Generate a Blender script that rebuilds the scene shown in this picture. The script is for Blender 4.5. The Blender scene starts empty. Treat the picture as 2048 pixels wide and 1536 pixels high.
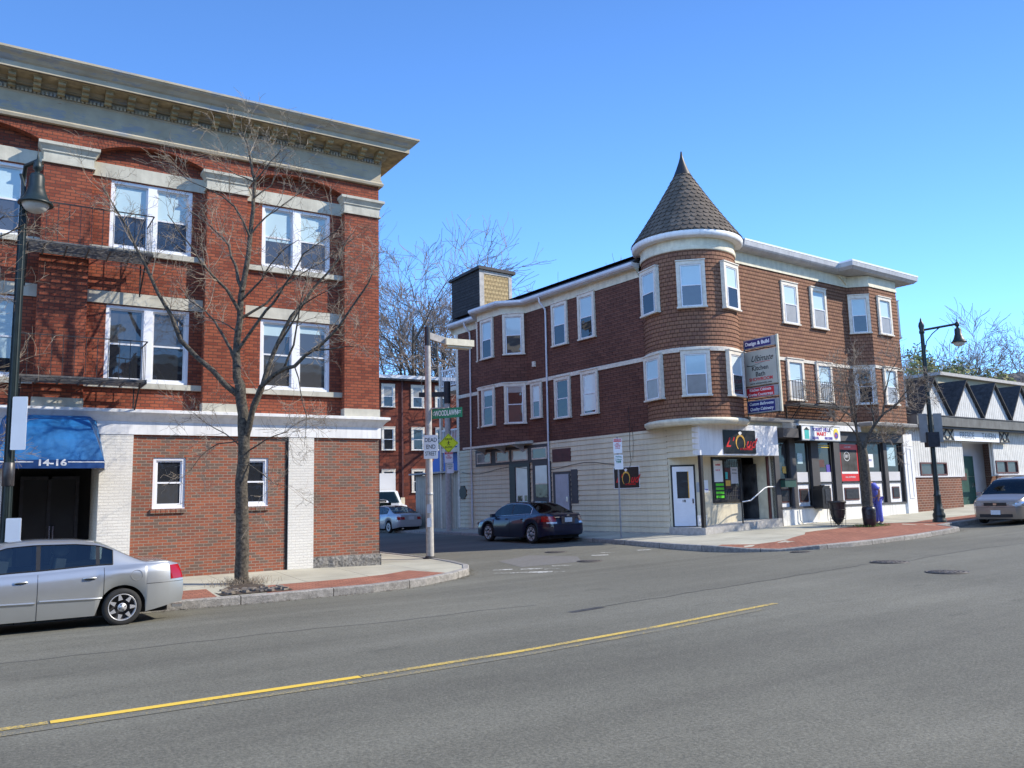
import bpy, math, random
from math import sin, cos, pi, sqrt, radians, atan2, hypot
from mathutils import Vector, Matrix
SC = bpy.context.scene
COL = SC.collection
# ---------------------------------------------------------------- camera
cd = bpy.data.cameras.new("camera"); cam = bpy.data.objects.new("camera", cd); COL.objects.link(cam)
cd.sensor_width = 36.0; cd.lens = 36.0 * 1655.0 / 2048.0; cd.clip_start = 0.05; cd.clip_end = 4000
_az = radians(57.3); _pt = radians(7.77); _ro = radians(-1.466)
def _rt(x, y, z): return Vector((x*sin(_az)+y*cos(_az), -x*cos(_az)+y*sin(_az), z))
_r0 = Vector((1, 0, 0)); _u0 = Vector((0, -sin(_pt), cos(_pt)))
_r = cos(_ro)*_r0 + sin(_ro)*_u0; _u = -sin(_ro)*_r0 + cos(_ro)*_u0; _f = Vector((0, cos(_pt), sin(_pt)))
_r, _u, _f = _rt(*_r), _rt(*_u), _rt(*_f)
M = Matrix((( _r.x, _u.x, -_f.x, 0), (_r.y, _u.y, -_f.y, 0), (_r.z, _u.z, -_f.z, 2.0), (0, 0, 0, 1)))
cam.matrix_world = M
SC.camera = cam
# ---------------------------------------------------------------- sun, sky, exposure
SUN = Vector((0.857*0.816, -0.515*0.816, 0.578)).normalized()
w = bpy.data.worlds.new("World"); SC.world = w; w.use_nodes = True
nt = w.node_tree; nt.nodes.clear()
sky = nt.nodes.new('ShaderNodeTexSky'); sky.sky_type = 'NISHITA'; sky.sun_disc = False
sky.sun_elevation = radians(35.3); sky.sun_rotation = -atan2(SUN.x, SUN.y)
sky.air_density = 1.0; sky.dust_density = 1.0; sky.ozone_density = 7; sky.altitude = 500
bg = nt.nodes.new('ShaderNodeBackground'); bg.inputs[1].default_value = 0.15
wo = nt.nodes.new('ShaderNodeOutputWorld')
wb = nt.nodes.new('ShaderNodeMix'); wb.data_type = 'RGBA'; wb.blend_type = 'MULTIPLY'; wb.inputs[0].default_value = 1; wb.inputs[7].default_value = (0.95, 1.20, 1.42, 1)   # white balance
nt.links.new(sky.outputs[0], wb.inputs[6]); nt.links.new(wb.outputs[2], bg.inputs[0]); nt.links.new(bg.outputs[0], wo.inputs[0])
sl = bpy.data.lights.new("sun", 'SUN'); sl.energy = 4.7; sl.angle = radians(0.53); sl.color = (1.0, 0.92, 0.79)
so = bpy.data.objects.new("sun", sl); COL.objects.link(so)
so.rotation_euler = SUN.to_track_quat('Z', 'Y').to_euler(); so.location = (30, -30, 40)
SC.view_settings.view_transform = 'Standard'; SC.view_settings.look = 'None'
SC.view_settings.exposure = 0.55; SC.view_settings.gamma = 1.0; SC.view_settings.use_curve_mapping = False
SC.render.engine = 'CYCLES'
# ================================================================ materials
MATS = {}
def newmat(name):
    m = bpy.data.materials.new(name); m.use_nodes = True; MATS[name] = m
    n = m.node_tree.nodes; b = n['Principled BSDF']; return m, m.node_tree, b
def N(t, typ, **kw):
    n = t.nodes.new(typ)
    for k, v in kw.items():
        if isinstance(k, str) and hasattr(n, k): setattr(n, k, v)
    return n
def L(t, a, b): t.links.new(a, b)
def coords(t, obj=False, scale=(1, 1, 1)):
    tc = N(t, 'ShaderNodeTexCoord'); mp = N(t, 'ShaderNodeMapping'); mp.inputs['Scale'].default_value = scale
    L(t, tc.outputs['Object' if obj else 'UV'], mp.inputs[0]); return mp.outputs[0]
def noise(t, vec, scale, detail=4, rough=0.55):
    n = N(t, 'ShaderNodeTexNoise'); n.inputs['Scale'].default_value = scale; n.inputs['Detail'].default_value = detail
    n.inputs['Roughness'].default_value = rough; L(t, vec, n.inputs['Vector']); return n.outputs['Fac']
def ramp(t, fac, stops):
    r = N(t, 'ShaderNodeValToRGB'); e = r.color_ramp.elements
    while len(e) < len(stops): e.new(0.5)
    for i, (p, c) in enumerate(stops):
        e[i].position = p; e[i].color = (c[0], c[1], c[2], 1) if hasattr(c, '__len__') else (c, c, c, 1)
    L(t, fac, r.inputs[0]); return r.outputs[0]
def mix(t, a, b, fac, mode='MIX'):
    m = N(t, 'ShaderNodeMix'); m.data_type = 'RGBA'; m.blend_type = mode
    for s, v in ((m.inputs[6], a), (m.inputs[7], b)):
        if hasattr(v, '__len__'): s.default_value = (v[0], v[1], v[2], 1)
        else: L(t, v, s)
    if isinstance(fac, (int, float)): m.inputs[0].default_value = fac
    else: L(t, fac, m.inputs[0])
    return m.outputs[2]
def bump(t, b, h, dist=0.01, strength=1.0):
    n = N(t, 'ShaderNodeBump'); n.inputs['Distance'].default_value = dist; n.inputs['Strength'].default_value = strength
    L(t, h, n.inputs['Height']); L(t, n.outputs[0], b.inputs['Normal']); return n
def simple(name, c, rough=0.6, var=0.12, scale=3.0, metal=0.0, spec=None, bd=0.0, bs=30, coat=0, streak=0.0):
    m, t, b = newmat(name); v = coords(t, True)
    f = noise(t, v, scale, 5)
    lo = [x*(1-var*1.6) for x in c]; hi = [min(1, x*(1+var)) for x in c]
    col = ramp(t, f, [(0.3, lo), (0.7, hi)])
    if streak:
        v2 = coords(t, True, (6, 6, 0.5)); s = noise(t, v2, 1.5, 4)
        s = ramp(t, s, [(0.45, 1.0), (0.7, 1-streak)]); col = mix(t, col, s, 1.0, 'MULTIPLY')
    L(t, col, b.inputs['Base Color']); b.inputs['Roughness'].default_value = rough
    b.inputs['Metallic'].default_value = metal
    if spec is not None: b.inputs['Specular IOR Level'].default_value = spec
    if coat: b.inputs['Coat Weight'].default_value = coat; b.inputs['Coat Roughness'].default_value = 0.05
    if bd: bump(t, b, noise(t, v, bs, 4), bd)
    return m
def brickmat(name, c1, c2, mortar, bw, rh, ms=0.01, bias=0.0, off=0.5, rough=0.85, bd=0.006, dirt=0.25, msmooth=0.1, c3=None, rot=0, dscale=0.7):
    m, t, b = newmat(name); v = coords(t)
    if rot:
        v.node.inputs['Rotation'].default_value = (0, 0, rot)
    br = N(t, 'ShaderNodeTexBrick'); br.offset = off; br.squash = 1
    br.inputs['Scale'].default_value = 1; br.inputs['Brick Width'].default_value = bw; br.inputs['Row Height'].default_value = rh
    br.inputs['Mortar Size'].default_value = ms; br.inputs['Mortar Smooth'].default_value = msmooth; br.inputs['Bias'].default_value = bias
    br.inputs['Color1'].default_value = (*c1, 1); br.inputs['Color2'].default_value = (*c2, 1); br.inputs['Mortar'].default_value = (*mortar, 1)
    L(t, v, br.inputs['Vector'])
    col = br.outputs['Color']
    if c3:
        # second brick lattice with different random seed (offset by whole bricks) picks out odd dark bricks
        mp = N(t, 'ShaderNodeMapping'); mp.inputs['Location'].default_value = (bw*38, rh*54, 0); L(t, v, mp.inputs[0])
        b2 = N(t, 'ShaderNodeTexBrick'); b2.offset = off; b2.inputs['Scale'].default_value = 1
        b2.inputs['Brick Width'].default_value = bw; b2.inputs['Row Height'].default_value = rh
        b2.inputs['Mortar Size'].default_value = ms; b2.inputs['Color1'].default_value = (1, 1, 1, 1); b2.inputs['Color2'].default_value = (0, 0, 0, 1); b2.inputs['Mortar'].default_value = (0, 0, 0, 1)
        L(t, mp.outputs[0], b2.inputs['Vector'])
        k = ramp(t, b2.outputs['Color'], [(0.66, 0.0), (0.78, 1.0)])
        col = mix(t, col, c3, k)
    f = noise(t, v, dscale, 6, 0.65); d = ramp(t, f, [(0.25, 1-dirt), (0.75, 1+dirt*0.25)])
    col = mix(t, col, d, 1.0, 'MULTIPLY')
    f2 = noise(t, v, 40, 3); d2 = ramp(t, f2, [(0.3, 0.82), (0.7, 1.1)]); col = mix(t, col, d2, 1.0, 'MULTIPLY')
    L(t, col, b.inputs['Base Color']); b.inputs['Roughness'].default_value = rough; b.inputs['Specular IOR Level'].default_value = 0.2
    inv = N(t, 'ShaderNodeMath'); inv.operation = 'SUBTRACT'; inv.inputs[0].default_value = 1; L(t, br.outputs['Fac'], inv.inputs[1])
    ad = N(t, 'ShaderNodeMath'); ad.operation = 'MULTIPLY_ADD'; L(t, f2, ad.inputs[0]); ad.inputs[1].default_value = 0.35; L(t, inv.outputs[0], ad.inputs[2])
    bump(t, b, ad.outputs[0], bd)
    return m
brickmat('red_brick', (0.365, 0.106, 0.056), (0.305, 0.083, 0.046), (0.13, 0.06, 0.045), 0.21, 0.0775, 0.010, c3=(0.23, 0.06, 0.036), dirt=0.3, dscale=0.4)
brickmat('mixed_brick', (0.37, 0.12, 0.065), (0.25, 0.09, 0.06), (0.33, 0.27, 0.21), 0.205, 0.068, 0.0075, c3=(0.18, 0.115, 0.09), dirt=0.25, msmooth=0.0)
brickmat('far_brick', (0.24, 0.062, 0.036), (0.15, 0.045, 0.03), (0.12, 0.04, 0.03), 0.5, 0.25, 0.02, c3=(0.10, 0.035, 0.028), dirt=0.45)
brickmat('tavern_brick', (0.22, 0.085, 0.05), (0.15, 0.065, 0.045), (0.34, 0.26, 0.2), 0.3, 0.11, 0.012, dirt=0.2)
brickmat('painted_brick', (0.78, 0.76, 0.70), (0.73, 0.71, 0.66), (0.68, 0.66, 0.61), 0.21, 0.068, 0.006, dirt=0.12, bd=0.008)
brickmat('pavers', (0.40, 0.175, 0.115), (0.31, 0.13, 0.09), (0.13, 0.075, 0.06), 0.21, 0.105, 0.007, dirt=0.3, rot=0.0)
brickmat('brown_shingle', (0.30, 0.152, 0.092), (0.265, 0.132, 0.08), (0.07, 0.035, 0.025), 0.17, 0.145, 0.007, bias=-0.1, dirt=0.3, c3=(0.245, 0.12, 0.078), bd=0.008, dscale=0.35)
brickmat('shaded_side_shingle', (0.195, 0.088, 0.064), (0.17, 0.076, 0.056), (0.04, 0.02, 0.016), 0.34, 0.145, 0.008, dirt=0.35, c3=(0.15, 0.068, 0.052), bd=0.008, dscale=0.35)  # wider shingles; the side wall's shade is also put into the colour
brickmat('yellow_shingle', (0.50, 0.38, 0.20), (0.42, 0.31, 0.16), (0.2, 0.14, 0.08), 0.2, 0.22, 0.012, dirt=0.25, bd=0.02)
brickmat('shaded_bulkhead_shingle', (0.045, 0.045, 0.05), (0.035, 0.035, 0.04), (0.02, 0.02, 0.02), 0.25, 0.14, 0.008, dirt=0.2)  # near-black colour carries the shade on the bulkhead's left face
simple('cone_shingle', (0.118, 0.092, 0.07), 0.9, 0.3, 2.5, bd=0.004, bs=60)
simple('roof_shingle', (0.035, 0.035, 0.036), 0.9, 0.35, 6, bd=0.006, bs=50)
simple('house_roof', (0.10, 0.095, 0.09), 0.9, 0.3, 2)
simple('black_roof', (0.025, 0.025, 0.03), 0.7, 0.3, 3)
simple('stone', (0.50, 0.48, 0.40), 0.85, 0.13, 2.5, bd=0.003, streak=0.12)
simple('rough_granite', (0.20, 0.19, 0.175), 0.95, 0.45, 18, bd=0.03, bs=14)
simple('white_paint', (0.78, 0.78, 0.77), 0.55, 0.06, 1.5, bd=0.001, bs=20, streak=0.16)
simple('white_wall', (0.80, 0.79, 0.74), 0.7, 0.10, 1.2, bd=0.003, bs=12, streak=0.25)
simple('gray_wall', (0.56, 0.56, 0.58), 0.7, 0.06, 1.2)
simple('cream_trim', (0.68, 0.63, 0.48), 0.65, 0.1, 4, bd=0.002, bs=18, streak=0.12)
simple('casing_paint', (0.66, 0.60, 0.50), 0.6, 0.12, 9, bd=0.002, bs=25)
simple('white_frame', (0.80, 0.81, 0.84), 0.4, 0.03, 4)
simple('window_frame', (0.68, 0.69, 0.71), 0.4, 0.08, 4)
simple('clapboard', (0.64, 0.575, 0.42), 0.7, 0.07, 1.0, bd=0.001, bs=12, streak=0.12)
simple('beige_board', (0.42, 0.38, 0.30), 0.75, 0.1, 2, streak=0.15)
simple('dark_gray_paint', (0.06, 0.06, 0.065), 0.6, 0.12, 3)
simple('pillar_gray', (0.055, 0.052, 0.055), 0.6, 0.12, 3)
simple('black_paint', (0.012, 0.012, 0.013), 0.45, 0.2, 4)
simple('iron', (0.022, 0.022, 0.024), 0.6, 0.3, 12)
simple('lamp_metal', (0.012, 0.022, 0.022), 0.45, 0.2, 6, spec=0.4)
simple('aged_soffit', (0.36, 0.29, 0.165), 0.8, 0.25, 5, streak=0.2)
simple('galvanised', (0.36, 0.38, 0.40), 0.45, 0.12, 8, metal=0.35)
simple('concrete_pole', (0.42, 0.40, 0.37), 0.85, 0.15, 8, bd=0.002, bs=50)
simple('gutter', (0.60, 0.61, 0.64), 0.4, 0.08, 4, metal=0.1)
simple('maroon', (0.09, 0.028, 0.026), 0.6, 0.2, 4)
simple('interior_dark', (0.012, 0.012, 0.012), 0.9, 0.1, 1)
simple('interior_gray', (0.045, 0.047, 0.05), 0.8, 0.5, 2.5)
simple('blind', (0.42, 0.56, 0.60), 0.5, 0.05, 1.0, coat=1.0)
simple('gray_blind', (0.28, 0.27, 0.25), 0.5, 0.2, 1.5, coat=1.0)
simple('white_blind', (0.62, 0.68, 0.66), 0.5, 0.06, 2, coat=1.0)
simple('rubber', (0.02, 0.02, 0.02), 0.85, 0.2, 12)
simple('alloy', (0.50, 0.50, 0.51), 0.42, 0.04, 5, metal=0.5)
simple('chrome', (0.75, 0.75, 0.78), 0.12, 0.02, 5, metal=1.0)
simple('seat_fabric', (0.34, 0.32, 0.28), 0.9, 0.1, 5)
simple('plate_white', (0.62, 0.64, 0.66), 0.5, 0.1, 30)
simple('red_paint', (0.62, 0.02, 0.02), 0.4, 0.05, 3)
simple('sign_white', (0.80, 0.81, 0.81), 0.45, 0.03, 2)
simple('sign_green', (0.0, 0.20, 0.10), 0.4, 0.05, 2)
simple('sign_yellow', (0.80, 0.95, 0.02), 0.4, 0.04, 2)
simple('sign_red', (0.62, 0.03, 0.04), 0.45, 0.05, 2)
simple('sign_navy', (0.025, 0.03, 0.16), 0.45, 0.05, 2)
simple('sign_beige', (0.46, 0.43, 0.36), 0.6, 0.06, 1.5)
simple('sign_black', (0.012, 0.012, 0.012), 0.35, 0.1, 3)
simple('sign_blue', (0.03, 0.12, 0.45), 0.5, 0.08, 2)
simple('sign_purple', (0.10, 0.07, 0.38), 0.5, 0.05, 2)
simple('teal_paint', (0.05, 0.45, 0.42), 0.5, 0.1, 2)
simple('gold_paint', (0.75, 0.42, 0.06), 0.4, 0.15, 8)
simple('yellow_paint', (0.80, 0.62, 0.05), 0.5, 0.08, 5)
simple('lime_paint', (0.10, 0.62, 0.02), 0.5, 0.1, 4)
simple('gray_text', (0.16, 0.19, 0.20), 0.6, 0.05, 3)
simple('door_white', (0.72, 0.74, 0.78), 0.5, 0.04, 3)
simple('door_gray', (0.40, 0.41, 0.45), 0.5, 0.08, 3)
simple('green_door', (0.015, 0.065, 0.05), 0.5, 0.15, 3)
simple('stucco', (0.66, 0.66, 0.64), 0.9, 0.08, 2, bd=0.05, bs=7)
simple('scrubs', (0.13, 0.16, 0.58), 0.85, 0.12, 8, bd=0.01, bs=9)
simple('skin', (0.42, 0.22, 0.14), 0.6, 0.05, 8)
simple('hair', (0.03, 0.02, 0.015), 0.7, 0.2, 20)
simple('black_bag', (0.014, 0.014, 0.02), 0.35, 0.2, 5, bd=0.02, bs=9)
simple('manhole_iron', (0.10, 0.088, 0.08), 0.7, 0.25, 30, bd=0.006, bs=60)
simple('soil', (0.075, 0.055, 0.04), 0.95, 0.4, 25, bd=0.03, bs=25)
simple('cobble', (0.19, 0.165, 0.14), 0.9, 0.3, 8, bd=0.01, bs=25)
simple('grass', (0.07, 0.13, 0.025), 0.9, 0.35, 14)
simple('earth', (0.09, 0.085, 0.05), 0.95, 0.3, 0.2)
simple('olive_leaf', (0.20, 0.20, 0.06), 0.85, 0.35, 0.5)
simple('white_paint_car', (0.70, 0.71, 0.72), 0.3, 0.02, 2, coat=0.8)
simple('tan_cornice', (0.42, 0.36, 0.24), 0.8, 0.1, 1)
simple('bark', (0.125, 0.10, 0.075), 0.9, 0.45, 14, bd=0.02, bs=22)
simple('dark_bark', (0.085, 0.072, 0.055), 0.9, 0.5, 16, bd=0.02, bs=22)
simple('twig', (0.27, 0.22, 0.165), 0.85, 0.35, 5)
simple('far_bark', (0.10, 0.085, 0.07), 0.9, 0.3, 1.5)
simple('far_twig', (0.23, 0.185, 0.16), 0.9, 0.25, 1.0)
simple('lamp_glass', (0.50, 0.50, 0.46), 0.3, 0.08, 10)
simple('notice_dark', (0.03, 0.03, 0.035), 0.4, 0.3, 9)
simple('awning_blue', (0.008, 0.055, 0.20), 0.55, 0.10, 2.0, bd=0.004, bs=8)
simple('awning_top', (0.008, 0.11, 0.30), 0.5, 0.15, 3.0, bd=0.004, bs=8)
simple('metal_grate', (0.33, 0.33, 0.34), 0.5, 0.1, 8, metal=0.3)
simple('asphalt_patch', (0.15, 0.145, 0.135), 0.9, 0.15, 20, bd=0.004, bs=90)
simple('crack_tar', (0.05, 0.05, 0.052), 0.7, 0.3, 8)
simple('grating', (0.11, 0.105, 0.10), 0.7, 0.3, 12)
simple('fascia_gray', (0.44, 0.45, 0.47), 0.5, 0.1, 2, streak=0.2)
simple('eave_gray', (0.13, 0.135, 0.13), 0.85, 0.2, 2, streak=0.2)
simple('gray_panel', (0.27, 0.265, 0.25), 0.8, 0.1, 3)
def carpaint(name, c, metal=0.75, rough=0.33):
    m, t, b = newmat(name); b.inputs['Base Color'].default_value = (*c, 1); b.inputs['Metallic'].default_value = metal
    f = noise(t, coords(t, True), 3, 3)
    L(t, ramp(t, f, [(0.3, [x*0.94 for x in c]), (0.7, c)]), b.inputs['Base Color'])
    b.inputs['Roughness'].default_value = rough; b.inputs['Coat Weight'].default_value = 1; b.inputs['Coat Roughness'].default_value = 0.03
carpaint('silver_paint', (0.50, 0.52, 0.53), 0.75, 0.36)
carpaint('pale_silver_paint', (0.46, 0.46, 0.48), 0.5)
carpaint('navy_paint', (0.004, 0.006, 0.03), 0.2, 0.3)
carpaint('tan_paint', (0.29, 0.245, 0.20), 0.5)
def glassmat(name, tint, refl=0.09, opaque=0.0, dark=(0.01, 0.012, 0.015)):
    m, t, b = newmat(name); t.nodes.remove(b); out = t.nodes['Material Output']
    tr = N(t, 'ShaderNodeBsdfTransparent'); tr.inputs[0].default_value = (*tint, 1)
    df = N(t, 'ShaderNodeBsdfDiffuse'); df.inputs[0].default_value = (*dark, 1)
    gl = N(t, 'ShaderNodeBsdfGlossy'); gl.inputs['Roughness'].default_value = 0.03; gl.inputs[0].default_value = (0.9, 0.95, 1, 1)
    wv = noise(t, coords(t, True), 1.3, 2); bp = N(t, 'ShaderNodeBump'); bp.inputs['Distance'].default_value = 0.01; L(t, wv, bp.inputs['Height']); L(t, bp.outputs[0], gl.inputs['Normal'])
    m1 = N(t, 'ShaderNodeMixShader'); m1.inputs[0].default_value = opaque; L(t, tr.outputs[0], m1.inputs[1]); L(t, df.outputs[0], m1.inputs[2])
    fr = N(t, 'ShaderNodeFresnel'); fr.inputs[0].default_value = 1.5
    sc = N(t, 'ShaderNodeMath'); sc.operation = 'MULTIPLY_ADD'; L(t, fr.outputs[0], sc.inputs[0]); sc.inputs[1].default_value = 0.6; sc.inputs[2].default_value = refl
    m2 = N(t, 'ShaderNodeMixShader'); L(t, sc.outputs[0], m2.inputs[0]); L(t, m1.outputs[0], m2.inputs[1]); L(t, gl.outputs[0], m2.inputs[2])
    L(t, m2.outputs[0], out.inputs[0])
glassmat('pane_dark', (0.3, 0.33, 0.35), 0.07, 1.0, (0.022, 0.025, 0.03))
glassmat('pane_mid', (0.3, 0.33, 0.35), 0.08, 1.0, (0.06, 0.062, 0.065))
glassmat('shop_glass', (0.3, 0.33, 0.34), 0.05, 1.0, (0.045, 0.048, 0.05))
glassmat('car_glass', (0.42, 0.50, 0.50), 0.05)
glassmat('dark_car_glass', (0.10, 0.14, 0.13), 0.03)
glassmat('tail_red', (0.5, 0.0, 0.0), 0.04, 1.0, (0.30, 0.006, 0.010))
glassmat('tail_clear', (0.5, 0.5, 0.5), 0.10, 1.0, (0.55, 0.55, 0.56))
glassmat('headlight', (0.5, 0.5, 0.5), 0.12, 1.0, (0.30, 0.31, 0.31))
# asphalt: speckled aggregate, wheel-path bands running along the street (x), broad patches
def asphalt():
    m, t, b = newmat('asphalt'); v = coords(t)
    big = noise(t, v, 0.18, 5); bands = noise(t, coords(t, False, (0.035, 0.75, 1)), 1.0, 3)
    fine = noise(t, v, 30, 4, 0.8); mid = noise(t, v, 6, 5, 0.6)
    vo = N(t, 'ShaderNodeTexVoronoi'); vo.inputs['Scale'].default_value = 26; L(t, v, vo.inputs['Vector'])
    base = ramp(t, bands, [(0.28, (0.106, 0.102, 0.081)), (0.52, (0.137, 0.133, 0.105)), (0.78, (0.168, 0.163, 0.131))])
    base = mix(t, base, ramp(t, big, [(0.3, 0.80), (0.7, 1.14)]), 1.0, 'MULTIPLY')
    base = mix(t, base, ramp(t, mid, [(0.35, 0.90), (0.65, 1.06)]), 1.0, 'MULTIPLY')
    base = mix(t, base, ramp(t, fine, [(0.3, 0.50), (0.5, 0.98), (0.70, 1.55)]), 1.0, 'MULTIPLY')
    spk = ramp(t, vo.outputs['Distance'], [(0.0, 1.9), (0.16, 1.0), (1.0, 0.92)])
    sep = N(t, 'ShaderNodeSeparateColor'); L(t, vo.outputs['Color'], sep.inputs[0])
    k = ramp(t, sep.outputs[0], [(0.78, 0.0), (0.86, 1.0)])
    base = mix(t, base, mix(t, base, spk, 1.0, 'MULTIPLY'), k)
    st = noise(t, coords(t, False, (0.5, 1.3, 1)), 1.1, 5, 0.6); base = mix(t, base, ramp(t, st, [(0.62, 1.0), (0.70, 0.80)]), 1.0, 'MULTIPLY')
    st2 = noise(t, v, 3.1, 4, 0.6); base = mix(t, base, ramp(t, st2, [(0.71, 1.0), (0.745, 0.66)]), 1.0, 'MULTIPLY')
    L(t, base, b.inputs['Base Color']); b.inputs['Roughness'].default_value = 0.88
    bump(t, b, fine, 0.008)
asphalt()
def concrete():
    m, t, b = newmat('sidewalk_concrete'); v = coords(t)
    br = N(t, 'ShaderNodeTexBrick'); br.offset = 0; br.inputs['Scale'].default_value = 1; br.inputs['Brick Width'].default_value = 1.55; br.inputs['Row Height'].default_value = 1.35
    br.inputs['Mortar Size'].default_value = 0.008; br.inputs['Color1'].default_value = (0.46, 0.44, 0.35, 1); br.inputs['Color2'].default_value = (0.40, 0.38, 0.305, 1); br.inputs['Mortar'].default_value = (0.14, 0.13, 0.11, 1)
    L(t, v, br.inputs['Vector'])
    c = mix(t, br.outputs['Color'], ramp(t, noise(t, v, 0.9, 6), [(0.3, 0.78), (0.7, 1.08)]), 1.0, 'MULTIPLY')
    c = mix(t, c, ramp(t, noise(t, v, 45, 3), [(0.3, 0.85), (0.7, 1.08)]), 1.0, 'MULTIPLY')
    L(t, c, b.inputs['Base Color']); b.inputs['Roughness'].default_value = 0.9; bump(t, b, noise(t, v, 60, 3), 0.003)
concrete()
def granite():
    m, t, b = newmat('granite_kerb'); v = coords(t)
    br = N(t, 'ShaderNodeTexBrick'); br.offset = 0; br.inputs['Scale'].default_value = 1; br.inputs['Brick Width'].default_value = 1.9; br.inputs['Row Height'].default_value = 5
    br.inputs['Mortar Size'].default_value = 0.012; br.inputs['Color1'].default_value = (0.33, 0.315, 0.29, 1); br.inputs['Color2'].default_value = (0.25, 0.24, 0.225, 1); br.inputs['Mortar'].default_value = (0.05, 0.045, 0.04, 1)
    L(t, v, br.inputs['Vector'])
    o = coords(t, True)
    c = mix(t, br.outputs['Color'], ramp(t, noise(t, o, 9, 6, 0.7), [(0.3, 0.55), (0.7, 1.25)]), 1.0, 'MULTIPLY')
    c = mix(t, c, ramp(t, noise(t, o, 70, 2), [(0.3, 0.7), (0.7, 1.25)]), 1.0, 'MULTIPLY')
    L(t, c, b.inputs['Base Color']); b.inputs['Roughness'].default_value = 0.9; bump(t, b, noise(t, o, 25, 5), 0.015)
granite()
def cornicemat():
    m, t, b = newmat('weathered_cornice'); v = coords(t)
    c = ramp(t, noise(t, v, 2.0, 6), [(0.3, (0.33, 0.285, 0.205)), (0.7, (0.45, 0.395, 0.29))])
    p = noise(t, coords(t, False, (0.6, 1.6, 1)), 2.3, 6, 0.7)
    c = mix(t, c, (0.25, 0.27, 0.29), ramp(t, p, [(0.54, 0.0), (0.60, 0.8)]))
    r = noise(t, coords(t, False, (0.8, 3.5, 1)), 2.7, 6, 0.7)
    c = mix(t, c, (0.22, 0.09, 0.04), ramp(t, r, [(0.66, 0.0), (0.71, 0.8)]))
    L(t, c, b.inputs['Base Color']); b.inputs['Roughness'].default_value = 0.8; bump(t, b, noise(t, v, 20, 4), 0.004)
cornicemat()
def worn(name, paint, lo, hi, sc=28):
    m, t, b = newmat(name); v = coords(t)
    a = noise(t, v, sc, 5, 0.75); a2 = noise(t, v, 1.3, 3)
    mm = N(t, 'ShaderNodeMath'); mm.operation = 'MULTIPLY_ADD'; L(t, a2, mm.inputs[0]); mm.inputs[1].default_value = 0.5; L(t, a, mm.inputs[2])
    k = ramp(t, mm.outputs[0], [(lo, 0.0), (hi, 1.0)])
    base = ramp(t, noise(t, v, 90, 3, 0.7), [(0.3, (0.085, 0.083, 0.068)), (0.5, (0.15, 0.146, 0.118)), (0.72, (0.21, 0.204, 0.168))])
    L(t, mix(t, base, paint, k), b.inputs['Base Color']); b.inputs['Roughness'].default_value = 0.8; bump(t, b, a, 0.003)
worn('line_yellow_fresh', (0.70, 0.47, 0.06), 0.56, 0.68)
worn('line_yellow_worn', (0.60, 0.42, 0.08), 0.64, 0.82)
worn('line_yellow_faint', (0.46, 0.34, 0.09), 0.76, 0.95)
worn('line_white_worn', (0.6, 0.6, 0.57), 0.72, 0.88, 16)
def grooved(name, c, width, dark=0.45):
    m, t, b = newmat(name); v = coords(t)
    br = N(t, 'ShaderNodeTexBrick'); br.offset = 0; br.inputs['Scale'].default_value = 1; br.inputs['Brick Width'].default_value = width; br.inputs['Row Height'].default_value = 40
    br.inputs['Mortar Size'].default_value = 0.014; br.inputs['Color1'].default_value = (*c, 1); br.inputs['Color2'].default_value = (c[0]*.94, c[1]*.94, c[2]*.94, 1); br.inputs['Mortar'].default_value = (c[0]*dark, c[1]*dark, c[2]*dark, 1)
    L(t, v, br.inputs['Vector'])
    cc = mix(t, br.outputs['Color'], ramp(t, noise(t, v, 2.5, 6), [(0.3, 0.82), (0.7, 1.05)]), 1.0, 'MULTIPLY')
    L(t, cc, b.inputs['Base Color']); b.inputs['Roughness'].default_value = 0.7
    inv = N(t, 'ShaderNodeMath'); inv.operation = 'SUBTRACT'; inv.inputs[0].default_value = 1; L(t, br.outputs['Fac'], inv.inputs[1]); bump(t, b, inv.outputs[0], 0.015)
grooved('white_board', (0.64, 0.64, 0.61), 0.20, 0.3)
grooved('tan_board', (0.48, 0.44, 0.35), 0.22)
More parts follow.
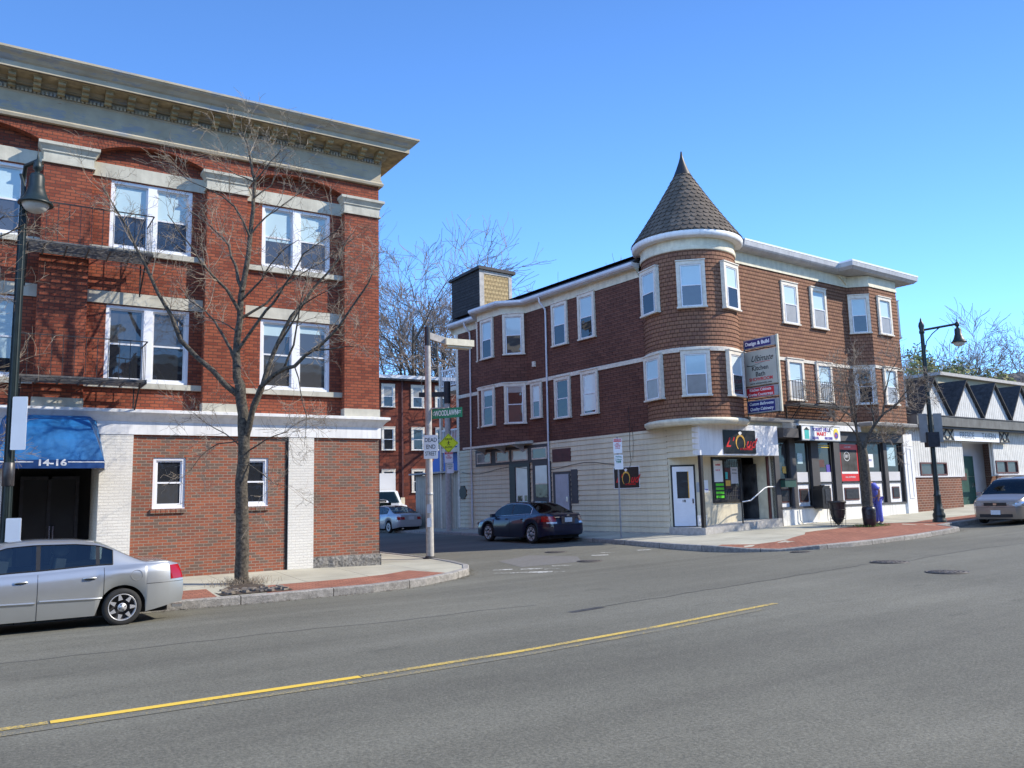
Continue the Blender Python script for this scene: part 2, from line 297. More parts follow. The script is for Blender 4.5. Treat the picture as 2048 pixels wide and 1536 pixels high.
# ================================================================ mesh helpers
class MB:
    def __init__(s): s.v = []; s.f = []; s.m = []; s.uv = []; s.sm = []
    def poly(s, pts, m=0, uv=None, smooth=False):
        i = len(s.v); s.v += [tuple(p) for p in pts]; s.f.append(tuple(range(i, i+len(pts)))); s.m.append(m); s.uv.append(uv); s.sm.append(smooth)
    def box(s, x0, x1, y0, y1, z0, z1, m=0):
        if x0 > x1: x0, x1 = x1, x0
        if y0 > y1: y0, y1 = y1, y0
        a = [(x0, y0, z0), (x1, y0, z0), (x1, y1, z0), (x0, y1, z0), (x0, y0, z1), (x1, y0, z1), (x1, y1, z1), (x0, y1, z1)]
        for q in ((3, 2, 1, 0), (4, 5, 6, 7), (0, 1, 5, 4), (1, 2, 6, 5), (2, 3, 7, 6), (3, 0, 4, 7)): s.poly([a[k] for k in q], m)
    def obox(s, c, ax, ay, az, hx, hy, hz, m=0):
        c = Vector(c); ax = Vector(ax).normalized()*hx; ay = Vector(ay).normalized()*hy; az = Vector(az).normalized()*hz
        a = [c+ax*i+ay*j+az*k for k in (-1, 1) for j in (-1, 1) for i in (-1, 1)]
        for q in ((2, 3, 1, 0), (4, 5, 7, 6), (0, 1, 5, 4), (1, 3, 7, 5), (3, 2, 6, 7), (2, 0, 4, 6)): s.poly([a[k] for k in q], m)
    def bar(s, p, q, w, h=None, m=0, up=(0, 0, 1)):
        p = Vector(p); q = Vector(q); d = q-p; l = d.length
        if l < 1e-6: return
        h = h or w; u = Vector(up)
        if abs(d.normalized().dot(u)) > 0.98: u = Vector((1, 0, 0))
        a = d.cross(u).normalized(); b = a.cross(d).normalized()
        s.obox((p+q)/2, d, a, b, l/2, w/2, h/2, m)
    def grid(s, rows, m=0, smooth=True, uvs=None, skip=None, closed=False):
        n = len(rows[0]); base = len(s.v)
        for r in rows: s.v += [tuple(p) for p in r]
        for i in range(len(rows)-1):
            for j in range(n if closed else n-1):
                if skip and skip(i, j): continue
                k = (j+1) % n
                s.f.append((base+i*n+j, base+i*n+k, base+(i+1)*n+k, base+(i+1)*n+j)); s.m.append(m); s.sm.append(smooth)
                s.uv.append(None if uvs is None else [uvs[i][j], uvs[i][k], uvs[i+1][k], uvs[i+1][j]])
    def tube(s, pts, rad, n=8, m=0, cap=True, smooth=True):
        pts = [Vector(p) for p in pts]
        if not hasattr(rad, '__len__'): rad = [rad]*len(pts)
        rows = []; pa = None
        for i, p in enumerate(pts):
            d = (pts[min(i+1, len(pts)-1)]-pts[max(i-1, 0)])
            d = d.normalized() if d.length > 1e-9 else Vector((0, 0, 1))
            if pa is None:
                pa = d.cross(Vector((0, 0, 1)) if abs(d.z) < 0.9 else Vector((1, 0, 0))).normalized()
            else:
                pa = (pa - d*pa.dot(d)); pa = pa.normalized() if pa.length > 1e-6 else d.orthogonal().normalized()
            b = d.cross(pa)
            rows.append([p+(pa*cos(2*pi*k/n)+b*sin(2*pi*k/n))*rad[i] for k in range(n)])
        s.grid(rows, m, smooth, closed=True)
        if cap: s.poly(rows[0][::-1], m); s.poly(rows[-1], m)
    def lathe(s, prof, n=24, c=(0, 0, 0), m=0, a0=0, a1=2*pi, smooth=True, cap=False, yup=False):
        full = abs(a1-a0-2*pi) < 1e-6; cnt = n if full else n+1; rows = []; uvs = []; L0 = 0; last = None
        for r, z in prof:
            if last: L0 += hypot(r-last[0], z-last[1])
            last = (r, z)
            R = []
            for k in range(cnt):
                a = a0+(a1-a0)*k/n
                R.append((c[0]+r*cos(a), c[1]+r*sin(a), c[2]+z) if not yup else (c[0]+r*cos(a), c[1]+z, c[2]+r*sin(a)))
            rows.append(R)
        s.grid(rows, m, smooth, closed=full)
    def prism(s, pts, z0, z1, m=0, top=True, bottom=True):
        n = len(pts)
        for i in range(n):
            a = pts[i]; b = pts[(i+1) % n]; s.poly([(a[0], a[1], z0), (b[0], b[1], z0), (b[0], b[1], z1), (a[0], a[1], z1)], m)
        if top: s.poly([(p[0], p[1], z1) for p in pts], m)
        if bottom: s.poly([(p[0], p[1], z0) for p in pts[::-1]], m)
    def xz(s, pts, y0, y1, m=0):      # polygon in the x-z plane extruded in y
        n = len(pts)
        s.poly([(p[0], y0, p[1]) for p in pts], m); s.poly([(p[0], y1, p[1]) for p in pts[::-1]], m)
        for i in range(n):
            a = pts[i]; b = pts[(i+1) % n]; s.poly([(a[0], y0, a[1]), (a[0], y1, a[1]), (b[0], y1, b[1]), (b[0], y0, b[1])], m)
    def wall(s, x0, x1, z0, z1, y, holes, depth, m=0, mr=None):   # wall facing -y with rectangular openings and reveals
        mr = m if mr is None else mr
        xs = sorted(set([x0, x1]+[h[0] for h in holes]+[h[1] for h in holes])); zs = sorted(set([z0, z1]+[h[2] for h in holes]+[h[3] for h in holes]))
        xs = [x for x in xs if x0 <= x <= x1]; zs = [z for z in zs if z0 <= z <= z1]
        for i in range(len(xs)-1):
            for j in range(len(zs)-1):
                cx = (xs[i]+xs[i+1])/2; cz = (zs[j]+zs[j+1])/2
                if any(h[0] < cx < h[1] and h[2] < cz < h[3] for h in holes): continue
                s.poly([(xs[i], y, zs[j]), (xs[i+1], y, zs[j]), (xs[i+1], y, zs[j+1]), (xs[i], y, zs[j+1])], m)
        for h in holes:
            a, b, c, d = h[:4]; e = y+depth
            s.poly([(a, y, c), (a, e, c), (b, e, c), (b, y, c)][::-1], mr); s.poly([(a, y, d), (a, e, d), (b, e, d), (b, y, d)], mr)
            s.poly([(a, y, c), (a, y, d), (a, e, d), (a, e, c)], mr); s.poly([(b, y, c), (b, e, c), (b, e, d), (b, y, d)], mr)
    def build(s, name, mats, parent=None, label=None, weld=False):
        me = bpy.data.meshes.new(name); me.from_pydata(s.v, [], s.f)
        if isinstance(mats, str): mats = [mats]
        for mm in mats: me.materials.append(MATS[mm])
        me.polygons.foreach_set('material_index', s.m); me.polygons.foreach_set('use_smooth', s.sm)
        uvl = me.uv_layers.new(name='UVMap'); me.update()
        data = [0.0]*(2*len(me.loops)); vs = me.vertices
        for p in me.polygons:
            u = s.uv[p.index]; n = p.normal; ax, ay, az = abs(n.x), abs(n.y), abs(n.z)
            for k, li in enumerate(p.loop_indices):
                if u is not None: a, b = u[k]
                else:
                    c = vs[me.loops[li].vertex_index].co
                    if az > ax and az > ay: a, b = c.x, c.y
                    elif ax > ay: a, b = c.y, c.z
                    else: a, b = c.x, c.z
                data[2*li] = a; data[2*li+1] = b
        uvl.data.foreach_set('uv', data)
        o = bpy.data.objects.new(name, me); COL.objects.link(o)
        if parent is not None: o.parent = parent
        if label: o['label'] = label
        return o
def thing(name, label, cat, loc=(0, 0, 0), rz=0, group=None):
    o = bpy.data.objects.new(name, None); COL.objects.link(o); o.location = loc; o.rotation_euler = (0, 0, rz)
    o['label'] = label; o['category'] = cat; o.empty_display_size = 0.2
    if group: o['group'] = group
    return o
def tag(o, label, cat, group=None, loc=None, rz=None):
    o['label'] = label; o['category'] = cat
    if group: o['group'] = group
    if loc is not None: o.location = loc
    if rz is not None: o.rotation_euler = (0, 0, rz)
    return o
def struct(o, kind='structure'): o['kind'] = kind; return o
def dup(o, parent=None):
    c = o.copy(); COL.objects.link(c)
    if parent is not None: c.parent = parent
    for ch in list(o.children): dup(ch, c)
    return c
def offset_path(path, d):      # offset to the right-hand side of travel
    n = len(path); out = []
    for i in range(n):
        p = Vector(path[i][:2]); ns = []
        if i > 0: a = (p-Vector(path[i-1][:2])).normalized(); ns.append(Vector((a.y, -a.x)))
        if i < n-1: a = (Vector(path[i+1][:2])-p).normalized(); ns.append(Vector((a.y, -a.x)))
        b = sum(ns, Vector((0, 0))).normalized(); k = max(0.35, b.dot(ns[0])); q = p+b*(d/k); out.append((q.x, q.y))
    return out
def cum(path):
    o = [0.0]
    for i in range(1, len(path)): o.append(o[-1]+hypot(path[i][0]-path[i-1][0], path[i][1]-path[i-1][1]))
    return o
def lap_wall(mb, path, z0, z1, course, lip, m=0):
    c = cum(path); outer = offset_path(path, lip); inner = offset_path(path, 0.002); z = z0
    while z < z1-1e-4:
        t = min(z+course, z1)
        k = lip if t-z > course*0.5 else lip*0.6
        for i in range(len(path)-1):
            a, b = outer[i], outer[i+1]; e, f = inner[i], inner[i+1]
            mb.poly([(a[0], a[1], z), (b[0], b[1], z), (f[0], f[1], t), (e[0], e[1], t)], m, [(c[i], z), (c[i+1], z), (c[i+1], t), (c[i], t)])
            mb.poly([(a[0], a[1], z), (e[0], e[1], z), (f[0], f[1], z), (b[0], b[1], z)], m, [(c[i], z), (c[i], z-.01), (c[i+1], z-.01), (c[i+1], z)])
        z = t
def sweep(mb, path, prof, m=0, smooth=False, caps=True):   # prof: list of (offset outward, z)
    c = cum(path); rows = []; uvs = []; l = 0
    for i, (d, z) in enumerate(prof):
        if i: l += hypot(d-prof[i-1][0], z-prof[i-1][1])
        rows.append([(q[0], q[1], z) for q in offset_path(path, d)]); uvs.append([(x, l) for x in c])
    mb.grid(rows, m, smooth, uvs)
    if caps:
        for k in (0, -1):
            pts = [r[k] for r in rows]; mb.poly(pts if k else pts[::-1], m)
def text(name, s, size, parent, mat, loc, rz=0, shear=0, off=0.0, xs=1.0, depth=0.002, rx=pi/2, align='CENTER', space=1.0, tilt=0):
    cu = bpy.data.curves.new(name, 'FONT'); cu.body = s; cu.size = size; cu.shear = shear; cu.offset = off; cu.extrude = depth
    cu.align_x = align; cu.align_y = 'CENTER'; cu.space_character = space; cu.resolution_u = 3
    tmp = bpy.data.objects.new(name, cu); COL.objects.link(tmp); dg = bpy.context.evaluated_depsgraph_get()
    me = bpy.data.meshes.new_from_object(tmp.evaluated_get(dg)); bpy.data.objects.remove(tmp)
    me.materials.clear(); me.materials.append(MATS[mat])
    R = Matrix.Rotation(rz, 4, 'Z') @ Matrix.Rotation(rx, 4, 'X') @ Matrix.Rotation(tilt, 4, 'Z') @ Matrix.Diagonal((xs, 1, 1, 1))
    me.transform(R)
    o = bpy.data.objects.new(name, me); COL.objects.link(o); o.parent = parent; o.location = loc
    return o
# ================================================================ ground
def sX(X):
    if X < 8: return 0.36
    if X < 20: return 0.36+0.25*(X-8)/12
    if X < 25: return 0.61+0.012*(X-20)
    return 0.67+0.023*(min(X, 70)-25)
def zroad(X, Y):
    c = 1-min(1, abs(Y-9)/8.0)**2
    e = min(1, max(0, (Y-18)/6.0))*0.08 if X > 11 else 0
    return sX(X)-0.31+0.10*c+e
def axis(lo, hi, fine_lo, fine_hi, f, c):
    o = []; x = lo
    while x < hi: o.append(x); x += f if fine_lo <= x < fine_hi else c
    return o+[hi]
mb = MB()
xs = axis(-60, 140, -6, 45, 0.75, 6); ys = axis(-25, 110, 2, 40, 0.75, 5)
mb.grid([[(x, y, zroad(x, y)) for x in xs] for y in ys], smooth=True, uvs=[[(x, y) for x in xs] for y in ys])
struct(mb.build('road', 'asphalt'))
mb = MB(); mb.poly([(-1500, -1500, -0.6), (1500, -1500, -0.6), (1500, 1500, -0.6), (-1500, 1500, -0.6)])
struct(mb.build('ground', 'earth'))
LK = [(-45, 16.95), (2, 16.95), (5, 16.8), (7.2, 16.9), (8.6, 17.25), (9.6, 17.75), (10.4, 18.4), (10.9, 19.3), (11.15, 20.5), (11.25, 22), (11.3, 26), (11.3, 75)]
RK = [(16.3, 75), (17.6, 44), (18.3, 36), (18.55, 30), (18.5, 24), (18.35, 21.5), (18.15, 19.2), (18.15, 17.6), (18.4, 16.6), (18.9, 15.85), (19.8, 15.2), (21, 15.0), (22.5, 15.05), (25, 15.35), (27.0, 15.65), (28.2, 15.95), (28.7, 16.5), (29.2, 17.15), (31, 17.55), (36, 17.85), (60, 19.3), (120, 23)]
def densify(p, st):
    o = []
    for a, b in zip(p[:-1], p[1:]):
        l = hypot(b[0]-a[0], b[1]-a[1]); n = max(1, int(l/st))
        if l > 30: n = 6
        for i in range(n): o.append((a[0]+(b[0]-a[0])*i/n, a[1]+(b[1]-a[1])*i/n))
    return o+[p[-1]]
LK = densify(LK, 0.8); RK = densify(RK, 0.8)
def dist_path(P, x, y):
    best = 1e9
    for a, b in zip(P[:-1], P[1:]):
        if min(abs(a[0]-x), abs(b[0]-x)) > 12 and min(abs(a[1]-y), abs(b[1]-y)) > 12: continue
        dx, dy = b[0]-a[0], b[1]-a[1]; t = max(0, min(1, ((x-a[0])*dx+(y-a[1])*dy)/(dx*dx+dy*dy+1e-9)))
        best = min(best, hypot(x-a[0]-t*dx, y-a[1]-t*dy))
    return best
def zwalk(P, x, y):
    e = min(1, max(0, (y-18)/6.0))*0.03 if x > 11 else 0
    d = min(1, dist_path(P, x, y)/4.0)
    # dropped kerb at the corner ramp of the right-hand pavement
    r = max(0, 1-hypot(x-18.75, y-16.0)/1.5)*0.10 if P is RK else 0
    return sX(x)-0.16+0.15*d+e-r
def strip(name, mat, P, side, offs, dz, i0=0, i1=None, parent=None):
    seg = P[i0:i1]; mb = MB(); rows = []
    paths = [offset_path(seg, -side*o) for o in offs]
    for path in paths: rows.append([(q[0], q[1], zwalk(P, q[0], q[1])+dz) for q in path])
    mb.grid(rows, uvs=[[(p[0], p[1]) for p in r] for r in rows], smooth=False)
    return mb.build(name, mat, parent)
# left pavement: from the kerb line to beyond the building line (walls stand on it)
def walk_between(name, mat, P, inner):
    mb = MB(); rows = []
    for t in (0, .06, .2, .4, .6, .8, 1.0):
        r = []
        for (a, b) in zip(P, inner):
            x = a[0]+(b[0]-a[0])*t; y = a[1]+(b[1]-a[1])*t; r.append((x, y, zwalk(P, x, y)))
        rows.append(r)
    mb.grid(rows, uvs=[[(p[0], p[1]) for p in r] for r in rows], smooth=False)
    return struct(mb.build(name, mat))
inL = []
for x, y in LK:
    if y < 17.6: inL.append((min(x, 9.5), 21.3))
    else: inL.append((8.4, max(y, 21.3)))
walk_between('sidewalk', 'sidewalk_concrete', LK, inL)
inR = []
for x, y in RK:
    if y > 22.5: inR.append((21.3, max(y, 22)))
    elif x < 20: inR.append((21.3+(x-18)*0.4, 21.4))
    else: inR.append((x+0.8, 21.6+(x-22)*0.0666+0.6))
walk_between('sidewalk', 'sidewalk_concrete', RK, inR)
def kerb(P, side):
    mb = MB(); a = P; b = offset_path(P, -side*0.17); c = cum(P)
    rows = []; cuts = []
    prof = [(0.0, -0.30), (0.0, 0.0), (0.02, 0.018), (0.155, 0.018), (0.17, 0.0)]
    for d, z in prof:
        q = offset_path(P, -side*d) if d else list(P)
        rows.append([(x, y, zwalk(P, x, y)+z) for x, y in q])
    mb.grid(rows, smooth=False, uvs=[[(c[i], k*0.15) for i in range(len(P))] for k in range(len(prof))])
    return struct(mb.build('kerb', 'granite_kerb'))
kerb(LK, 1); kerb(RK, 1)
def idx(P, f): return [i for i, p in enumerate(P) if f(p)]
# brick paver bands set into the concrete next to the kerb
k = idx(LK, lambda p: p[0] <= 4.2 and p[1] < 17.6); struct(strip('brick_pavement', 'pavers', LK, 1, (0.17, 0.8, 1.5), 0.004, k[0], k[-1]+1))
k = idx(LK, lambda p: 4.75 <= p[0] <= 10.1 and p[1] < 18.2); struct(strip('brick_pavement', 'pavers', LK, 1, (0.17, 0.8, 1.35), 0.004, k[0], k[-1]+1))
mb = MB(); k = idx(RK, lambda p: p[0] >= 18.12 and p[1] < 18.2); seg = RK[k[0]:k[-1]+1]; rows = []
for t in range(5):
    r = []
    for i, (x, y) in enumerate(seg):
        wdt = min(3.1, 0.5+0.42*i) if x < 28.6 else max(1.25, 3.1-(x-28.6)*1.5)
        q = offset_path(seg, -(0.17+(wdt-0.17)*t/4))[i]; r.append((q[0], q[1], zwalk(RK, q[0], q[1])+0.004))
    rows.append(r)
mb.grid(rows, uvs=[[(p[0], p[1]) for p in r] for r in rows], smooth=False); struct(mb.build('brick_pavement', 'pavers'))
# road markings laid 4 mm proud of the asphalt
def mark(name, mat, pts, wd, dz=0.005, st=0.7):
    pts = densify(pts, st); a = offset_path(pts, wd/2); b = offset_path(pts, -wd/2); mb = MB()
    rows = [[(x, y, zroad(x, y)+dz) for x, y in q] for q in (a, b)]
    mb.grid(rows, uvs=[[(p[0], p[1]) for p in r] for r in rows], smooth=False); return struct(mb.build(name, mat))
mark('lane_line', 'line_yellow_worn', [(-9, 8.57), (0.6, 8.57)], 0.11); mark('lane_line', 'line_yellow_fresh', [(0.62, 8.57), (3.5, 8.58)], 0.115)
mark('lane_line', 'line_yellow_worn', [(3.52, 8.58), (5.5, 8.68), (8.0, 8.98), (10.8, 9.2)], 0.11)
mark('lane_line', 'line_yellow_faint', [(-9, 8.36), (3.5, 8.36), (5.5, 8.46), (8.0, 8.76), (10.2, 8.95)], 0.11)
for a, b, wd in (((10.95, 18.15), (12.1, 17.2), 0.24), ((11.3, 18.75), (11.75, 18.5), 0.2), ((11.9, 18.35), (12.4, 18.05), 0.2), ((12.3, 17.85), (12.65, 17.65), 0.14), ((12.9, 18.35), (13.35, 18.1), 0.2), ((11.7, 17.25), (12.3, 16.95), 0.1),
                 ((15.3, 19.75), (15.75, 19.5), 0.2), ((16.0, 20.2), (16.4, 20.0), 0.16), ((17.2, 19.9), (17.6, 19.7), 0.18), ((17.8, 20.1), (18.1, 19.9), 0.16)):
    mark('crosswalk_mark', 'line_white_worn', [a, b], wd, st=0.3)
mb = MB(); pp = [(12.6, 20.6), (14.2, 21.4), (14.9, 19.9), (14.1, 18.6), (12.2, 18.75)]
mb.poly([(x, y, zroad(x, y)+0.004) for x, y in pp]); struct(mb.build('asphalt_patch', 'asphalt_patch'))
rng = random.Random(5)
pts = []; x = 8.4; y = 11.05
while x < 17.2: pts.append((x, y+rng.uniform(-.05, .05))); x += 0.3; y += 0.02
mark('road_crack', 'crack_tar', pts, 0.022, 0.004); mark('road_crack', 'crack_tar', [(8.05, 11.0), (8.75, 11.06)], 0.16, 0.005)
def wander(p, q, amp, seed, st=0.35):
    r = random.Random(seed); n = max(2, int(hypot(q[0]-p[0], q[1]-p[1])/st)); o = []; off = 0
    for i in range(n+1):
        off = off*0.8+r.uniform(-amp, amp); o.append((p[0]+(q[0]-p[0])*i/n+off*0.4, p[1]+(q[1]-p[1])*i/n+off))
    return o
for i, (p, q, wd) in enumerate((((-6, 12.3), (8.2, 12.2), 0.018), ((17.2, 11.3), (30, 12.0), 0.02), ((20, 14.6), (19.0, 11.0), 0.012), ((13, 20), (17.5, 21.2), 0.02), ((12.2, 25), (16.5, 24.5), 0.02), ((-4, 14.6), (6, 14.9), 0.012))):
    mark('road_crack', 'crack_tar', wander(p, q, 0.07, 40+i), wd, 0.004, 0.35)
for X, Y, r in ((15.36, 21.6, 0.36), (14.32, 18.55, 0.36), (17.34, 11.46, 0.42), (16.14, 9.45, 0.40), (18.9, 15.1, 0.3)):
    mb = MB(); z = zroad(X, Y)
    mb.lathe([(r*1.0, 0.002), (r*1.0, 0.009), (r*0.93, 0.009), (r*0.925, 0.003), (r*0.89, 0.003), (r*0.885, 0.010), (0.0, 0.010)], 32, (0, 0, 0))
    for ring in (0.25, 0.5, 0.72):
        n = int(ring*26)
        for k in range(n): a = 2*pi*k/n; mb.obox((r*ring*cos(a), r*ring*sin(a), 0.012), (cos(a), sin(a), 0), (-sin(a), cos(a), 0), (0, 0, 1), 0.025, 0.02, 0.003)
    o = mb.build('manhole_cover', 'manhole_iron')
    lab = {15.36: 'round iron manhole cover in the side street close to the shadow edge', 14.32: 'round iron manhole cover at the corner of the pale asphalt patch', 17.34: 'faint round manhole cover farther out by the end of the road crack',
           16.14: 'large round manhole cover nearest the camera on the right of the road', 18.9: 'small half hidden cover in the gutter by the brick pavement corner'}[X]
    tag(o, lab, 'manhole cover', 'manhole covers in the roadway', (X, Y, z))
# ================================================================ window builder
WC = {}
def wmesh(key, fn, name, mats):
    if key not in WC:
        mb = MB(); fn(mb); o = mb.build(name, mats); WC[key] = o.data; bpy.data.objects.remove(o)
    return WC[key]
def child(name, me, parent, loc=(0, 0, 0), rz=0):
    o = bpy.data.objects.new(name, me); COL.objects.link(o); o.parent = parent; o.location = loc; o.rotation_euler = (0, 0, rz); return o
def sash_unit(par, key, cx, w, h, z0, y, blind, up='blind', lowmat='pane_dark', fr='white_frame', t=0.045, upm='pane_dark'):
    """double-hung pair centred on cx: frame of each sash, panes, blind as sub-parts"""
    def fs(mb):
        m = z0+h/2
        for (a, b, yy) in ((m-0.02, z0+h, y), (z0, m+0.02, y-0.028)):
            mb.box(cx-w/2, cx-w/2+t, yy-0.03, yy, a, b); mb.box(cx+w/2-t, cx+w/2, yy-0.03, yy, a, b)
            mb.box(cx-w/2+t, cx+w/2-t, yy-0.03, yy, a, a+t); mb.box(cx-w/2+t, cx+w/2-t, yy-0.03, yy, b-t, b)
    child('sash', wmesh((key, 'sash', fr), fs, 'sash', fr), par)
    m = z0+h/2
    def fp(mb):
        mb.poly([(cx-w/2+t, y-0.038, z0+t), (cx+w/2-t, y-0.038, z0+t), (cx+w/2-t, y-0.038, m-t*.5), (cx-w/2+t, y-0.038, m-t*.5)])
    child('pane', wmesh((key, 'lo', lowmat), fp, 'pane', lowmat), par)
    def fu(mb, lim=1.0):
        zt = z0+h-t; zb = m+t*.4; zb2 = zt-(zt-zb)*lim
        mb.poly([(cx-w/2+t, y-0.010, zb2), (cx+w/2-t, y-0.010, zb2), (cx+w/2-t, y-0.010, zt), (cx-w/2+t, y-0.010, zt)])
    if blind >= 0.5:
        child('blind', wmesh((key, 'b', up), lambda mb: fu(mb), 'blind', up), par)
        if blind > 1:   # blind drawn past the meeting rail
            def fb(mb):
                zt = m-t*.5; zb = zt-(zt-z0-t)*(blind-1); mb.poly([(cx-w/2+t, y-0.040, zb), (cx+w/2-t, y-0.040, zb), (cx+w/2-t, y-0.040, zt), (cx-w/2+t, y-0.040, zt)])
            child('blind', wmesh((key, 'b2', up, blind), fb, 'blind', up), par)
    else:
        child('pane', wmesh((key, 'u', upm), lambda mb: fu(mb), 'pane', upm), par)
        if blind > 0: child('blind', wmesh((key, 'b3', up, blind), lambda mb: [mb.poly([(cx-w/2+t, y-0.012, z0+h-t-(h/2)*blind), (cx+w/2-t, y-0.012, z0+h-t-(h/2)*blind), (cx+w/2-t, y-0.012, z0+h-t), (cx-w/2+t, y-0.012, z0+h-t)])], 'blind', up), par)
def cased_window(parent, x, y, z, rz, w, h, blind=0.6, up='blind', low='pane_dark', cas=0.12, proud=0.07, sill=True):
    """wooden casing standing proud of the shingles; x,y,z = bottom centre of the outer casing, faces local -y"""
    key = ('cased', round(w, 2), round(h, 2), cas)
    def fc(mb):
        mb.box(-w/2, -w/2+cas, -proud, 0.10, 0.05, h); mb.box(w/2-cas, w/2, -proud, 0.10, 0.05, h)
        mb.box(-w/2+cas, w/2-cas, -proud, 0.10, h-cas*1.15, h); mb.box(-w/2-.02, w/2+.02, -proud-0.03, 0.10, h-0.002, h+0.035)
        mb.box(-w/2-0.03, w/2+0.03, -proud-0.035, 0.10, 0, 0.055)
        mb.box(-w/2+cas, -w/2+cas+.02, -0.02, 0.03, .055, h-cas*1.15); mb.box(w/2-cas-.02, w/2-cas, -0.02, 0.03, .055, h-cas*1.15)
    o = child('window', wmesh(key, fc, 'window', 'casing_paint'), parent, (x, y, z), rz)
    sash_unit(o, key, 0, w-2*cas-0.04, h-cas*1.15-0.055, 0.055, 0.0, blind, up, low, 'window_frame', 0.04)
    return o
# ================================================================ brick apartment building (left)
AX, AY = 9.07, 20.86
apt = thing('apartment_building', 'three storey red brick apartment block with heavy stone cornice and blue entrance awning', 'building', (AX, AY, 0), 0)
RD = 0.24; ZB = 4.24
pil = [(-1.0, 0.0), (-4.63, -3.64), (-8.22, -7.22), (-11.85, -10.85), (-15.5, -14.5)]
bays = [(-3.64, -1.0), (-7.22, -4.63), (-10.85, -8.22), (-14.5, -11.85)]
mb = MB()
for a, b in pil: mb.poly([(a, 0, ZB), (b, 0, ZB), (b, 0, 10.34), (a, 0, 10.34)])
AR = 0.30
def archpts(a, b, n=14):
    hw = (b-a)/2; R = (hw*hw+AR*AR)/(2*AR); c = (a+b)/2
    return [(a+(b-a)*i/n, 10.34+AR-R+sqrt(R*R-(a+(b-a)*i/n-c)**2)) for i in range(n+1)]
for a, b in bays:
    win = [(((a+b)/2)-0.93, ((a+b)/2)+0.93, 4.90, 6.73), (((a+b)/2)-0.93, ((a+b)/2)+0.93, 8.12, 9.80)]
    win = [(h[0]+0.06, h[1]+0.06, h[2], h[3]) for h in win]
    mb.wall(a-0.02, b+0.02, ZB, 10.75, RD, win, 0.12)
    ap = archpts(a, b)
    for p, q in zip(ap[:-1], ap[1:]):
        mb.poly([(p[0], 0, p[1]), (q[0], 0, q[1]), (q[0], 0, 10.85), (p[0], 0, 10.85)])
        mb.poly([(p[0], 0, p[1]), (p[0], RD, p[1]), (q[0], RD, q[1]), (q[0], 0, q[1])])
    for x in (a, b): mb.poly([(x, 0, ZB), (x, RD, ZB), (x, RD, 10.34), (x, 0, 10.34)])
for a, b in pil: mb.poly([(a, 0, 10.34), (b, 0, 10.34), (b, 0, 10.85), (a, 0, 10.85)])
# side and rear walls
mb.poly([(0, 0, 0.2), (0, 16, 0.2), (0, 16, 11.4), (0, 0, 11.4)]); mb.poly([(-15.5, 16, 0.2), (0, 16, 0.2), (0, 16, 11.4), (-15.5, 16, 11.4)][::-1])
mb.poly([(-15.5, 0, 0.2), (-15.5, 16, 0.2), (-15.5, 16, 11.4), (-15.5, 0, 11.4)])
mb.build('wall', 'red_brick', apt, 'red brick wall of the two upper storeys with arched recesses')
# brick arch rings (rowlock course, slightly proud)
for a, b in bays[:3]:
    mb = MB(); ap = archpts(a, b, 40)
    for i in range(40):
        p, q = ap[i], ap[i+1]; t = 0.004
        c = ((a+b)/2, 10.34+AR-((b-a)**2/4+AR*AR)/(2*AR)); d = Vector((p[0]-c[0], p[1]-c[1])).normalized(); e = Vector((q[0]-c[0], q[1]-c[1])).normalized()
        g = 0.012*(q[0]-p[0])/0.066
        P = [(p[0]+g/2, p[1]), (q[0]-g/2, q[1]), (q[0]-g/2+e.x*0.2, q[1]+e.y*0.2), (p[0]+g/2+d.x*0.2, p[1]+d.y*0.2)]
        mb.xz(P, -0.006, 0.02)
    mb.build('arch_ring', 'red_brick', apt)
# lintels, sills, capitals, base stones
for a, b in bays:
    for (z0, z1, nm) in ((6.75, 7.04, 'lintel'), (9.82, 10.16, 'lintel'), (4.76, 4.89, 'window_sill'), (7.98, 8.11, 'window_sill')):
        mb = MB(); mb.box(a+0.003, b-0.003, RD-(0.035 if nm == 'lintel' else 0.09), RD+0.1, z0, z1); mb.build(nm, 'stone', apt)
capprof = [(0.0, 9.86), (0.05, 9.86), (0.05, 9.90), (0.02, 9.905), (0.02, 10.10), (0.05, 10.13), (0.05, 10.16), (0.10, 10.24), (0.135, 10.27), (0.135, 10.34), (0.0, 10.36)]
for a, b in pil:
    mb = MB(); path = [(a, 0.28), (a, 0), (b, 0), (b, 0.28)]
    if b == 0.0: path = [(a, 0.28), (a, 0), (b, 0), (b, 16)]
    sweep(mb, path, capprof, caps=False); mb.build('capital', 'stone', apt)
    mb = MB(); mb.box(a-0.01, b+0.01, -0.025, 0.26, ZB+0.002, 4.45); mb.build('pilaster_base', 'stone', apt)
# main entablature and cornice
path = [(-15.6, 0), (0, 0), (0, 16)]
mb = MB(); sweep(mb, path, [(0.0, 10.78), (0.10, 10.78), (0.12, 10.84), (0.075, 10.90), (0.075, 10.95), (0.05, 10.97), (0.05, 11.36), (0.08, 11.40)])
mb.build('frieze', 'weathered_cornice', apt)
mb = MB(); sweep(mb, path, [(0.02, 11.54), (0.16, 11.56), (0.16, 11.60), (0.22, 11.66), (0.62, 11.67), (0.66, 11.67), (0.66, 11.80), (0.70, 11.83), (0.76, 11.90), (0.84, 11.96), (0.86, 11.99), (0.88, 12.0), (0.88, 12.05), (-0.3, 12.10)])
cor = mb.build('cornice', 'weathered_cornice', apt)
mb = MB()
for i in range(190):
    x = -0.02-i*0.082
    mb.box(x-0.05, x, -0.13, -0.06, 11.41, 11.50)
mb.box(-15.6, 0.06, -0.075, 0.0, 11.40, 11.55); mb.build('dentils', 'weathered_cornice', cor)
mb = MB(); sweep(mb, path, [(0.20, 11.655), (0.62, 11.655)], caps=False); mb.build('soffit', 'aged_soffit', cor)
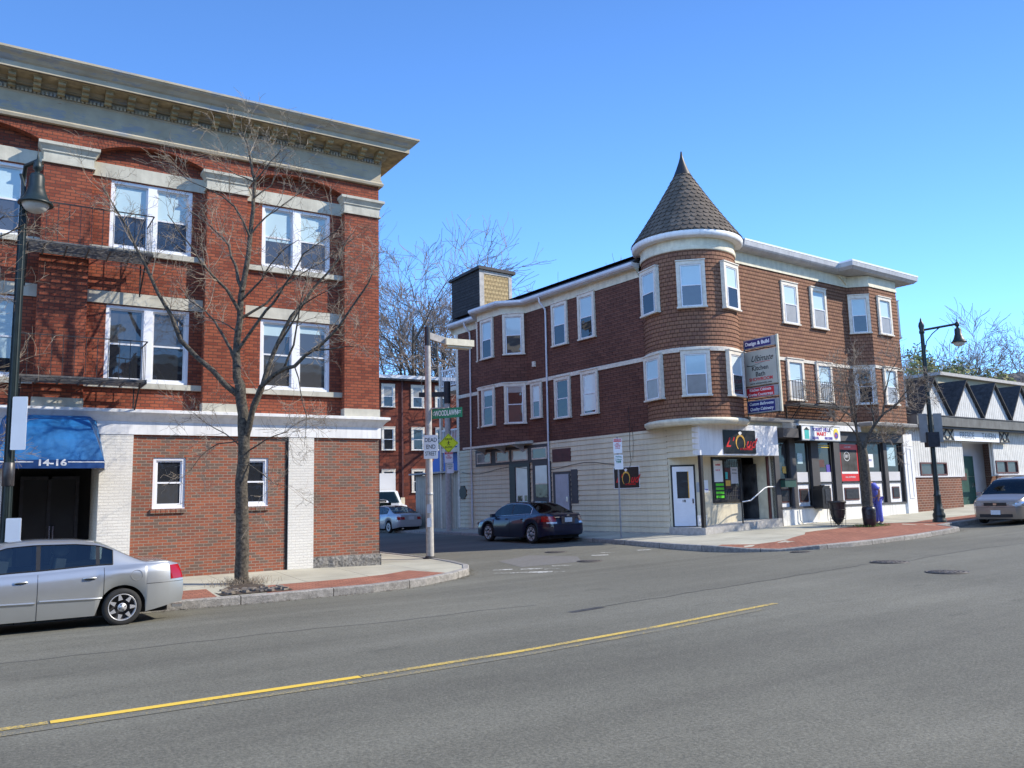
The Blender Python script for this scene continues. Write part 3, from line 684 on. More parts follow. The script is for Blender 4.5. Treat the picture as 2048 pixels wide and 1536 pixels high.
for i in range(32):
    x = -0.05-i*0.49; mb = MB(); x1 = x-0.15
    for y0, y1, z0 in ((-0.24, -0.12, 11.44), (-0.36, -0.24, 11.50), (-0.50, -0.36, 11.57)): mb.box(x1, x, y0, y1, z0, 11.654)
    mb.box(x1-.012, x+.012, -0.53, -0.12, 11.628, 11.653)
    mb.build('bracket', 'aged_soffit', cor)
mb = MB(); mb.poly([(-15.6, -0.2, 12.07), (0.2, -0.2, 12.07), (0.2, 16, 12.07), (-15.6, 16, 12.07)]); mb.build('roof', 'black_roof', apt)
# upper windows (white vinyl pairs)
def pair_window(parent, cx, z0, w, h, bl, up, low):
    key = ('pair', round(w, 2), round(h, 2))
    def fc(mb):
        mb.box(-w/2, -w/2+0.075, 0.0, 0.13, 0, h); mb.box(w/2-0.075, w/2, 0.0, 0.13, 0, h)
        mb.box(-w/2+.075, w/2-.075, 0.0, 0.13, 0, 0.07); mb.box(-w/2+.075, w/2-.075, 0.0, 0.13, h-0.07, h); mb.box(-0.10, 0.10, -0.015, 0.13, 0.07, h-0.07)
        mb.box(-w/2+.075, w/2-.075, -0.03, 0.0, 0.0, 0.045)
    o = child('window', wmesh(key, fc, 'window', 'white_frame'), parent, (cx, RD+0.03, z0))
    sw = (w-0.15-0.2)/2
    for s, bb in zip((-1, 1), bl):
        sash_unit(o, key+(s,), s*(0.10+sw/2), sw, h-0.14, 0.07, 0.085, bb, up, low, 'window_frame', 0.04, upm='pane_mid')
for i, (a, b) in enumerate(bays):
    c = (a+b)/2+0.06
    pair_window(apt, c, 8.12, 1.86, 1.68, ((1.12, 1.0), (0.8, 0.9), (0.7, 0.8), (1, 1))[i], 'blind', ('pane_mid', 'pane_dark', 'pane_mid', 'pane_dark')[i])
    pair_window(apt, c, 4.90, 1.86, 1.83, ((0.35, 0.2), (0.0, 0.0), (0.0, 1.6), (0, 0))[i], 'blind', ('pane_mid', 'pane_dark', 'pane_dark', 'pane_dark')[i])
# ground floor
mb = MB(); lw = [(-3.72, -3.0, 1.93, 3.13), (-5.69, -4.97, 1.93, 3.13)]
mb.wall(-6.2, -2.45, 0.25, 3.66, 0.012, lw, 0.14); mb.build('wall', 'mixed_brick', apt, 'mixed red and brown brick ground floor wall with two small windows')
mb = MB(); mb.wall(-15.5, -9.28, 0.25, 3.66, 0.012, [], 0.1); mb.build('wall', 'mixed_brick', apt)
mb = MB(); mb.wall(-1.86, 0.0, 0.25, 3.66, 0.012, [], 0.1); mb.poly([(0, 0.012, .25), (0, 1.5, .25), (0, 1.5, 3.66), (0, 0.012, 3.66)])
mb.build('wall', 'mixed_brick', apt, 'mixed red and brown brick wall of the ground floor')
for a, b in ((-6.83, -6.14), (-2.50, -1.84), (-9.3, -8.62)):
    mb = MB(); mb.box(a, b, -0.04, 0.35 if a > -6 else 1.6, 0.25, 3.66); mb.build('pilaster', 'painted_brick', apt, 'white painted brick pilaster')
mb = MB(); mb.box(-2.56, -2.50, -0.006, 0.02, 0.3, 3.66); mb.build('dark_gap_strip', 'black_paint', apt)  # black strip drawn for the dark gap left of the pilaster
mb = MB(); rg = random.Random(3)
rows = []
for z in (0.2, 0.36, 0.5, 0.60):
    rows.append([(-1.84+1.86*i/14, -0.05+rg.uniform(-.02, .02)+(0.03 if z > .55 else 0), z+rg.uniform(-.015, .015)) for i in range(15)])
rows.append([(-1.84+1.86*i/14, 0.05, 0.60) for i in range(15)]); mb.grid(rows, smooth=False); mb.poly([(0.02, -0.05, 0.2), (0.02, 1, 0.2), (0.02, 1, 0.58), (0.02, -0.05, 0.58)])
mb.build('foundation_stone', 'rough_granite', apt)
for a, b, c, d in lw:
    def fl(mb): 
        w = 0.72; h = 1.2
        mb.box(0, .07, 0.03, 0.13, 0.02, h); mb.box(w-.07, w, 0.03, 0.13, 0.02, h); mb.box(.07, w-.07, 0.03, 0.13, 0.02, .08); mb.box(.07, w-.07, 0.03, 0.13, h-.07, h); mb.box(0.0, w, -0.01, 0.13, 0.0, 0.02)
    o = child('window', wmesh('loww', fl, 'window', 'white_frame'), apt, (a, 0.012, c)); sash_unit(o, 'loww', 0.36, 0.58, 1.05, 0.08, 0.10, 0, 'blind', 'pane_mid' if a < -5 else 'pane_dark', 'white_frame', 0.04)
    mb = MB()
    for k in range(7): mb.box(a-0.03+k*0.111, a-0.03+k*0.111+0.101, -0.035, 0.1, c-0.1, c-0.002)
    mb.build('window_sill', 'mixed_brick', apt)
mb = MB(); mb.box(-15.6, 0.02, -0.055, 1.7, 3.655, 3.96)
mb.build('fascia', 'white_paint', apt)
mb = MB(); sweep(mb, [(-15.6, -0.05), (0.02, -0.05), (0.02, 16)], [(0.0, 3.95), (0.03, 3.97), (0.05, 4.00), (0.11, 4.08), (0.17, 4.13), (0.20, 4.15), (0.20, 4.215), (0.0, 4.245), (-0.4, 4.25)]); mb.build('belt_cornice', 'white_paint', apt)
# entrance recess, door, awning
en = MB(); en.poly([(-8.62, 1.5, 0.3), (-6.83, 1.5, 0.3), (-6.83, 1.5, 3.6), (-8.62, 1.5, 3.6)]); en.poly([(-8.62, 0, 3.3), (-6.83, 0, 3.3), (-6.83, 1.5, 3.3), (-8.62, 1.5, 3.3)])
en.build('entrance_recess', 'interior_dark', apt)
mb = MB(); mb.box(-8.3, -7.1, 1.38, 1.45, 0.42, 2.75); d = mb.build('door', 'black_paint', apt)
mb = MB()
for x in (-8.3, -7.74, -7.16): mb.box(x, x+0.07, 1.34, 1.38, 0.42, 2.75)
mb.box(-8.23, -7.16, 1.34, 1.38, 0.42, 0.52); mb.box(-8.23, -7.16, 1.34, 1.38, 2.68, 2.75); mb.build('door_frame', 'notice_dark', d)
mb = MB(); mb.box(-7.69, -7.66, 1.27, 1.33, 1.3, 1.6); mb.box(-7.62, -7.59, 1.27, 1.33, 1.3, 1.6); mb.build('handle', 'chrome', d)
mb = MB(); mb.box(-8.62, -6.83, -0.02, 1.5, 0.25, 0.43); mb.build('doorstep', 'stone', apt)
a0, a1, pr = -8.95, -6.72, 0.95
def awn_rows(x0, x1):
    prof = [(0.02, 4.05), (0.18, 4.03), (0.36, 3.94), (0.55, 3.76), (0.74, 3.47), (0.88, 3.18), (0.95, 3.02)]
    return prof
prof = awn_rows(a0, a1); mb = MB()
# front barrel with tapered hipped ends
rows = []
for d, z in prof:
    ins = max(0, (z-3.02))*0.22; rows.append([(a0+ins, -d, z), (a0+ins+0.28, -d, z), (a1-ins-0.28, -d, z), (a1-ins, -d*0.55, z-.0)])
mb.grid([[(a0+max(0, z-3.02)*.2+.0, -0.02-d*0.0, z), (a0+max(0, z-3.02)*0.3+0.12, -d, z), (a1-max(0, z-3.02)*0.3-0.12, -d, z), (a1-max(0, z-3.02)*.2, -0.02, z)] for d, z in prof], smooth=False)
aw = mb.build('awning', 'awning_top', apt, 'blue fabric entrance awning with white street numbers')
mb = MB(); cr = [(a0, -0.02), (a0+0.12, -0.955), (a1-0.12, -0.955), (a1, -0.02)]
sweep(mb, cr, [(0.004, 3.02), (0.004, 2.84)], caps=False); mb.build('valance', 'awning_blue', aw)
mb = MB(); sweep(mb, [(a0, -0.02), (a0+0.12, -0.955), (a0+0.78, -0.955)], [(0.008, 2.965), (0.008, 2.985)], caps=False); sweep(mb, [(a0+1.42, -0.955), (a1-0.12, -0.955), (a1, -0.02)], [(0.008, 2.965), (0.008, 2.985)], caps=False)
mb.build('stripe', 'sign_white', aw)
text('lettering', '14-16', 0.185, aw, 'sign_white', (-7.83, -0.962, 2.955), 0, off=0.006, xs=1.3)
# ---- fire escape on the brick building
fe = thing('fire_escape', 'black iron fire escape balconies on two floors of the brick block beside the street lamp', 'fire escape', (AX, AY, 0))
def balcony(parent, x0, x1, z, y0, pr, rail=0.9, step=0.22, brk=2):
    mb = MB()
    n = int((pr)/0.11)
    for k in range(n+1): y = y0-0.05-(pr-0.05)*k/n; mb.box(x0, x1, y-0.022, y+0.022, z-0.014, z+0.014)
    for x in [x0+(x1-x0)*k/6 for k in range(7)]: mb.box(x-0.015, x+0.015, y0-pr, y0, z-0.04, z-0.012)
    mb.box(x0, x1, y0-pr-0.01, y0-pr+0.01, z-0.04, z+0.03); mb.box(x0-0.01, x0+0.01, y0-pr, y0, z-0.06, z+0.04); mb.box(x1-0.01, x1+0.01, y0-pr, y0, z-0.06, z+0.04)
    p = mb.build('platform', 'grating', parent)
    mb = MB()
    for zz in (rail, rail*0.5) if rail > 0.8 else (rail,):
        mb.bar((x0, y0-pr, z+zz), (x1, y0-pr, z+zz), 0.022) if zz == rail else None
        if zz == rail:
            for xx in (x0, x1): mb.bar((xx, y0, z+zz), (xx, y0-pr, z+zz), 0.022)
    x = x0
    while x <= x1+1e-3: mb.bar((x, y0-pr, z), (x, y0-pr, z+rail), 0.013); x += step
    for k in range(1, int(pr/step)+1):
        for xx in (x0, x1): mb.bar((xx, y0-pr+k*step, z), (xx, y0-pr+k*step, z+rail), 0.013)
    mb.build('railing', 'iron', parent)
    for k in range(brk):
        x = x0+0.12+(x1-x0-0.24)*k/max(1, brk-1); mb = MB()
        mb.bar((x, y0-pr+0.05, z-0.05), (x, y0-0.01, z-0.75), 0.03); mb.bar((x, y0-0.012, z-0.05), (x, y0-0.012, z-0.8), 0.03); mb.build('bracket', 'iron', parent)
balcony(fe, -8.6, -6.0, 7.72, 0.0, 0.95, brk=2); balcony(fe, -8.6, -6.05, 4.78, 0.0, 0.95, brk=2)

# grit and leaf litter lying along the gutters
rg = random.Random(66); mb = MB()
def litter(P, side, n, lo, hi):
    for _ in range(n):
        i = rg.randrange(len(P)-1); t_ = rg.random(); x = P[i][0]+(P[i+1][0]-P[i][0])*t_; y = P[i][1]+(P[i+1][1]-P[i][1])*t_
        dx, dy = P[i+1][0]-P[i][0], P[i+1][1]-P[i][1]; l = hypot(dx, dy); d = abs(rg.gauss(0, 0.14)); x += dy/l*d*side; y -= dx/l*d*side
        if not lo < x < hi: continue
        z = zroad(x, y)+0.006; s_ = rg.uniform(.008, .03); a = rg.uniform(0, pi); mb.poly([(x+s_*cos(a+k*2.1), y+s_*sin(a+k*2.1), z+rg.uniform(0, .012)) for k in range(3)])
litter([p for p in LK if p[0] > -5 and p[1] < 30], 1, 900, -5, 11.6); litter([p for p in RK if p[0] < 34 and p[1] < 30], 1, 900, 17.5, 34)
o = mb.build('leaf_litter', 'soil'); o['kind'] = 'stuff'
# ================================================================ brown corner building
BX, BY, BR = 20.797, 20.553, radians(3.8)
bw = thing('corner_building', 'three storey brown shingled corner building with conical turret roof and cream clapboard base', 'building', (BX, BY, 0), BR)
def W(u, v, z=0): return Vector((BX+u*cos(BR)-v*sin(BR), BY+u*sin(BR)+v*cos(BR), z))
TC = (1.1, 1.05); TR = 1.7
aS = atan2(2.387-1.05, 0-1.1); aF = atan2(0-1.05, 2.437-1.1)
arc = []
a_start = atan2(sqrt(TR*TR-1.1*1.1), -1.1); a_end = atan2(-1.05, sqrt(TR*TR-1.05*1.05))
NA = 30
a_end2 = a_end+2*pi
for i in range(NA+1):
    a = a_start+(a_end2-a_start)*i/NA; arc.append((TC[0]+TR*cos(a), TC[1]+TR*sin(a)))
sidebay = [(0, 13.1), (-0.8, 12.25), (-0.8, 10.4), (0, 9.6)]
wallU = [(0, 15.35)]+sidebay+arc+[(9.8, 0), (10.45, -0.65), (12.6, -0.65), (13.3, 0), (13.3, 15.35)]
mb = MB(); lap_wall(mb, wallU[:6], 4.30, 10.15, 0.145, 0.018); mb.build('wall', 'shaded_side_shingle', bw, 'brown shingled side wall with a canted bay, shade darkened into its colour')
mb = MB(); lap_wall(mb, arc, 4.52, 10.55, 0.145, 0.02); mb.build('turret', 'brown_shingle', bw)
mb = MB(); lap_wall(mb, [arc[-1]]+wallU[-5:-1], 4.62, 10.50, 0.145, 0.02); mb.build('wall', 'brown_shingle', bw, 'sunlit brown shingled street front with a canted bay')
mb = MB(); mb.poly([(13.3, 0, 0.3), (13.3, 15.35, 0.3), (13.3, 15.35, 11), (13.3, 0, 11)]); mb.poly([(0, 15.35, .3), (13.3, 15.35, .3), (13.3, 15.35, 10.6), (0, 15.35, 10.6)][::-1]); mb.build('wall', 'brown_shingle', bw, 'plain rear wall')
# turret frieze, ring, skirt, cone
def arcpath(R, n=40, ext=0.0):
    return [(TC[0]+R*cos(a_start-ext+(a_end2-a_start+2*ext)*i/n), TC[1]+R*sin(a_start-ext+(a_end2-a_start+2*ext)*i/n)) for i in range(n+1)]
mb = MB(); sweep(mb, arcpath(TR), [(0.0, 10.50), (0.035, 10.50), (0.05, 10.53), (0.05, 10.63), (0.02, 10.65), (0.02, 10.90), (0.05, 10.93), (0.10, 10.95)], caps=False); mb.build('turret_frieze', 'cream_trim', bw)
mb = MB(); mb.lathe([(1.68, 10.93), (1.98, 10.93), (2.02, 10.97), (2.04, 11.12), (2.0, 11.16), (1.9, 11.17)], 48, (TC[0], TC[1], 0)); mb.build('turret_eave', 'white_paint', bw)
mb = MB(); mb.lathe([(1.70, 4.30), (1.80, 4.32), (1.80, 4.36), (1.86, 4.40), (1.86, 4.50), (1.80, 4.53), (1.70, 4.55)], 48, (TC[0], TC[1], 0), a0=a_start-.1, a1=a_end2+.25); mb.poly([(TC[0]+1.7*cos(a_start+i*(a_end2-a_start)/24), TC[1]+1.7*sin(a_start+i*(a_end2-a_start)/24), 4.33) for i in range(25)]); mb.build('turret_skirt', 'cream_trim', bw)
cone = MB(); R0, R1, Z0, Z1 = 2.06, 0.27, 11.14, 13.95
def cr(z): t = (z-Z0)/(Z1-Z0); return R0+(R1-R0)*t-0.05*sin(pi*t)
rows = 15; dz = (Z1-Z0)/rows; cone.lathe([(cr(Z0+(Z1-Z0)*k/12)-0.012, Z0+(Z1-Z0)*k/12) for k in range(13)], 40, (TC[0], TC[1], 0))
rg = random.Random(11)
for r in range(rows):
    zt = Z0+(r+1.15)*dz; zb = Z0+r*dz+0.03; rad = cr(min(zb, Z1)); n = max(9, int(2*pi*rad/0.235)); off = 0.5*(r % 2)
    for k in range(n):
        a = (k+off)*2*pi/n+rg.uniform(-.004, .004); ha = pi/n*0.965; pts = []
        for (fa, fz) in ((-1, 1), (-1, 0.45), (-0.62, 0.1), (-0.3, 0.0), (0.3, 0.0), (0.62, 0.1), (1, 0.45), (1, 1)):
            z = zb+(zt-zb)*fz; z = min(z, Z1+0.02); R = cr(z)+0.022*(1-fz)+0.004; aa = a+ha*fa; pts.append((TC[0]+R*cos(aa), TC[1]+R*sin(aa), z))
        cone.poly(pts)
rf = cone.build('turret_roof', 'cone_shingle', bw)
mb = MB(); mb.lathe([(0.33, 13.88), (0.30, 13.96), (0.22, 14.15), (0.12, 14.42), (0.06, 14.62), (0.025, 14.85), (0.0, 14.86)], 20, (TC[0], TC[1], 0)); mb.build('spire', 'black_paint', rf)
# eaves: side
sp = [(0, 15.6)]+sidebay+[(0, 2.45)]
mb = MB(); sweep(mb, sp, [(0.03, 10.12), (0.03, 10.44), (0.05, 10.46), (0.30, 10.48)]); mb.build('frieze', 'cream_trim', bw)
mb = MB(); sweep(mb, sp, [(0.02, 10.47), (0.31, 10.47), (0.32, 10.50), (0.38, 10.50), (0.42, 10.56), (0.42, 10.66), (0.34, 10.67), (0.30, 10.64), (0.0, 10.66)]); mb.build('gutter', 'gutter', bw)
mb = MB(); sweep(mb, [(0, 15.6), (0, 2.45)], [(0.30, 10.655), (0.20, 10.80), (-0.2, 10.95), (-1.5, 11.0)]); mb.build('roof_edge', 'black_roof', bw)
# eaves: front
fp = [(2.3, 0), (9.4, 0)]
mb = MB(); sweep(mb, [(2.35, 0), (9.8, 0), (10.45, -0.65), (12.6, -0.65), (13.32, 0), (13.32, 0.6)], [(0.035, 10.44), (0.05, 10.44), (0.05, 10.52), (0.02, 10.53), (0.02, 10.92)]); mb.build('frieze', 'cream_trim', bw)
mb = MB(); sweep(mb, [(2.6, 0), (9.15, 0)], [(0.0, 10.92), (0.30, 10.94), (0.40, 11.0), (0.44, 11.06), (0.46, 11.22), (0.44, 11.28), (0.0, 11.32), (-1.0, 11.30)]); c_ = mb.build('cornice', 'fascia_gray', bw); mb = MB(); sweep(mb, [(2.6, 0), (9.15, 0)], [(0.47, 11.235), (0.475, 11.30), (0.40, 11.31)], caps=False); mb.build('drip_edge', 'white_frame', c_)
bay = [(9.15, 0.35), (9.15, -0.62), (13.45, -0.62), (13.45, 0.9)]
mb = MB(); sweep(mb, bay, [(-0.4, 10.93), (0.30, 10.94), (0.34, 10.98), (0.42, 11.05), (0.44, 11.20), (0.42, 11.27), (-0.2, 11.33)]); mb.poly([(9.1, 0.3, 11.32), (9.1, -0.6, 11.32), (13.5, -0.6, 11.32), (13.5, 0.9, 11.32)]); mb.poly([(9.1, 0.3, 10.935), (9.1, -0.6, 10.935), (13.5, -0.6, 10.935), (13.5, 0.9, 10.935)])
c_ = mb.build('bay_cornice', 'fascia_gray', bw); mb = MB(); sweep(mb, bay, [(0.45, 11.215), (0.455, 11.285), (0.38, 11.30)], caps=False); mb.build('drip_edge', 'white_frame', c_)
for x, sgn in ((9.75, -1), (13.2, 1)):
    mb = MB(); mb.xz([(x, 10.55), (x, 10.92), (x+sgn*0.55, 10.92), (x+sgn*0.5, 10.84), (x+sgn*0.2, 10.72)], -0.10, 0.02); mb.build('bracket', 'cream_trim', bw)
mb = MB(); mb.poly([(-0.1, 2, 10.98), (2, -0.1, 11.2), (13.4, -0.2, 11.3), (13.4, 15.5, 10.98), (-0.1, 15.5, 10.98)]); mb.build('roof', 'black_roof', bw)
# belt trims between second and third storey
mb = MB(); lo = [(0, 15.35)]+sidebay+arc[:1]; sweep(mb, lo, [(0.02, 6.88), (0.05, 6.88), (0.055, 7.03), (0.02, 7.05)], caps=False); mb.build('belt_trim', 'casing_paint', bw)
mb = MB(); sweep(mb, arc, [(0.02, 6.86), (0.05, 6.86), (0.06, 7.0), (0.02, 7.02)], caps=False); mb.build('belt_trim', 'casing_paint', bw)
mb = MB(); sweep(mb, [arc[-1]]+wallU[-5:-1], [(0.02, 6.95), (0.05, 6.95), (0.055, 7.06), (0.02, 7.08)], caps=False); mb.build('belt_trim', 'casing_paint', bw)
mb = MB(); mb.box(-0.03, 0.08, 15.2, 15.4, 0.6, 10.12); mb.build('corner_board', 'casing_paint', bw)
# windows.  side wall faces -u: local rotation -90deg
def sidewin(v, z, w, h, **k): cased_window(bw, -0.02, v, z, -pi/2, w, h, **k)
sidewin(7.21, 8.25, 1.02, 1.87, blind=0.9); sidewin(5.5, 8.25, 1.02, 1.90, blind=0.9)
sidewin(7.17, 5.17, 1.02, 1.76, blind=0.0); sidewin(5.47, 5.17, 1.0, 1.80, blind=1.9, up='white_blind')
sidewin(8.93, 5.33, 0.76, 1.60, blind=0.8, up='white_blind', low='pane_mid')
for z, h, bl, lw in ((8.25, 1.87, 0.8, 'pane_mid'), (5.17, 1.82, 0.3, 'pane_mid')):
    cased_window(bw, -0.4-0.014, 10.0-0.014, z, -pi/2+pi/4, 0.98, h, blind=bl, low=lw, up='blind' if z > 7 else 'gray_blind')
    cased_window(bw, -0.82, 11.45, z, -pi/2, 1.0, h, blind=bl if z > 7 else 0.3)
    cased_window(bw, -0.4-0.014, 12.67+0.014, z, -pi/2-pi/4, 0.92, h, blind=bl)
for ang, ws in ((167, 1.06), (-136, 1.0), (-81, 1.0)):
    a = radians(ang); R = TR+0.045
    for z, h, bl in ((8.38, 1.70, 0.95), (5.27, 1.62, {167: 0.9, -136: 0.95, -81: 1.0}[ang])):
        cased_window(bw, TC[0]+R*cos(a), TC[1]+R*sin(a), z, a+pi/2, ws, h, blind=bl, up='blind' if not (z < 6 and ang == -81) else 'white_blind', low='pane_dark' if z > 6 or ang == -81 else 'gray_blind', proud=0.05)
for x0, z, h, bl in ((5.745, 8.42, 1.70, 0.9), (7.655, 8.42, 1.71, 0.9), (5.757, 5.40, 1.65, 1.0), (7.678, 5.40, 1.65, 0.95)):
    cased_window(bw, x0, -0.02, z, 0, 1.06, h, blind=bl, low='gray_blind')
for z, h, bl, up in ((8.42, 1.66, 0.9, 'blind'), (5.42, 1.62, 0.0, 'blind')):
    cased_window(bw, 10.125-0.014, -0.325-0.014, z, -pi/4, 0.86, h, blind=bl, up=up, low='pane_dark')
    cased_window(bw, 11.50, -0.67, z, 0, 1.02, h, blind=0.95, up='blind', low='gray_blind')
    cased_window(bw, 12.95+0.014, -0.325-0.014, z, pi/4, 0.86, h, blind=bl)
# downspouts
for v, zt in ((8.18, 10.5), (14.09, 10.5)):
    mb = MB(); mb.tube([(-0.36, v, zt), (-0.34, v, zt-0.18), (-0.10, v-0.08, zt-0.5), (-0.075, v-0.08, zt-0.7), (-0.075, v, 4.2), (-0.075, v, 0.62)], 0.042, 8); mb.build('downspout', 'gutter', bw)
# clapboard ground floor, side (path towards the corner; openings covered by proud parts)
mb = MB(); lap_wall(mb, [(0, 15.35), (0, 1.5)], 0.60, 4.38, 0.20, 0.03); mb.build('wall', 'clapboard', bw, 'cream clapboard ground floor wall along the side street')
mb = MB(); lap_wall(mb, [(0, 1.5), (0, 0.0)], 3.24, 4.44, 0.20, 0.03); mb.poly([(0, 1.5, 3.24), (0, 0, 3.24), (0.02, 0, 3.24), (0.02, 1.5, 3.24)]); mb.build('wall', 'clapboard', bw, 'clapboard panel above the corner entrance')
mb = MB(); mb.box(-0.02, 0.06, 0.9, 15.35, 0.3, 0.6); mb.build('foundation', 'concrete_pole', bw)
# ragged shingle bottom edge
# old shopfront remains on the side wall
mb = MB(); mb.box(-0.06, 0.0, 8.22, 13.75, 3.46, 4.22); t = mb.build('transom_frame', 'dark_gray_paint', bw)
for a, b, m_ in ((13.6, 12.45, 'gray_blind'), (12.05, 11.0, 'gray_blind'), (10.8, 9.65, 'white_blind'), (9.35, 8.3, 'pane_mid')):
    mb = MB(); mb.box(-0.09, -0.06, b, a, 3.57, 3.63); mb.box(-0.09, -0.06, b, a, 4.02, 4.08); mb.box(-0.09, -0.06, b, b+0.06, 3.63, 4.02); mb.box(-0.09, -0.06, a-0.06, a, 3.63, 4.02); f = mb.build('window', 'casing_paint', bw)
    mb = MB(); mb.poly([(-0.068, a-.06, 3.63), (-0.068, b+.06, 3.63), (-0.068, b+.06, 4.02), (-0.068, a-.06, 4.02)]); mb.build('pane', m_, f)
# hood under the bay
mb = MB(); mb.xz([(0, 4.30), (0, 4.42), (-1.0, 4.33), (-1.0, 4.24)], 9.3, 13.4); mb.build('hood', 'casing_paint', bw)
for v in (9.9, 11.3, 12.9): mb = MB(); mb.xz([(0, 3.9), (0, 4.30), (-0.7, 4.25), (-0.25, 4.1)], v, v+0.12); mb.build('bracket', 'gutter', bw)
mb = MB(); mb.box(-0.07, 0, 10.62, 11.05, 0.6, 3.46); mb.box(-0.07, 0, 9.55, 9.72, 0.6, 3.46); mb.box(-0.07, 0, 9.72, 10.62, 3.3, 3.46); dfr = mb.build('door_frame', 'black_paint', bw)
mb = MB(); mb.poly([(-0.03, 10.62, 0.65), (-0.03, 9.72, 0.65), (-0.03, 9.72, 3.3), (-0.03, 10.62, 3.3)]); mb.build('pane', 'white_blind', dfr)
mb = MB()
for (za, zb) in ((1.75, 2.05), (1.1, 1.6)):
    for (va, vb) in ((10.0, 9.8), (10.5, 10.15)): mb.poly([(-0.034, va, za), (-0.034, vb, za), (-0.034, vb, zb), (-0.034, va, zb)])
mb.build('lower_lite', 'pane_dark', dfr)
mb = MB(); mb.box(-0.06, 0, 8.1, 9.35, 1.75, 3.46); f = mb.build('window', 'dark_gray_paint', bw)
mb = MB(); mb.poly([(-0.066, 9.15, 2.55), (-0.066, 8.35, 2.55), (-0.066, 8.35, 3.3), (-0.066, 9.15, 3.3)]); mb.build('blind', 'white_blind', f)
mb = MB(); mb.poly([(-0.066, 9.15, 1.95), (-0.066, 8.35, 1.95), (-0.066, 8.35, 2.5), (-0.066, 9.15, 2.5)]); mb.build('pane', 'pane_dark', f)
mb = MB(); mb.box(-0.075, -0.055, 8.35, 9.15, 2.50, 2.55); mb.build('sash', 'casing_paint', f)
mb = MB(); mb.box(-0.05, 0, 6.86, 7.98, 0.6, 2.98); f = mb.build('door_frame', 'dark_gray_paint', bw)
mb = MB(); mb.box(-0.075, -0.05, 6.96, 7.80, 0.62, 2.88)
for za, zb in ((0.8, 1.55), (1.75, 2.7)):
    for va in (7.05, 7.45): mb.box(-0.083, -0.075, va, va+0.28, za, zb)
d = mb.build('door', 'door_gray', f); mb = MB(); mb.box(-0.10, -0.083, 7.02, 7.07, 1.75, 1.95); mb.build('handle', 'chrome', d)
mb = MB(); mb.box(-0.04, 0, 6.42, 6.82, 1.68, 3.05); mb.build('shutter', 'dark_gray_paint', bw)
mb = MB(); mb.box(-0.03, 0, 6.8, 8.0, 3.40, 3.94); mb.build('patch_panel', 'maroon', bw)
mb = MB(); mb.prism([(0.32*cos(a+pi/8), 0.34*sin(a+pi/8)) for a in [k*pi/4 for k in range(8)]], 0, 0.05)
mb.v = [(-p[2]-0.01, 14.93+p[0], 2.27+p[1]) for p in mb.v]; mb.build('octagonal_vent', 'black_paint', bw)
for (v, z) in ((8.6, 6.5+.0), ): mb = MB(); mb.box(-0.10, -0.01, 8.95, 9.12, 7.62, 7.85); mb.build('vent_box', 'casing_paint', bw)
# loose cables stapled on the side wall
mb = MB(); rg = random.Random(4)
mb.tube([(-0.03, 3.35, 5.3), (-0.04, 3.32, 4.4), (-0.05, 3.36, 3.7), (-0.06, 3.30, 3.2), (-0.04, 3.42, 2.95)], 0.010, 4); mb.tube([(-0.03, 3.2, 4.6), (-0.05, 3.15, 3.9), (-0.04, 3.22, 3.3)], 0.008, 4)
mb.tube([(-0.04, 15.0-0.75*i, 3.25-0.12*sin(i*0.9)-0.02*i*.3) for i in range(16)], 0.010, 4); mb.build('cable', 'notice_dark', bw)
# corner entrance: canted door wall, shop window wall, ceiling, post
mb = MB(); mb.poly([(0, 1.5, 0.6), (0.75, 0.75, 0.6), (0.75, 0.75, 3.26), (0, 1.5, 3.26)])
mb.poly([(0.75, 0.75, 0.6), (1.42, 0.75, 0.6), (1.42, 0.75, 3.26), (0.75, 0.75, 3.26)]); mb.poly([(1.42, 0.75, 0.6), (3.08, 0.75, 0.6), (3.08, 0.75, 1.60), (1.42, 0.75, 1.60)])
mb.poly([(0, 1.5, 3.25), (0, 0, 3.25), (4.1, 0, 3.25), (4.1, 0.9, 3.25), (0.75, 0.75, 3.25)]); mb.build('wall', 'clapboard', bw, 'cream wall of the recessed corner entrance')
c45 = -pi/4
dh = thing_door = bpy.data.objects.new('door', None)
def canted(name, mat, x0, x1, z0, z1, y0, y1, par):   # box on the canted wall: x measured along the wall from the clapboard edge
    mb = MB(); mb.box(x0, x1, y0, y1, z0, z1); o = mb.build(name, mat, par); return o
bpy.data.objects.remove(dh)
fr = canted('door_frame', 'black_paint', 0.07, 0.93, 0.80, 2.98, -0.02, 0.03, bw); fr.location = (0, 1.5, 0); fr.rotation_euler = (0, 0, c45)
d = canted('door', 'door_white', 0.13, 0.87, 0.83, 2.92, -0.045, -0.02, fr)
canted('pane', 'pane_mid', 0.28, 0.68, 1.82, 2.75, -0.050, -0.045, d) if False else None
g = canted('door_window', 'shop_glass', 0.27, 0.69, 1.80, 2.74, -0.052, -0.045, fr); canted('window_trim', 'gold_paint', 0.665, 0.695, 1.80, 2.74, -0.056, -0.052, g)
canted('door_panel', 'door_white', 0.24, 0.46, 0.98, 1.60, -0.052, -0.045, fr); canted('door_panel', 'door_white', 0.53, 0.75, 0.98, 1.60, -0.052, -0.045, fr); text('lettering', '18', 0.13, fr, 'notice_dark', (0.49, -0.055, 1.70), off=0.003); canted('handle', 'chrome', 0.78, 0.83, 1.62, 1.78, -0.09, -0.045, fr)
mb = MB(); mb.box(0.93, 1.05, -0.03, 0.0, 2.15, 2.5); o = mb.build('intercom', 'galvanised', bw); o.location = (0.03, 1.5, -0.15); o.rotation_euler = (0, 0, c45)
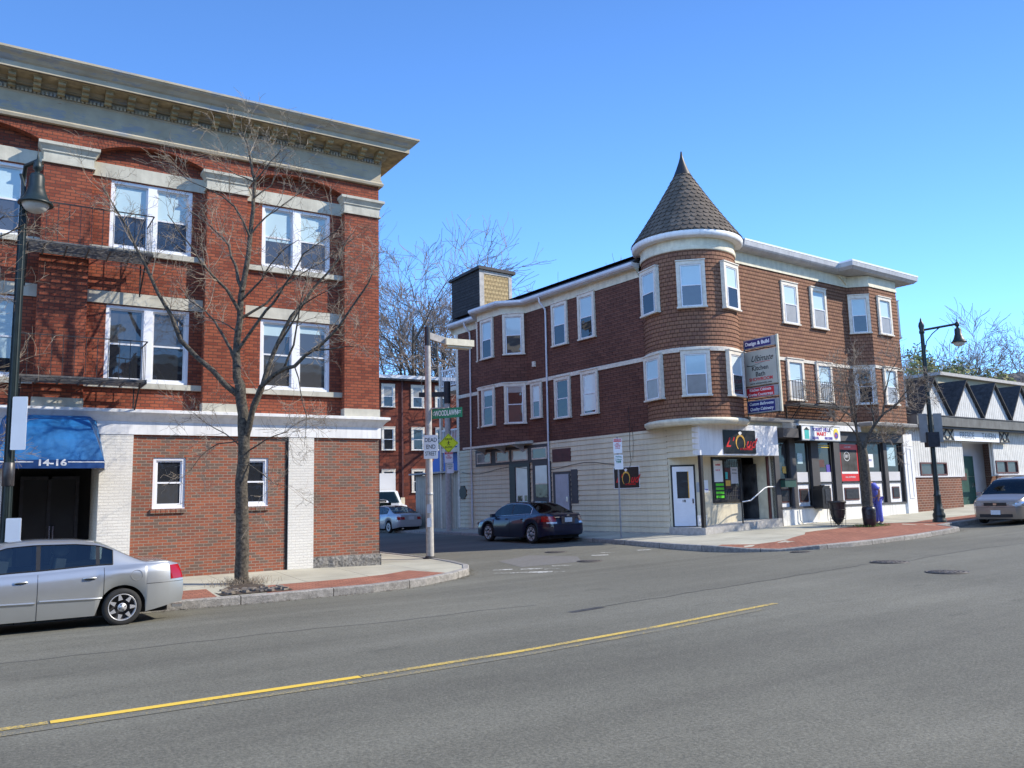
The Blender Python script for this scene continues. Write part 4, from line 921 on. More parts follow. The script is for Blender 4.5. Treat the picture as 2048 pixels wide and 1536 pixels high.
mb = MB(); mb.box(1.42, 3.08, 0.70, 0.76, 1.60, 1.70); mb.box(1.42, 1.50, 0.70, 0.76, 1.70, 3.25); mb.box(3.02, 3.08, 0.70, 0.76, 1.70, 3.25); mb.box(1.5, 3.02, 0.70, 0.76, 3.17, 3.25); f = mb.build('window', 'black_paint', bw, 'shop window of the corner entrance with posters')
mb = MB(); mb.poly([(1.5, 0.74, 1.70), (3.02, 0.74, 1.70), (3.02, 0.74, 3.17), (1.5, 0.74, 3.17)]); mb.build('pane', 'shop_glass', f)
mb = MB(); 
for k in range(9): mb.bar((2.15+k*0.1, 0.725, 1.72), (2.15+k*0.1, 0.725, 3.15), 0.012)
for k in range(8): mb.bar((2.1, 0.722, 1.85+k*0.17), (3.0, 0.722, 1.85+k*0.17), 0.012)
mb.build('security_grille', 'pillar_gray', f)
def flat(name, mat, x0, x1, z0, z1, y, par, label=None):
    mb = MB(); mb.box(x0, x1, y-0.006, y, z0, z1); return mb.build(name, mat, par, label)
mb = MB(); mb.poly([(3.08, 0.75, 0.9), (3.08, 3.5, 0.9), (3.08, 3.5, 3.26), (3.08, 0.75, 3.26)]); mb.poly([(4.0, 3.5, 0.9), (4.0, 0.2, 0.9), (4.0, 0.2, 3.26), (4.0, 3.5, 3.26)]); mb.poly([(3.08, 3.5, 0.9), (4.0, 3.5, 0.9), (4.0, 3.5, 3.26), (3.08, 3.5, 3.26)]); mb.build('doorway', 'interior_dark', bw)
mb = MB(); mb.box(3.74, 3.80, 0.6, 1.4, 0.95, 3.0); mb.build('open_door', 'interior_gray', bw)
mb = MB(); mb.box(4.0, 4.16, -0.02, 0.2, 0.6, 3.26); mb.box(3.84, 4.0, 0.1, 0.75, 0.6, 3.26); mb.build('jamb', 'cream_trim', bw)
mb = MB(); mb.box(3.76, 3.84, 0.06, 0.14, 0.95, 3.26); mb.build('door_post', 'maroon', bw)
mb = MB(); mb.box(-0.06, 0.06, -0.06, 0.06, 0.60, 3.26); mb.build('corner_post', 'black_paint', bw)
# sign box above the entrance, step and ramp
mb = MB(); mb.prism([(-0.03, -0.03), (3.93, -0.34), (3.96, 0.02), (-0.02, 0.30)], 3.26, 4.34); mb.build('sign_fascia', 'white_paint', bw, 'white boxed fascia above the corner entrance')
mb = MB(); mb.poly([(-0.1, 1.5, 0.80), (-0.1, -0.15, 0.80), (0.7, -0.15, 0.80), (4.1, -0.15, 0.98), (4.1, 3.5, 0.98), (0.75, 0.9, 0.80)]); mb.box(-0.1, -0.098, -0.15, 1.5, 0.4, 0.80)
mb.poly([(-0.1, -0.15, 0.4), (4.15, -0.15, 0.4), (4.15, -0.15, 0.98), (0.7, -0.15, 0.80), (-0.1, -0.15, 0.80)]); mb.build('ramp', 'concrete_pole', bw)
mb = MB(); mb.bar((1.95, -0.1, 0.82), (1.95, -0.1, 2.62), 0.035); mb.tube([(1.95, -0.1, 1.62), (2.45, -0.1, 1.66), (3.3, -0.08, 2.08), (3.55, -0.05, 2.13), (4.05, 0.0, 2.13)], 0.022, 8, m=1); mb.build('handrail', ['black_paint', 'white_paint'], bw)
for x in (0.32, 0.62): mb = MB(); mb.box(x, x+0.13, 0.5, 0.55, 0.85, 1.2); mb.build('conduit_cover', 'white_paint', bw)
# ---- shop front
mb = MB(); mb.box(4.16, 13.0, -0.06, 0.10, 0.4, 1.30); mb.box(13.0, 13.12, -0.06, 0.10, 0.4, 1.36); mb.build('wall', 'white_wall', bw, 'white painted stall riser of the shop front')
mb = MB(); mb.box(4.16, 13.05, -0.10, 0.05, 1.30, 1.37); mb.build('sill_rail', 'dark_gray_paint', bw)
mb = MB(); mb.box(4.1, 13.3, 0.12, 0.3, 1.3, 3.95); mb.build('shop_interior', 'interior_gray', bw)
bayx = [(4.27, 4.90), (5.36, 6.20), (6.83, 7.75), (8.33, 9.75), (10.25, 11.42), (11.86, 12.92)]
pilx = [(4.0, 4.27), (4.95, 5.30), (6.32, 6.80), (7.85, 8.25), (9.85, 10.15), (11.52, 11.78), (13.0, 13.08)]
for a, b in pilx: mb = MB(); mb.box(a, b, -0.10, 0.14, 0.62 if a < 4.1 else 1.37, 3.90); mb.build('pilaster', 'pillar_gray', bw)
for i, (a, b) in enumerate(bayx):
    mb = MB(); mb.box(a, a+0.05, -0.03, 0.08, 1.37, 3.9); mb.box(b-0.05, b, -0.03, 0.08, 1.37, 3.9); mb.box(a+.05, b-.05, -0.03, 0.08, 3.82, 3.9); mb.box(a+.05, b-.05, -0.05, 0.08, 2.22, 2.27); f = mb.build('shop_window', 'black_paint', bw)
    mb = MB(); mb.box(a+.05, b-.05, 0.02, 0.03, 2.27, 3.82); mb.build('pane', 'shop_glass', f)
    mb = MB(); mb.box(a+.05, b-.05, 0.0, 0.06, 1.37, 2.22); mb.build('panel', 'white_paint', f)
    c = (a+b)/2; hw = 0.22 if i != 3 else 0.45; mb = MB(); mb.box(c-hw-.05, c+hw+.05, -0.03, 0.0, 1.53, 2.03); mb.build('vent_frame', 'maroon', f)
    mb = MB(); mb.box(c-hw, c+hw, -0.04, -0.03, 1.58, 1.98)
    for k in range(7): mb.box(c-hw, c+hw, -0.05, -0.04, 1.60+k*.055, 1.62+k*.055)
    mb.build('vent_grille', 'notice_dark', f)
    if i in (1, 2, 4, 5): mb = MB(); mb.box(a+.06, b-.06, -0.01, 0.015, 2.28, 2.66); mb.build('frosted_strip', 'gray_wall', f)
mb = MB(); mb.box(11.95, 12.55, -0.002, 0.015, 2.9, 3.7); mb.build('window_blind', 'blind', bw)
mb = MB(); mb.box(7.0, 7.7, 0.0, 0.018, 3.70, 3.73); mb.box(6.9, 7.7, 0.0, 0.018, 3.62, 3.645); mb.box(8.4, 9.6, 0.0, 0.018, 3.72, 3.75); mb.build('interior_lights', 'yellow_paint', bw)
mb = MB(); mb.box(4.0, 13.08, -0.16, 0.1, 3.90, 4.28); mb.build('shutter_box', 'dark_gray_paint', bw)
mb = MB(); mb.box(4.9, 9.6, -0.30, 0.1, 4.28, 4.50); mb.build('fascia', 'white_paint', bw)
for a_, b_ in ((2.4, 4.9), (9.6, 13.3)): mb = MB(); mb.box(a_, b_, -0.02, 0.1, 4.28, 4.62); mb.build('fascia_back', 'cream_trim', bw)
mb = MB(); mb.prism([(4.0, 0.0), (4.0, -0.55), (4.95, -0.55), (4.95, 0.0)], 3.93, 4.27); mb.build('lamp_housing', 'pillar_gray', bw)
mb = MB(); sweep(mb, [(2.5, 0), (9.75, 0), (9.75, -0.6), (12.9, -0.6), (13.3, -0.05)], [(0.0, 4.50), (0.25, 4.50), (0.28, 4.53), (0.30, 4.62), (0.24, 4.66), (0.0, 4.70)]); mb.build('shop_cornice', 'gray_panel', bw)
mb = MB(); mb.poly([(9.7, 0, 4.6), (9.75, -0.65, 4.6), (12.9, -0.65, 4.6), (13.3, 0, 4.6)]); mb.build('bay_soffit', 'cream_trim', bw)
mb = MB(); mb.xz([(12.55, 4.28), (12.55, 4.6), (13.2, 4.6)], -0.6, -0.52); mb.xz([(10.3, 4.28), (10.3, 4.6), (9.7, 4.6)], -0.6, -0.52); mb.build('bracket', 'cream_trim', bw)
mb = MB(); mb.box(4.15, 5.0, -0.42, -0.05, 4.30, 4.31)
for k in range(22): mb.box(4.15+k*0.04, 4.155+k*0.04, -0.44, -0.42, 4.28, 4.48)
mb.build('mesh_guard', 'galvanised', bw)
mb = MB(); mb.box(13.08, 13.85, -0.14, 0.1, 0.4, 4.30); mb.box(13.28, 13.33, -0.16, -0.14, 1.5, 3.7); mb.box(13.62, 13.67, -0.16, -0.14, 1.5, 3.7); mb.box(13.33, 13.62, -0.16, -0.14, 3.65, 3.70); mb.box(13.33, 13.62, -0.16, -0.14, 1.5, 1.55); mb.build('end_pier', 'white_paint', bw)
# small second-floor fire balcony
mb = MB(); mb.tube([(5.3, -0.1, 1.25), (5.3, -0.12, 0.85), (5.45, -0.12, 0.72), (6.5, -0.12, 0.76)], 0.025, 6); mb.build('conduit', 'white_wall', bw)
fb = thing('fire_balcony', 'small black iron fire balcony below the two second floor windows of the corner building', 'fire balcony', (BX, BY, 0), BR)
balcony(fb, 4.9, 8.3, 5.20, -0.03, 0.7, rail=0.9, step=0.13, brk=2)
# penthouse on the roof
ph = thing('stair_bulkhead', 'roof box with left side coloured dark for its shade and yellow shingled front above the brown side wall', 'roof structure', (BX, BY, 0), BR)
mb = MB(); lap_wall(mb, [(0.95, 17.2), (0.95, 14.6)], 10.95, 13.50, 0.2, 0.012); mb.poly([(0.95, 17.2, 10.9), (3.1, 17.2, 10.9), (3.1, 17.2, 13.3), (0.95, 17.2, 13.3)][::-1]); mb.build('wall', 'shaded_bulkhead_shingle', ph)
mb = MB(); lap_wall(mb, [(1.22, 14.6), (2.78, 14.6)], 10.95, 13.38, 0.22, 0.015); mb.build('wall', 'yellow_shingle', ph, 'yellow shingled front'); mb = MB(); mb.box(0.95, 1.22, 14.57, 14.7, 10.95, 13.5); mb.box(2.78, 2.98, 14.57, 14.7, 10.95, 13.5); mb.box(1.22, 2.78, 14.56, 14.7, 13.30, 13.5); mb.poly([(2.98, 14.6, 10.9), (2.98, 17.2, 10.9), (2.98, 17.2, 13.5), (2.98, 14.6, 13.5)]); mb.build('trim', 'concrete_pole', ph)
mb = MB(); mb.v = []; mb.poly([(0.83, 17.35, 13.50), (0.83, 14.45, 13.66), (3.15, 14.45, 13.62), (3.15, 17.35, 13.45)]); mb.poly([(0.83, 17.35, 13.38), (0.83, 14.45, 13.50), (3.15, 14.45, 13.47), (3.15, 17.35, 13.35)]); mb.poly([(0.83, 17.35, 13.38), (0.83, 14.45, 13.50), (0.83, 14.45, 13.66), (0.83, 17.35, 13.5)]); mb.poly([(0.83, 14.45, 13.5), (3.15, 14.45, 13.47), (3.15, 14.45, 13.62), (0.83, 14.45, 13.66)]); mb.build('roof', 'black_roof', ph)
# rear porches with white balusters
pc = thing('rear_porch', 'white baluster rear porches at the far end of the brown building', 'porch', (BX, BY, 0), BR)
for z in (7.62, 4.55):
    mb = MB(); mb.box(-0.02, 1.2, 15.42, 17.0, z-0.26, z-0.04); mb.build('deck', 'casing_paint', pc)
    mb = MB(); mb.box(-0.01, 0.05, 15.45, 16.9, z+0.82, z+0.90); mb.box(-0.01, 0.05, 15.45, 16.9, z+0.03, z+0.08)
    for k in range(10): mb.box(0.0, 0.03, 15.52+k*0.145, 15.56+k*0.145, z+0.08, z+0.82)
    mb.build('railing', 'white_paint', pc)
mb = MB(); mb.box(-0.05, 0.08, 16.88, 17.02, 0.5, 8.75); mb.build('post', 'casing_paint', pc)
# ================================================================ signs on the corner building
def on_b(u, v, z): return tuple(W(u, v, z))
def sign_thing(name, label, loc, rz, cat='sign', group=None): return thing(name, label, cat, loc, rz, group)
def ring(par, cx, cz, R, y):
    mb = MB(); n = 28
    for k in range(n+1):
        pass
    rows = []
    for k in range(n+1):
        a = -pi*0.30+ (1.62*pi)*k/n+0.0
        wd = R*(0.05+0.10*sin(pi*k/n))
        rows.append([(cx+0.82*(R-wd)*cos(a), y, cz+(R-wd)*sin(a)), (cx+0.82*(R+wd)*cos(a), y, cz+(R+wd)*sin(a))])
    mb.grid(rows, smooth=False); mb.build('ring_emblem', 'gold_paint', par)
    mb = MB(); mb.poly([(cx-R*.36, y-.001, cz+R*1.35), (cx-R*.16, y-.001, cz+R*1.55), (cx+R*.16, y-.001, cz+R*1.55), (cx+R*.36, y-.001, cz+R*1.35), (cx, y-.001, cz+R*1.0)]); mb.build('diamond_emblem', 'sign_white', par)
s1 = sign_thing('shop_sign', 'black banner with red lettering and gold ring on the white corner fascia', on_b(1.10, -0.13, 3.32), BR-0.078)
mb = MB(); mb.box(0, 1.62, -0.015, 0, 0, 0.83); mb.build('board', 'sign_black', s1)
text('lettering', "L'", 0.46, s1, 'red_paint', (0.26, -0.02, 0.38), 0, 0.5, 0.01); text('lettering', "ud", 0.50, s1, 'red_paint', (1.33, -0.02, 0.36), 0, 0.5, 0.01); text('lettering', 'ACCESSORIES', 0.10, s1, 'red_paint', (1.12, -0.02, 0.16), off=0.003, xs=1.05); ring(s1, 0.84, 0.38, 0.26, -0.021)
s2 = sign_thing('shop_sign', 'black poster with red lettering and gold ring on the shaded clapboard side wall', on_b(-0.02, 4.30, 2.2), BR-pi/2)
mb = MB(); mb.box(0, 1.38, -0.012, 0, 0, 0.83); mb.build('border', 'sign_white', s2); mb = MB(); mb.box(0.03, 1.35, -0.018, -0.012, 0.03, 0.80); mb.build('board', 'sign_black', s2)
text('lettering', "L'", 0.40, s2, 'red_paint', (0.25, -0.022, 0.37), 0, 0.5, 0.01); text('lettering', "ud", 0.42, s2, 'red_paint', (1.10, -0.022, 0.35), 0, 0.5, 0.01); text('lettering', 'ACCESSORIES', 0.085, s2, 'red_paint', (0.9, -0.022, 0.16), off=0.003, xs=1.05); ring(s2, 0.68, 0.38, 0.24, -0.023)
s3 = sign_thing('shop_sign', 'white box sign reading FOREST HILLS MART over the shop front', on_b(5.02, -0.62, 3.82), BR)
mb = MB(); mb.box(0, 2.55, 0.015, 0.34, 0, 0.58); mb.build('box', 'black_paint', s3); mb = MB(); mb.box(0.01, 2.54, 0.0, 0.015, 0.01, 0.57); mb.build('frame', 'galvanised', s3); mb = MB(); mb.box(0.04, 2.51, -0.006, 0.0, 0.04, 0.54); mb.build('face', 'sign_white', s3)
text('lettering', 'FOREST HILLS', 0.185, s3, 'sign_purple', (1.27, -0.010, 0.43), off=0.006, xs=1.02); text('lettering', 'MART', 0.20, s3, 'sign_red', (1.27, -0.010, 0.265), off=0.007, xs=1.2); text('lettering', 'LIQUOR', 0.125, s3, 'sign_purple', (0.86, -0.010, 0.11), off=0.006, xs=0.9); text('lettering', 'GROCERIES', 0.125, s3, 'sign_purple', (1.72, -0.010, 0.11), off=0.006, xs=0.8)
mb = MB(); mb.poly([(0.13, -0.012, 0.40), (0.51, -0.012, 0.40), (0.32, -0.012, 0.52)]); mb.build('house_emblem', 'black_paint', s3); mb = MB(); mb.box(0.18, 0.46, -0.012, -0.007, 0.07, 0.40); mb.build('house_emblem', 'teal_paint', s3)
mb = MB(); mb.poly([(2.24+0.17*cos(a), -0.010, 0.29+0.22*sin(a)) for a in [k*pi/14 for k in range(28)]]); mb.build('oval_emblem', 'yellow_paint', s3); mb = MB(); mb.poly([(2.24+0.13*cos(a), -0.0125, 0.23+0.13*sin(a)) for a in [k*pi/10 for k in range(20)]]); mb.build('oval_emblem', 'sign_purple', s3); mb = MB(); mb.box(2.15, 2.25, -0.0145, -0.0126, 0.2, 0.26); mb.build('oval_emblem', 'sign_red', s3)
# projecting sign: hangs from a yellow post on the wall, boards face the side street (-u)
s4 = sign_thing('hanging_sign', 'tall projecting sign with beige kitchen and bath panel and three coloured name boards', on_b(2.44, 0, 0), BR, 'sign')
PW = 1.34
def hb(z0, z1, fm, inset, fr='galvanised', th=0.12, ins=0.05, ir=0.2):
    mb = MB(); mb.box(0.0, PW, -th/2, th/2, z0, z1); b = mb.build('panel', fr, s4); b.location = (0, -0.27, 0); b.rotation_euler = (0, 0, -pi/2)
    mb = MB(); mb.box(inset, PW-ir, -th/2-0.006, -th/2, z0+ins, z1-ins); mb.build('face', fm, b); return b
b1 = hb(7.08, 7.42, 'sign_navy', 0.04, ins=0.035, ir=0.17); b2 = hb(5.73, 6.98, 'sign_beige', 0.02, fr='sign_beige', ins=0.02, ir=0.02); b3 = hb(5.30, 5.67, 'sign_red', 0.03, ins=0.03, ir=0.16); b4 = hb(4.74, 5.20, 'sign_navy', 0.04, ins=0.04, ir=0.16)
tx = 0.62
Y_ = -0.069
text('lettering', 'Design & Build', 0.185, b1, 'sign_white', (0.60, Y_, 7.25), off=0.006, xs=0.95)
text('lettering', 'Ultimate', 0.30, b2, 'notice_dark', (0.74, Y_, 6.68), shear=0.5, off=0.002, xs=0.9); text('lettering', 'Kitchen', 0.23, b2, 'notice_dark', (0.66, Y_, 6.34), off=0.003, xs=1.0); text('lettering', 'Bath', 0.23, b2, 'notice_dark', (0.66, Y_, 6.12), off=0.003, xs=1.0)
text('lettering', 'SHOWROOM', 0.165, b2, 'sign_red', (0.67, Y_, 5.94), off=0.004, xs=1.0); text('lettering', 'www.ultimatekb.com', 0.085, b2, 'notice_dark', (0.66, Y_, 5.80), off=0.003, space=1.25)
mb = MB(); mb.tube([(0.14, Y_, 6.52), (0.10, Y_, 6.46), (0.3, Y_, 6.44), (0.6, Y_, 6.50), (0.9, Y_, 6.55)], [0.004, 0.014, 0.009, 0.005, 0.003], 5); mb.build('flourish', 'notice_dark', b2)
mb = MB(); mb.box(0.45, 1.1, Y_, Y_+.003, 6.545, 6.56); mb.build('underline', 'sign_red', b2)
text('lettering', 'Kitchen Cabinets', 0.145, b3, 'sign_white', (0.61, Y_, 5.565), xs=0.92, off=0.002); text('lettering', 'Granite Countertops', 0.145, b3, 'sign_white', (0.61, Y_, 5.40), xs=0.84, off=0.002)
text('lettering', 'Custom Bathrooms', 0.15, b4, 'sign_white', (0.61, Y_, 5.065), shear=0.3, xs=0.86, off=0.002); text('lettering', 'Quality Cabinetry', 0.15, b4, 'sign_white', (0.61, Y_, 4.88), shear=0.3, xs=0.92, off=0.002)
mb = MB(); mb.bar((0.02, -1.66, 4.72), (0.02, -1.66, 7.45), 0.07); mb.build('post', 'cream_trim', s4)
mb = MB()
for z in (7.03, 5.70, 5.25, 4.72): mb.bar((0, 0.0, z), (0, -1.62, z), 0.03)
mb.bar((0, -0.24, 4.45), (0, -0.24, 7.45), 0.03); mb.bar((0.0, -1.6, 7.03), (1.2, 0.0, 7.3), 0.012); mb.bar((0.0, -1.6, 5.25), (1.2, 0.0, 5.4), 0.012); mb.build('frame', 'iron', s4)
# posters and notices in the shop windows
def poster(label, mat, u0, u1, z0, z1, v, txt=(), cat='poster'):
    mb = MB(); mb.box(0, u1-u0, -0.006, 0, 0, z1-z0); o = mb.build('poster', mat); tag(o, label, cat, None, on_b(u0, v, z0), BR)
    for (s, sz, m_, x, z) in txt: text('lettering', s, sz, o, m_, (x, -0.009, z), off=0.002)
    return o
poster('tall white notice with red print in the corner shop window', 'sign_white', 1.53, 2.02, 2.35, 3.12, 0.735, (('mobile', 0.10, 'sign_red', 0.24, 0.62), ('TOP UP', 0.07, 'sign_red', 0.22, 0.42)))
p = poster('black poster with four green phone card banners in the corner shop window', 'sign_black', 1.55, 2.06, 1.74, 2.34, 0.733)
for k in range(4): mb = MB(); mb.box(0.05, 0.48, -0.009, -0.006, 0.03+k*0.145, 0.12+k*0.145); mb.build('green_banner', 'lime_paint', p)
poster('pale grey notice behind the handrail in the corner shop window', 'gray_wall', 2.45, 2.85, 2.28, 2.88, 0.72, (('NOTICE', 0.07, 'gray_text', 0.2, 0.5), ('OPEN DAILY', 0.05, 'gray_text', 0.2, 0.38)))
p = poster('orange and brown picture poster in the middle of the corner shop window', 'maroon', 2.12, 2.42, 2.1, 2.85, 0.722)
mb = MB(); mb.box(0.02, 0.28, -0.009, -0.006, 0.1, 0.3); mb.build('picture', 'gold_paint', p); mb = MB(); mb.box(0.02, 0.15, -0.009, -0.006, 0.35, 0.6); mb.build('picture', 'teal_paint', p)
poster('small yellow sticker low in the first shop window', 'gold_paint', 4.58, 4.80, 2.62, 2.88, 0.015)
poster('light blue notice in the second shop window', 'blind', 5.55, 5.88, 2.98, 3.38, 0.012, (('12', 0.2, 'sign_white', 0.16, 0.2),))
poster('dark orange product poster in the third shop window', 'maroon', 6.92, 7.3, 2.85, 3.15, 0.012)
poster('blue red and white sticker at the right of the third shop window', 'sign_purple', 7.42, 7.68, 2.66, 2.95, 0.012)
p = poster('large red framed poster with white circle emblem filling the fourth shop window', 'red_paint', 8.33, 9.75, 2.29, 3.78, 0.0)
mb = MB(); mb.box(0.12, 1.28, -0.010, -0.006, 0.38, 1.27); mb.build('dark_field', 'interior_gray', p); text('lettering', 'COLD BEER', 0.09, p, 'sign_white', (0.62, -0.012, 1.38)); text('lettering', 'CALL ANYWHERE', 0.09, p, 'sign_white', (0.7, -0.012, 0.16))
mb = MB(); mb.box(0.12, 1.28, -0.012, -0.010, 0.30, 0.38); mb.build('white_band', 'sign_white', p)
mb = MB(); n = 24
mb.grid([[(0.55+r*cos(2*pi*k/n)*1.1, -0.012, 1.0+r*sin(2*pi*k/n)) for k in range(n)] for r in (0.17, 0.19)], closed=True); mb.build('circle_emblem', 'sign_white', p); text('lettering', 'EBT', 0.16, p, 'sign_white', (0.55, -0.013, 1.0))
poster('white and blue notice behind the right hand tree in the fifth shop window', 'sign_white', 10.35, 10.85, 2.85, 3.4, 0.012, (('SALE', 0.12, 'sign_purple', 0.25, 0.3),))
poster('small white and blue notice left of the shop window beside the corner post', 'sign_white', 0.98, 1.2, 1.98, 2.42, 0.744, (('OPEN', 0.06, 'sign_purple', 0.11, 0.1),))
# pay-phone style black box and chest on the shop wall
pb = thing('payphone_enclosure', 'black rounded payphone enclosure fixed to the white shop panels', 'payphone', on_b(6.52, -0.12, 1.24), BR)
mb = MB(); mb.xz([(-0.33, 0.05), (-0.22, 0.0), (0.18, 0.0), (0.18, 0.88), (-0.2, 0.88), (-0.33, 0.78)], -0.42, 0.0); mb.build('shell', 'black_paint', pb); mb = MB(); mb.box(0.18, 0.42, -0.05, 0.0, 0.06, 0.92); mb.build('back_plate', 'black_paint', pb); mb = MB(); mb.box(-0.16, 0.1, -0.435, -0.42, 0.2, 0.75); mb.build('phone', 'notice_dark', pb); mb = MB(); mb.tube([(0.1, -0.3, 0.0), (0.12, -0.28, -0.35), (0.1, -0.3, -0.45)], 0.012, 5); mb.build('cord', 'iron', pb)
bx = thing('newspaper_box', 'low dark green box standing below the first shop window', 'box', on_b(4.55, -0.22, 2.1), BR)
mb = MB(); mb.box(-0.32, 0.35, -0.1, 0.1, 0.0, 0.26); mb.build('body', 'green_door', bx); mb = MB(); mb.prism([(-0.34, -0.12), (0.37, -0.12), (0.37, 0.1), (-0.34, 0.1)], 0.26, 0.32); mb.build('lid', 'black_paint', bx)
# ================================================================ tavern next door (frame of the corner building)
tv = thing('tavern', 'low white boarded tavern with four pointed gables and dark green door', 'building', (BX, BY, 0), BR)
mb = MB(); mb.wall(13.86, 40, 2.42, 5.0, 0.10, [(14.8, 17.2, 2.48, 3.08), (22.2, 24.65, 2.55, 3.2), (18.9, 22.1, 2.42, 4.1)], 0.2); mb.poly([(13.86, 0.1, 0.7), (13.86, 6, 0.7), (13.86, 6, 6), (13.86, 0.1, 6)]); mb.build('wall', 'white_board', tv, 'white vertical board wall')
mb = MB(); mb.box(14.03, 18.3, 0.0, 0.12, 0.6, 2.40); mb.build('brick_base', 'tavern_brick', tv); mb = MB(); mb.box(22.1, 40, 0.0, 0.12, 0.6, 2.45); mb.build('brick_base', 'tavern_brick', tv)
mb = MB(); mb.box(13.98, 18.35, -0.05, 0.13, 2.40, 2.46); mb.box(22.05, 40, -0.05, 0.13, 2.45, 2.50); mb.build('coping', 'gray_wall', tv)
mb = MB(); mb.poly([(18.3, 0.1, 0.8), (18.3, 1.0, 0.8), (18.3, 1.0, 4.1), (18.3, 0.1, 4.1)]); mb.poly([(18.3, 1.0, 0.8), (23, 1.0, 0.8), (23, 1.0, 4.1), (18.3, 1.0, 4.1)]); mb.poly([(18.3, 0.1, 4.1), (18.3, 1, 4.1), (23, 1, 4.1), (23, .1, 4.1)]); mb.build('porch_recess', 'gray_wall', tv)
mb = MB(); mb.box(19.35, 21.6, 0.90, 0.99, 0.95, 3.45); d = mb.build('door', 'green_door', tv); mb = MB(); mb.box(20.2, 20.75, 0.885, 0.90, 2.25, 2.6); mb.build('door_sign', 'maroon', d); mb = MB(); mb.box(21.3, 21.36, 0.82, 0.9, 1.9, 2.1); mb.build('handle', 'chrome', d)
for a, b, c, e in ((14.8, 17.2, 2.48, 3.08), (22.2, 24.65, 2.55, 3.2)):
    mb = MB(); mb.box(a, b, 0.06, 0.14, c, c+.07); mb.box(a, b, 0.06, 0.14, e-.07, e); mb.box(a, a+.07, 0.06, 0.14, c+.07, e-.07); mb.box(b-.07, b, 0.06, 0.14, c+.07, e-.07); mb.box((a+b)/2-.04, (a+b)/2+.04, .06, .14, c+.07, e-.07); f = mb.build('window', 'maroon', tv)
    mb = MB(); mb.poly([(a, 0.13, c), (b, 0.13, c), (b, 0.13, e), (a, 0.13, e)]); mb.build('pane', 'pane_mid', f)
mb = MB(); mb.xz([(15.9, 2.75), (16.2, 2.95), (16.1, 2.7)], 0.115, 0.125); mb.build('neon_sign', 'sign_red', tv)
mb = MB(); mb.box(13.86, 40, -0.45, 0.12, 4.72, 5.16); mb.build('eave_board', 'eave_gray', tv); mb = MB(); mb.box(13.86, 40, -0.48, 0.2, 5.16, 5.20); mb.box(14.0, 40, -0.35, 0.1, 4.62, 4.70); mb.build('gutter', 'dark_gray_paint', tv)
gb = [(14.55, 15.95, 17.35, 6.86), (17.55, 19.04, 20.50, 6.94), (20.55, 22.05, 23.53, 6.99), (23.58, 25.0, 26.45, 7.02), (26.6, 28.1, 29.6, 7.05), (29.7, 31.2, 32.7, 7.05)]
for a, m_, b, z in gb:
    mb = MB(); mb.poly([(a, -0.2, 5.2), (b, -0.2, 5.2), (m_, -0.2, z)]); g = mb.build('gable', 'white_board', tv)
    mb = MB()
    for p, q in (((a-.12, 5.2), (m_, z+.1)), ((m_, z+.1), (b+.12, 5.2))):
        mb.poly([(p[0], -0.35, p[1]), (p[0], 4.5, p[1]), (q[0], 4.5, q[1]), (q[0], -0.35, q[1])]); mb.poly([(p[0], -0.35, p[1]-.1), (q[0], -0.35, q[1]-.1), (q[0], -0.35, q[1]), (p[0], -0.35, p[1])])
        mb.poly([(p[0], -0.35, p[1]-.1), (p[0], -0.2, p[1]-.1), (q[0], -0.2, q[1]-.1), (q[0], -0.35, q[1]-.1)])
    mb.build('roof', 'roof_shingle', g)
mb = MB(); mb.poly([(13.86, -0.2, 5.18), (40, -0.2, 5.18), (40, 6, 7.2), (13.86, 6, 7.2)]); mb.build('roof', 'roof_shingle', tv)
ts = thing('tavern_sign', 'long white board reading FIRESIDE TAVERN flanked by crossed lattice panels', 'sign', tuple(W(17.75, -0.12, 4.10)), BR)
mb = MB(); mb.box(0, 4.65, 0, 0.06, 0, 0.54); mb.build('board', 'sign_white', ts); text('lettering', 'FIRESIDE', 0.42, ts, 'gray_text', (1.28, -0.004, 0.26), xs=0.92, off=0.0); text('lettering', 'TAVERN', 0.42, ts, 'gray_text', (3.55, -0.004, 0.26), xs=0.95, off=0.0)
for x0, x1 in ((-1.22, -0.03), (4.68, 5.75)):
    mb = MB(); mb.box(x0, x1, 0.02, 0.05, 0.0, 0.54); l = mb.build('lattice_panel', 'cream_trim', ts)
    mb = MB()
    for p, q in (((x0, 0), (x0+.6, .54)), ((x0, .54), (x0+.6, 0)), ((x0+.6, 0), (x1, .54)), ((x0+.6, .54), (x1, 0)), ((x0, 0.0), (x1, 0.0)), ((x0, .54), (x1, .54))): mb.bar((p[0], 0.0, p[1]), (q[0], 0.0, q[1]), 0.05)
    mb.bar((x0, 0, 0), (x0, 0, .54), .05); mb.build('lattice', 'dark_gray_paint', l)
# flat-roofed building behind the tavern
tb = thing('flat_roof_building', 'brick building with tan cornice and flat roof rising behind the tavern gables', 'building', (BX, BY, 0), BR)
mb = MB(); mb.box(29.3, 62, 6.2, 20, 0.8, 8.0); mb.build('wall', 'tavern_brick', tb); mb = MB(); mb.box(29.0, 62.3, 5.9, 20.3, 8.0, 8.75); mb.build('cornice', 'tan_cornice', tb); mb = MB(); mb.box(28.8, 62.5, 5.6, 20.6, 8.75, 8.95); mb.build('roof_edge', 'concrete_pole', tb)
for x in (34.2, 36.9, 39.4, 40.8): 
    mb = MB(); mb.box(x, x+1.0, 6.1, 6.2, 6.6, 7.8); f = mb.build('window', 'white_frame', tb); mb = MB(); mb.box(x+.1, x+.9, 6.08, 6.1, 6.7, 7.7); mb.build('pane', 'blind' if x > 39 else 'pane_mid', f)
